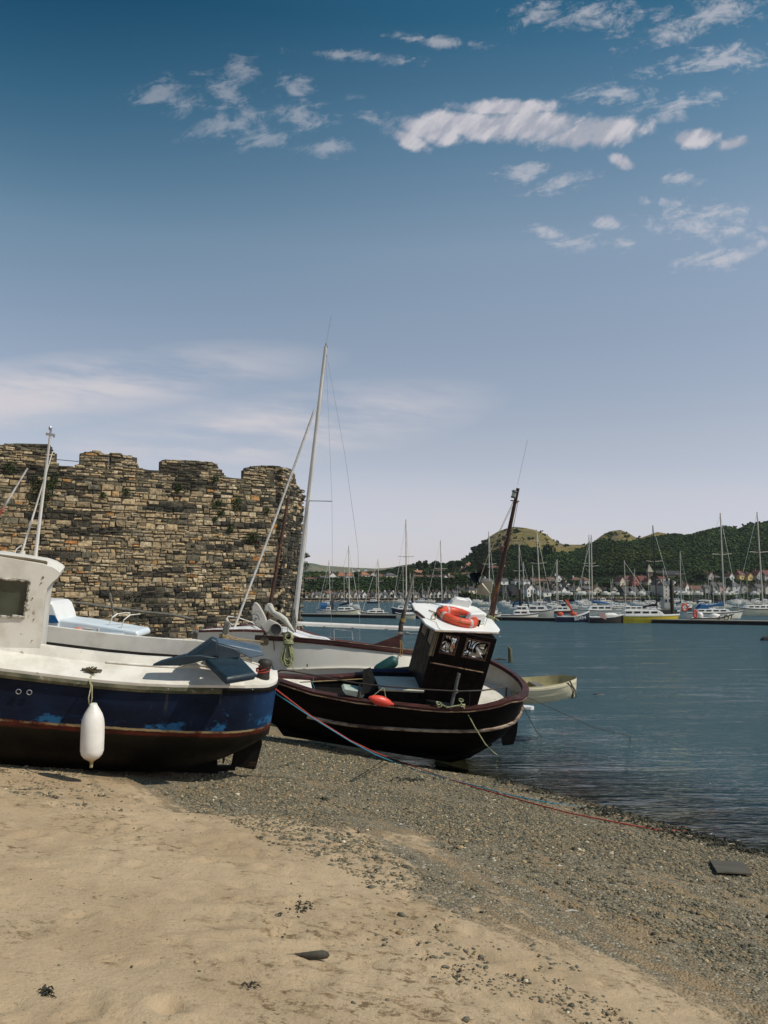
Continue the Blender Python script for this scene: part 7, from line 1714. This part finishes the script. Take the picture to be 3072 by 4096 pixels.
for a in ((1676, 2290, 2242, 34, 'dark pine on the skyline left of its twin above the hillside houses'), (1703, 2290, 2240, 30, 'second dark pine of the skyline pair'), (1744, 2286, 2244, 44, 'broad dark skyline tree right of the pair of pines'), (1806, 2284, 2243, 36, 'dark skyline tree right of the tall mast'), (1842, 2278, 2244, 40, 'wide skyline tree at the foot of the headland slope'),
          (1893, 2216, 2184, 26, 'lone round tree on the skyline left of the first grassy knoll'), (2192, 2234, 2180, 48, 'big round dark tree below the grassy knoll'), (2717, 2144, 2133, 10, 'tiny round tree alone on the skyline near the right'), (1426, 2318, 2290, 22, 'dark tree between two terracotta roofed houses'), (1630, 2318, 2272, 36, 'pale green tree left of the red roofed house'),
          (1560, 2294, 2276, 40, 'dark bushy tree above the slate roofed villa'), (1255, 2318, 2300, 36, 'low dark tree near the castle end of the hillside row'), (2150, 2260, 2205, 44, 'dark tree left of the big round one'), (2640, 2324, 2290, 40, 'dark tree beside the church'), (2430, 2366, 2325, 40, 'dark tree left of the red roofed hotel'), (2800, 2330, 2290, 60, 'dark tree behind the long brown roof')):
    tree(*a)
tree(1798, 2306, 2290, 12, 'small yellow tree among the hillside houses', np.array([(.22, .17, .03), (.16, .13, .03)]))

# ------------------------------------------------------------------ pontoons, piles
ga, gb_ = SZ(1150, 2466, 0), SZ(3200, 2504, 0); pd = (gb_ - ga); pl_ = pd.length; ang = math.atan2(pd.y, pd.x)
pn = empty('pontoon', Matrix.Translation(ga) @ Matrix.Rotation(ang, 4, 'Z'), 'long low dark pontoon with a pale deck running across the harbour', 'pontoon')
mb = MB(); mb.box((pl_ / 2, 1.2, .18), (pl_, 2.2, .46)); mb.build('float', hm('dark pontoon float', (.022, .020, .017)), pn)
mb = MB(); mb.box((pl_ / 2, 1.2, .46), (pl_, 2.4, .10)); mb.build('deck', hm('pontoon deck', (.30, .27, .21)), pn)
PILE = mat('dark tarred pile', (.016, .015, .014), (.05, .035, .02), .6, .8)
for u, vt, vb, w_, lab in ((1329, 2375, 2464, 11, 'dark pile at the stern of the cream yacht'), (1651, 2376, 2466, 9, 'dark pile left of the wheelhouse roof'), (2083, 2356, 2470, 13, 'thick dark pile behind the white cabin cruiser'), (2691, 2318, 2486, 15, 'tallest thick dark pile, behind the bow of the yellow boat')):
    q = SZ(u, vb, 0); r_ = w_ * q.y / FPX / 2; h_ = S(u, vt, q.y).z; mb = MB(); mb.lathe([(r_, -2), (r_, h_ * .5), (r_ * .93, h_ - .25), (r_ * .4, h_)], (q.x, q.y, 0), (0, 0, 1), 12); tag(mb.build('pile', PILE, None, auto=40), lab, 'pile', 'dark mooring piles of the marina')

# ------------------------------------------------------------------ boats afloat
FH = {'white': mat('far white hull', (.70, .67, .58), (.62, .59, .50), .6, .4), 'cream': mat('far cream hull', (.60, .56, .42), None, .6, .5), 'yellow': mat('far yellow hull', (.56, .44, .03), (.46, .35, .025), .8, .5), 'navy': mat('far navy hull', (.015, .020, .05), None, .8, .4), 'black': mat('far black hull', (.014, .013, .014), (.03, .025, .02), .8, .5), 'red': mat('far red hull', (.12, .018, .014), None, .8, .5), 'grey': mat('far grey hull', (.42, .41, .36), (.30, .29, .25), .7, .5), 'blue': mat('far blue hull', (.03, .07, .16), None, .8, .5)}
DECKW = mat('far deck', (.76, .74, .69), (.64, .62, .57), .8, .5); SPARM = mat('far spar', (.60, .54, .44), (.48, .43, .35), .8, .4); CANV = {'navy': hm('navy canvas', (.012, .02, .055)), 'black': hm('black canvas', (.012, .012, .013)), 'blue': hm('blue canvas', (.02, .10, .24)), 'none': None}
FWIN = hm('far boat window', (.02, .023, .026), .15); BAND = hm('boot band', (.03, .03, .035)); WOODT = hm('varnish', (.20, .09, .04))
def vessel(u0, u1, wl, fb, hull, bow='right', cab=None, mast=None, cover=None, lab='', group='boats moored at the marina', name='yacht', cat=None, d=None, stays=True, yaw=0.0, text=None, sheer=.35, cabh=14, detail=True, spread=True):
    """boat by its picture extents: waterline v wl, freeboard fb px, cabin as (x0, x1, height px) fractions from stern, mast (u top, v top)"""
    um = (u0 + u1) / 2; q = SZ(um, wl, 0); 
    if d: q = Vector(((um - 1536) / FPX * d * 1.0, d, 0)); q = Vector((ray(um, 2450).x * d, d, 0))
    px = q.y / FPX; L = (u1 - u0) * px; B = max(1.3, L * .30); f = fb * px; sg = 1 if bow == 'right' else -1
    M = Matrix.Translation(q + Vector((0, B * .5, 0))) @ Matrix.Rotation(yaw, 4, 'Z')
    root = empty(name, M, lab, cat or name.replace('_', ' '), group)
    xs = [-.5, -.46, -.3, 0, .2, .34, .43, .48, .5]; bw = [.72, .8, .95, 1, .92, .66, .36, .12, .01]
    sec = []; dk_ = []
    for x, b_ in zip(xs, bw):
        X = sg * x * L; rise = f * (1 + sheer * max(0, x) * 2 * (max(0, x) * 2)); y = b_ * B / 2; rk_ = sg * (.06 * L if x > .3 else .0) * (x - .3) / .2 if x > .3 else 0
        sec.append([(X + rk_, -y, rise), (X + rk_ * .5, -y * .97, rise * .55), (X, -y * .86, 0.02), (X - rk_ * .6, -y * .6, -.35), (X - rk_ * .6, y * .6, -.35), (X, y * .86, .02), (X + rk_ * .5, y * .97, rise * .55), (X + rk_, y, rise)])
        dk_.append([(X + rk_, -y, rise + .005), (X + rk_, 0, rise + .06), (X + rk_, y, rise + .005)])
    mb = MB(); mb.loft(sec, cap=True); mb.build('hull', FH[hull], root, auto=45)
    mb = MB(); mb.loft(dk_); mb.build('deck', DECKW, root)
    if detail:
        mb = MB(); mb.loft([[Vector(s_[0]) + Vector((0, -.03, z)) for z in (-.12, .02)] + [Vector(s_[0]) + Vector((0, .02, .02))] for s_ in sec]); mb.build('gunwale_band', BAND if hull in ('white', 'cream', 'grey') else TRIM, root)
    if cab:
        for ci, (a, b_, h_) in enumerate(cab if isinstance(cab, list) else [cab]):
            h0 = f * 1.02 if ci == 0 else f * 1.02 + cab[0][2] * px - .05; hh = h_ * px; wY = B * (.32 if ci == 0 else .27)
            xa, xb = sg * (a - .5) * L, sg * (b_ - .5) * L; mb = MB(); k_ = .10 * abs(xb - xa); s2 = 1 if xb > xa else -1
            pr_ = [(xa, 0, h0 - .1), (xb + s2 * k_ * .6, 0, h0 - .1), (xb - s2 * k_ * .9, 0, h0 + hh * .85), (xb - s2 * k_ * 1.6, 0, h0 + hh), (xa + s2 * .05, 0, h0 + hh)]
            mb.prism([Vector(p) + Vector((0, -wY, 0)) for p in pr_], (0, 2 * wY, 0)); c_ = mb.build('cabin', DECKW, root); bev(c_, min(.08, hh * .15), 2)
            if hh > .35:
                nw = max(2, int(abs(xb - xa) / 1.1))
                for w in range(nw):
                    cx = lerp(xa, xb - s2 * k_, (w + .55) / (nw + .2)); mb = MB(); mb.box((cx, -wY - .012, h0 + hh * .55), (abs(xb - xa) / nw * .62, .03, hh * .36)); mb.build('window', FWIN, c_)
    if mast:
        ut, vt = mast[:2]; ub = mast[2] if len(mast) > 2 else ut; yy = q.y + B * .5
        top = S(ut, vt, yy) - M.translation; bot = Vector(((ub - 1536) / FPX * yy * .995 - M.translation.x, 0, f)); r_ = max(.055, top.z * .0075)
        mb = MB(); mb.tube([bot, top], [r_, r_ * .75], 8); ms_ = mb.build('mast', SPARM if cover != 'black' else hm('dark spar', (.03, .028, .026)), root, auto=40)
        if spread:
            mb = MB(); c_ = bot.lerp(top, .58); sw = top.z * .085; mb.tube([c_ + Vector((-sw, .3, .12)), c_, c_ + Vector((sw, -.3, .12))], r_ * .45, 5); mb.build('spreader', SPARM, ms_)
        if stays:
            for ex, yy2 in ((sg * .49 * L, 0), (-sg * .48 * L, 0)):
                mb = MB(); mb.tube([top - Vector((0, 0, .3)), Vector((ex, yy2, f * 1.2))], .028 if ex * sg > 0 else .012, 4); mb.build('stay', TRIM if ex * sg > 0 else BAND, ms_)
        if cover and CANV.get(cover):
            bl = -sg * L * .36; z0 = f + max(.7, (cab[2] if isinstance(cab, tuple) else 10) * px + .35); mb = MB()
            mb.tube([(bot.x - sg * .12, 0, z0 + 1.0), (bot.x - sg * .15, 0, z0 + .35), (bot.x + bl * .4, 0, z0 + .28), (bot.x + bl * .8, 0, z0 + .12), (bot.x + bl, 0, z0)], [.12, .30, .22, .16, .08], 8); mb.build('sail_cover', CANV[cover], root, smooth=True)
    if text:
        tx_, size, fx, fz, col = text; mm = Matrix.Translation((sg * fx * L, -B * .5 * .96 - .16, fz)) @ Matrix.Rotation(R(90), 4, 'X') @ Matrix.Rotation(R(8), 4, 'Z')
        text_mesh('lettering', tx_, size, mm, col, root, .03)
    return root, M, L, f, B, px, sg
GF = 'boats moored along the front of the pontoon'
v1 = vessel(1325, 1437, 2467, 24, 'cream', cab=(.22, .80, 13), mast=(1395, 2182, 1397), cover='navy', lab='cream sloop with rounded cabin moored at the pontoon nearest the castle', group=GF)
mb = MB(); mb.ball((.47 * v1[2], -.6, .35), (.35, .35, .4), 10, 8); mb.build('bow_fender', DECKW, v1[0])
vessel(1447, 1556, 2470, 17, 'cream', 'left', cab=[(.18, .85, 12), (.3, .62, 8)], mast=(1512, 2236, 1516), lab='white motor sailer with long window row right of the cream sloop', group=GF, name='motor_sailer')
vessel(1268, 1328, 2455, 13, 'white', 'left', cab=(.1, .75, 12), lab='white cabin boat with blue canopy between the castle and the first pile', name='motorboat', mast=(1316, 2241, 1322), cover='blue', group=GF)
mb = MB(); q = SZ(1291, 2455, 0); mb.loft([[Vector((q.x + x, q.y + 1.2 + y, z)) for y, z in ((-1, .8), (-1, 1.6), (-.4, 2.2), (.4, 2.2), (1, 1.6), (1, .8))] for x in (-.5, .2, .7)]); tag(mb.build('boat_canopy', CANV['blue'], None), 'bright blue canvas canopy on the small boat by the castle', 'canopy')
vessel(1570, 1648, 2456, 20, 'navy', 'left', cab=(.2, .75, 12), mast=(1624, 2078, 1625), cover='blue', lab='navy hulled yacht with the tallest mast left of the wheelhouse', text=('177', .62, -.28, .75, TRIM))
vessel(1586, 1662, 2477, 19, 'cream', 'left', cab=(.1, .7, 8), lab='small cream motorboat just left of the wheelhouse roof', name='motorboat', group=GF)
vessel(1700, 1780, 2448, 14, 'white', 'left', cab=(.3, .8, 9), mast=(1762, 2162, 1768), cover='navy', lab='white yacht with navy mast cover directly behind the life ring')
vessel(1900, 1990, 2455, 14, 'white', cab=(.2, .7, 9), mast=(1955, 2126, 1958), lab='white yacht behind the wheelhouse roof, left of the brown mast')
vessel(1960, 2005, 2472, 16, 'cream', cab=(.1, .6, 6), lab='stern of a cream boat showing past the foot of the brown mast', name='motorboat', group=GF)
vessel(2008, 2151, 2482, 22, 'white', cab=[(.34, .80, 17), (.42, .76, 19)], lab='white cabin cruiser with two tiers of windows at the pontoon', name='cabin_cruiser', cat='cabin cruiser', group=GF)
v2 = vessel(2100, 2216, 2468, 24, 'grey', 'right', cab=(.15, .80, 20), mast=(2146, 2118, 2163), lab='grey hulled sloop behind the white cabin cruiser', group='boats moored behind the pontoon')
mb = MB(); mb.tube([Vector((-3.0 + 1.3 * math.cos(a), -.4, 1.6 + 1.3 * math.sin(a))) for a in [j * math.pi / 8 for j in range(9)]], .10, 6); mb.build('canopy_hoop', CANV['black'], v2[0])
vessel(2200, 2296, 2454, 12, 'red', 'right', cab=(.1, .86, 15), mast=(2229, 2238, 2231), stays=False, lab='maroon hulled cruiser with rounded white deck', group='boats moored behind the pontoon', name='motorboat')
v3 = vessel(2228, 2356, 2489, 24, 'navy', 'right', lab='low navy workboat lettered on its high bow', name='workboat', group=GF, sheer=.85, text=('BS494', .62, .22, .52, TRIM))
mb = MB(); mb.ball((.5 * v3[2] + .25, -.5, .4), (.33, .33, .42), 10, 8); mb.build('bow_buoy', DECKW, v3[0])
for bx, c_, nm_ in ((-.38, 'red', 'small orange float heap on the navy workboat'), (.05, 'red', 'orange poles and float standing on the navy workboat')):
    mb = MB(); b0 = v3[1] @ Vector((bx * v3[2], -.3, v3[3] + .25)); mb.ball(b0, (.45, .3, .3), 8, 6, .1)
    if bx > 0: mb.tube([b0, b0 + Vector((-1.1, 0, 1.9))], .10, 6); mb.tube([b0, b0 + Vector((-.8, 0, 1.9))], .07, 6)
    tag(mb.build('float', hm('orange float', (.60, .10, .05)), None, smooth=True), nm_, 'float')
v4 = vessel(2362, 2500, 2493, 25, 'black', 'right', lab='low black workboat between the navy one and the yellow boat', name='workboat', group=GF, sheer=.55)
mb = MB(); b0 = v4[1] @ Vector((-.16 * v4[2], -1.0, v4[3] + .1)); mb.prism([b0 + Vector(p) for p in ((-.45, 0, .45), (.35, 0, .35), (.45, 0, -.45), (-.3, 0, -.15))], (0, .1, 0)); tag(mb.build('cloth', hm('pink cloth', (.55, .32, .28)), None), 'faded pink cloth hanging over the side of the black workboat', 'cloth')
mb = MB(); b0 = v4[1] @ Vector((.1 * v4[2], 0, v4[3] + .2)); mb.ball(b0, (1.1, .5, .3), 10, 6, .15); tag(mb.build('tarpaulin', DECKW, None), 'white tarpaulin heaped in the black workboat', 'tarpaulin')
vessel(2498, 2718, 2493, 31, 'yellow', 'right', cab=(.02, .74, 20), lab='yellow hulled motor yacht with long white cabin at the pontoon', name='motor_yacht', group=GF, sheer=.12)
vessel(2300, 2500, 2462, 20, 'white', 'left', cab=(.25, .72, 18), mast=(2365, 2139, 2368), cover='blue', lab='long white yacht with blue sail cover behind the workboats', group='boats moored behind the pontoon')
vessel(2470, 2640, 2456, 16, 'white', 'right', cab=(.2, .8, 14), mast=(2497, 2241, 2502), lab='white yacht behind the stern of the yellow boat', group='boats moored behind the pontoon')
vessel(2560, 2720, 2462, 14, 'navy', 'right', cab=(.3, .75, 12), mast=(2611, 2102, 2627), cover='black', lab='yacht with a tall black mast and black sail cover behind the yellow boat', group='boats moored behind the pontoon')
q = SZ(2672, 2462, 0); gw = empty('wheelhouse_boat', q, 'boxy grey wheelhouse boat standing left of the tallest pile', 'boat'); px = q.y / FPX
mb = MB(); mb.box((0, 1.2, .55), (78 * px, 2.4, 1.1), bev=.15); mb.build('hull', FH['black'], gw); mb = MB(); mb.box((.2, 1.2, 1.1 + 24 * px), (34 * px, 1.9, 46 * px), bev=.08); cbn = mb.build('cabin', FH['grey'], gw)
for x in (-.35, .35): mb = MB(); mb.box((x + .2, .23, 1.1 + 34 * px), (.32, .06, .5)); mb.build('window', FWIN, cbn)
v5 = vessel(2776, 2938, 2496, 24, 'cream', 'right', lab='open cream launch with large black letters on the bow', name='launch', group=GF, sheer=.75, text=('CO2', .92, .27, .74, INK), detail=True)
mb = MB(); b0 = v5[1] @ Vector((-.3 * v5[2], -.2, v5[3] + .3)); mb.ball(b0, (.42, .35, .42), 10, 8); mb.ball(b0 + Vector((1.9, .1, -.1)), (.7, .4, .35), 8, 6, .15); tag(mb.build('float', DECKW, None, smooth=True), 'white floats stowed in the cream launch', 'float')
for u, v, dd, lab in ((2739, 2430, .6, 'orange life ring hung on a boat right of the tallest pile'), (2781, 2455, .2, 'red life ring at the stern of the cream launch')):
    q = S(u, v, 100); mb = MB(); mb.tube([q + Vector((.33 * math.cos(a) * (1 if dd > .5 else .6), 0, .42 * math.sin(a))) for a in [j * math.pi / 9 for j in range(18)]], .10, 8, closed=True); tag(mb.build('life_ring', ORA, None, smooth=True), lab, 'life ring')
v6 = vessel(2758, 2975, 2474, 22, 'white', 'right', cab=(.18, .80, 15), mast=(2881, 2052, 2895), cover='blue', lab='white yacht with blue spray hood behind the cream launch', group='boats moored behind the pontoon')
mb = MB(); c_ = v6[1] @ Vector((-.20 * v6[2], 0, v6[3])); mb.loft([[c_ + Vector((x, y * .8, z)) for y, z in ((-1, 0), (-.9, zz), (0, zz + .15), (.9, zz), (1, 0))] for x, zz, z in ((-.9, .5, 0), (-.4, 1.25, 0), (.5, 1.2, 0), (1.0, .45, 0))]); tag(mb.build('spray_hood', CANV['blue'], None), 'blue spray hood on the white yacht behind the cream launch', 'spray hood')
vessel(2950, 3130, 2462, 26, 'cream', 'left', cab=(.2, .8, 14), mast=(3028, 2048, 3050), lab='large yacht with navy band cut by the right edge', group='boats moored behind the pontoon')
mb = MB(); q = SZ(3066, 2562, 0); mb.ball(q, (.5, .4, .35), 8, 6); tag(mb.build('mooring_buoy', BAND, None), 'dark mooring buoy at the right edge of the water', 'buoy')
# farther boats: masts standing in rows through the marina
GB2 = 'yachts moored in the rows behind'
fr = random.Random(9)
far_masts = [(1376, 2276), (1505, 2289), (1318, 2262), (1640, 2290), (1654, 2300), (1612, 2262), (1689, 2330), (1712, 2345), (1786, 2343), (1830, 2338), (2076, 2179), (2093, 2247), (2130, 2259), (2012, 2332), (2024, 2336), (1905, 2350), (2225, 2240), (2324, 2310), (2356, 2138), (2443, 2315), (2451, 2310), (2538, 2275), (2593, 2290), (2652, 2272), (2720, 2204), (2730, 2320), (2712, 2335), (2806, 2335), (2832, 2300), (2820, 2330), (2900, 2308), (2938, 2325), (2972, 2330), (2988, 2315), (3034, 2300), (3012, 2345), (2870, 2345), (2766, 2340), (2296, 2330), (2388, 2330), (2560, 2350), (2684, 2345), (2952, 2350), (3060, 2330), (2248, 2350), (2176, 2330), (1946, 2345), (2850, 2290)]
for i, (u, vt) in enumerate(far_masts):
    wl = fr.uniform(2424, 2444) if vt < 2260 else fr.uniform(2412, 2432); w_ = fr.uniform(60, 84) if vt < 2260 else fr.uniform(38, 62)
    hc = fr.choice(['white', 'white', 'white', 'cream', 'navy', 'grey', 'white']); cv = fr.choice(['navy', 'blue', None, None, 'black', None])
    if cv == 'black' : cv = 'navy'
    lab = where(u, 'distant %s yacht with %s' % ({'white': 'white', 'cream': 'cream', 'navy': 'dark blue', 'grey': 'grey'}[hc], '%s sail cover' % cv if cv else 'bare boom'))
    sh_ = fr.uniform(-.25, .25) * w_
    vessel(u - w_ / 2 + sh_, u + w_ / 2 + sh_, wl, fr.uniform(7, 10), hc, fr.choice(['left', 'right']), cab=(.25, .75, fr.uniform(5, 8)), mast=(u, vt, u + (3 if u > 2500 else 1)), cover=cv, lab=lab, group=GB2, detail=False)
for i in range(40):                      # low motorboats and dinghies between the yachts
    u = fr.uniform(1400, 3090) if i < 14 else fr.uniform(2150, 3090); wl = fr.uniform(2411, 2446); w_ = fr.uniform(26, 60)
    hc = fr.choice(['white', 'white', 'cream', 'grey', 'blue', 'red'])
    vessel(u - w_ / 2, u + w_ / 2, wl, fr.uniform(6, 11), hc, fr.choice(['left', 'right']), cab=[(.2, .7, fr.uniform(6, 11))], lab=where(u, 'small distant %s cabin boat' % ('dark red' if hc == 'red' else hc)), group='small cabin boats among the yachts', name='motorboat', detail=False)
for i in range(22):                      # boats laid up ashore on the hard
    u = fr.uniform(2180, 2440) if i < 11 else fr.uniform(2430, 2600) if i < 15 else fr.uniform(2690, 3060); w_ = fr.uniform(24, 46); q, d_ = at_terr(u, 2386); q = S(u, 2385, 590 + fr.uniform(-4, 4)); px = q.y / FPX
    rt_ = empty('laid_up_boat', q, where(u, 'white boat laid up ashore'), 'boat', 'boats laid up in the boatyard'); L = w_ * px * 1.0; mb = MB()
    mb.loft([[(x * L, -y * 1.3, 2.6), (x * L, -y, 1.2), (x * L, 0, .7), (x * L, y, 1.2), (x * L, y * 1.3, 2.6)] for x, y in ((-.5, .9), (-.2, 1.1), (.2, 1.0), (.42, .5), (.5, .05))], cap=True); mb.loft([[(x * L, -y * 1.3, 2.6), (x * L, 0, 2.7), (x * L, y * 1.3, 2.6)] for x, y in ((-.5, .9), (-.2, 1.1), (.2, 1.0), (.42, .5), (.5, .05))]); mb.build('hull', FH['white'], rt_)
    mb = MB(); mb.box((-.05 * L, 0, 3.1), (L * .42, 1.5, .9), taper=.85); mb.build('cabin', DECKW, rt_)
# ------------------------------------------------------------------ haze over the far shore
hz = MB(); hz.box((0, 2250, 62.5), (10400, 5300, 135))
hm_ = bpy.data.materials.new('haze'); hm_.use_nodes = True; t = hm_.node_tree
for n in list(t.nodes): t.nodes.remove(n)
vp = t.nodes.new('ShaderNodeVolumePrincipled'); vp.inputs['Color'].default_value = (.86, .89, .95, 1); vp.inputs['Density'].default_value = .00005; vp.inputs['Anisotropy'].default_value = .3
oo = t.nodes.new('ShaderNodeOutputMaterial'); t.links.new(vp.outputs[0], oo.inputs['Volume'])
tag(hz.build('haze', hm_), 'thin pale sea haze over the harbour and hills', 'haze', kind='stuff')
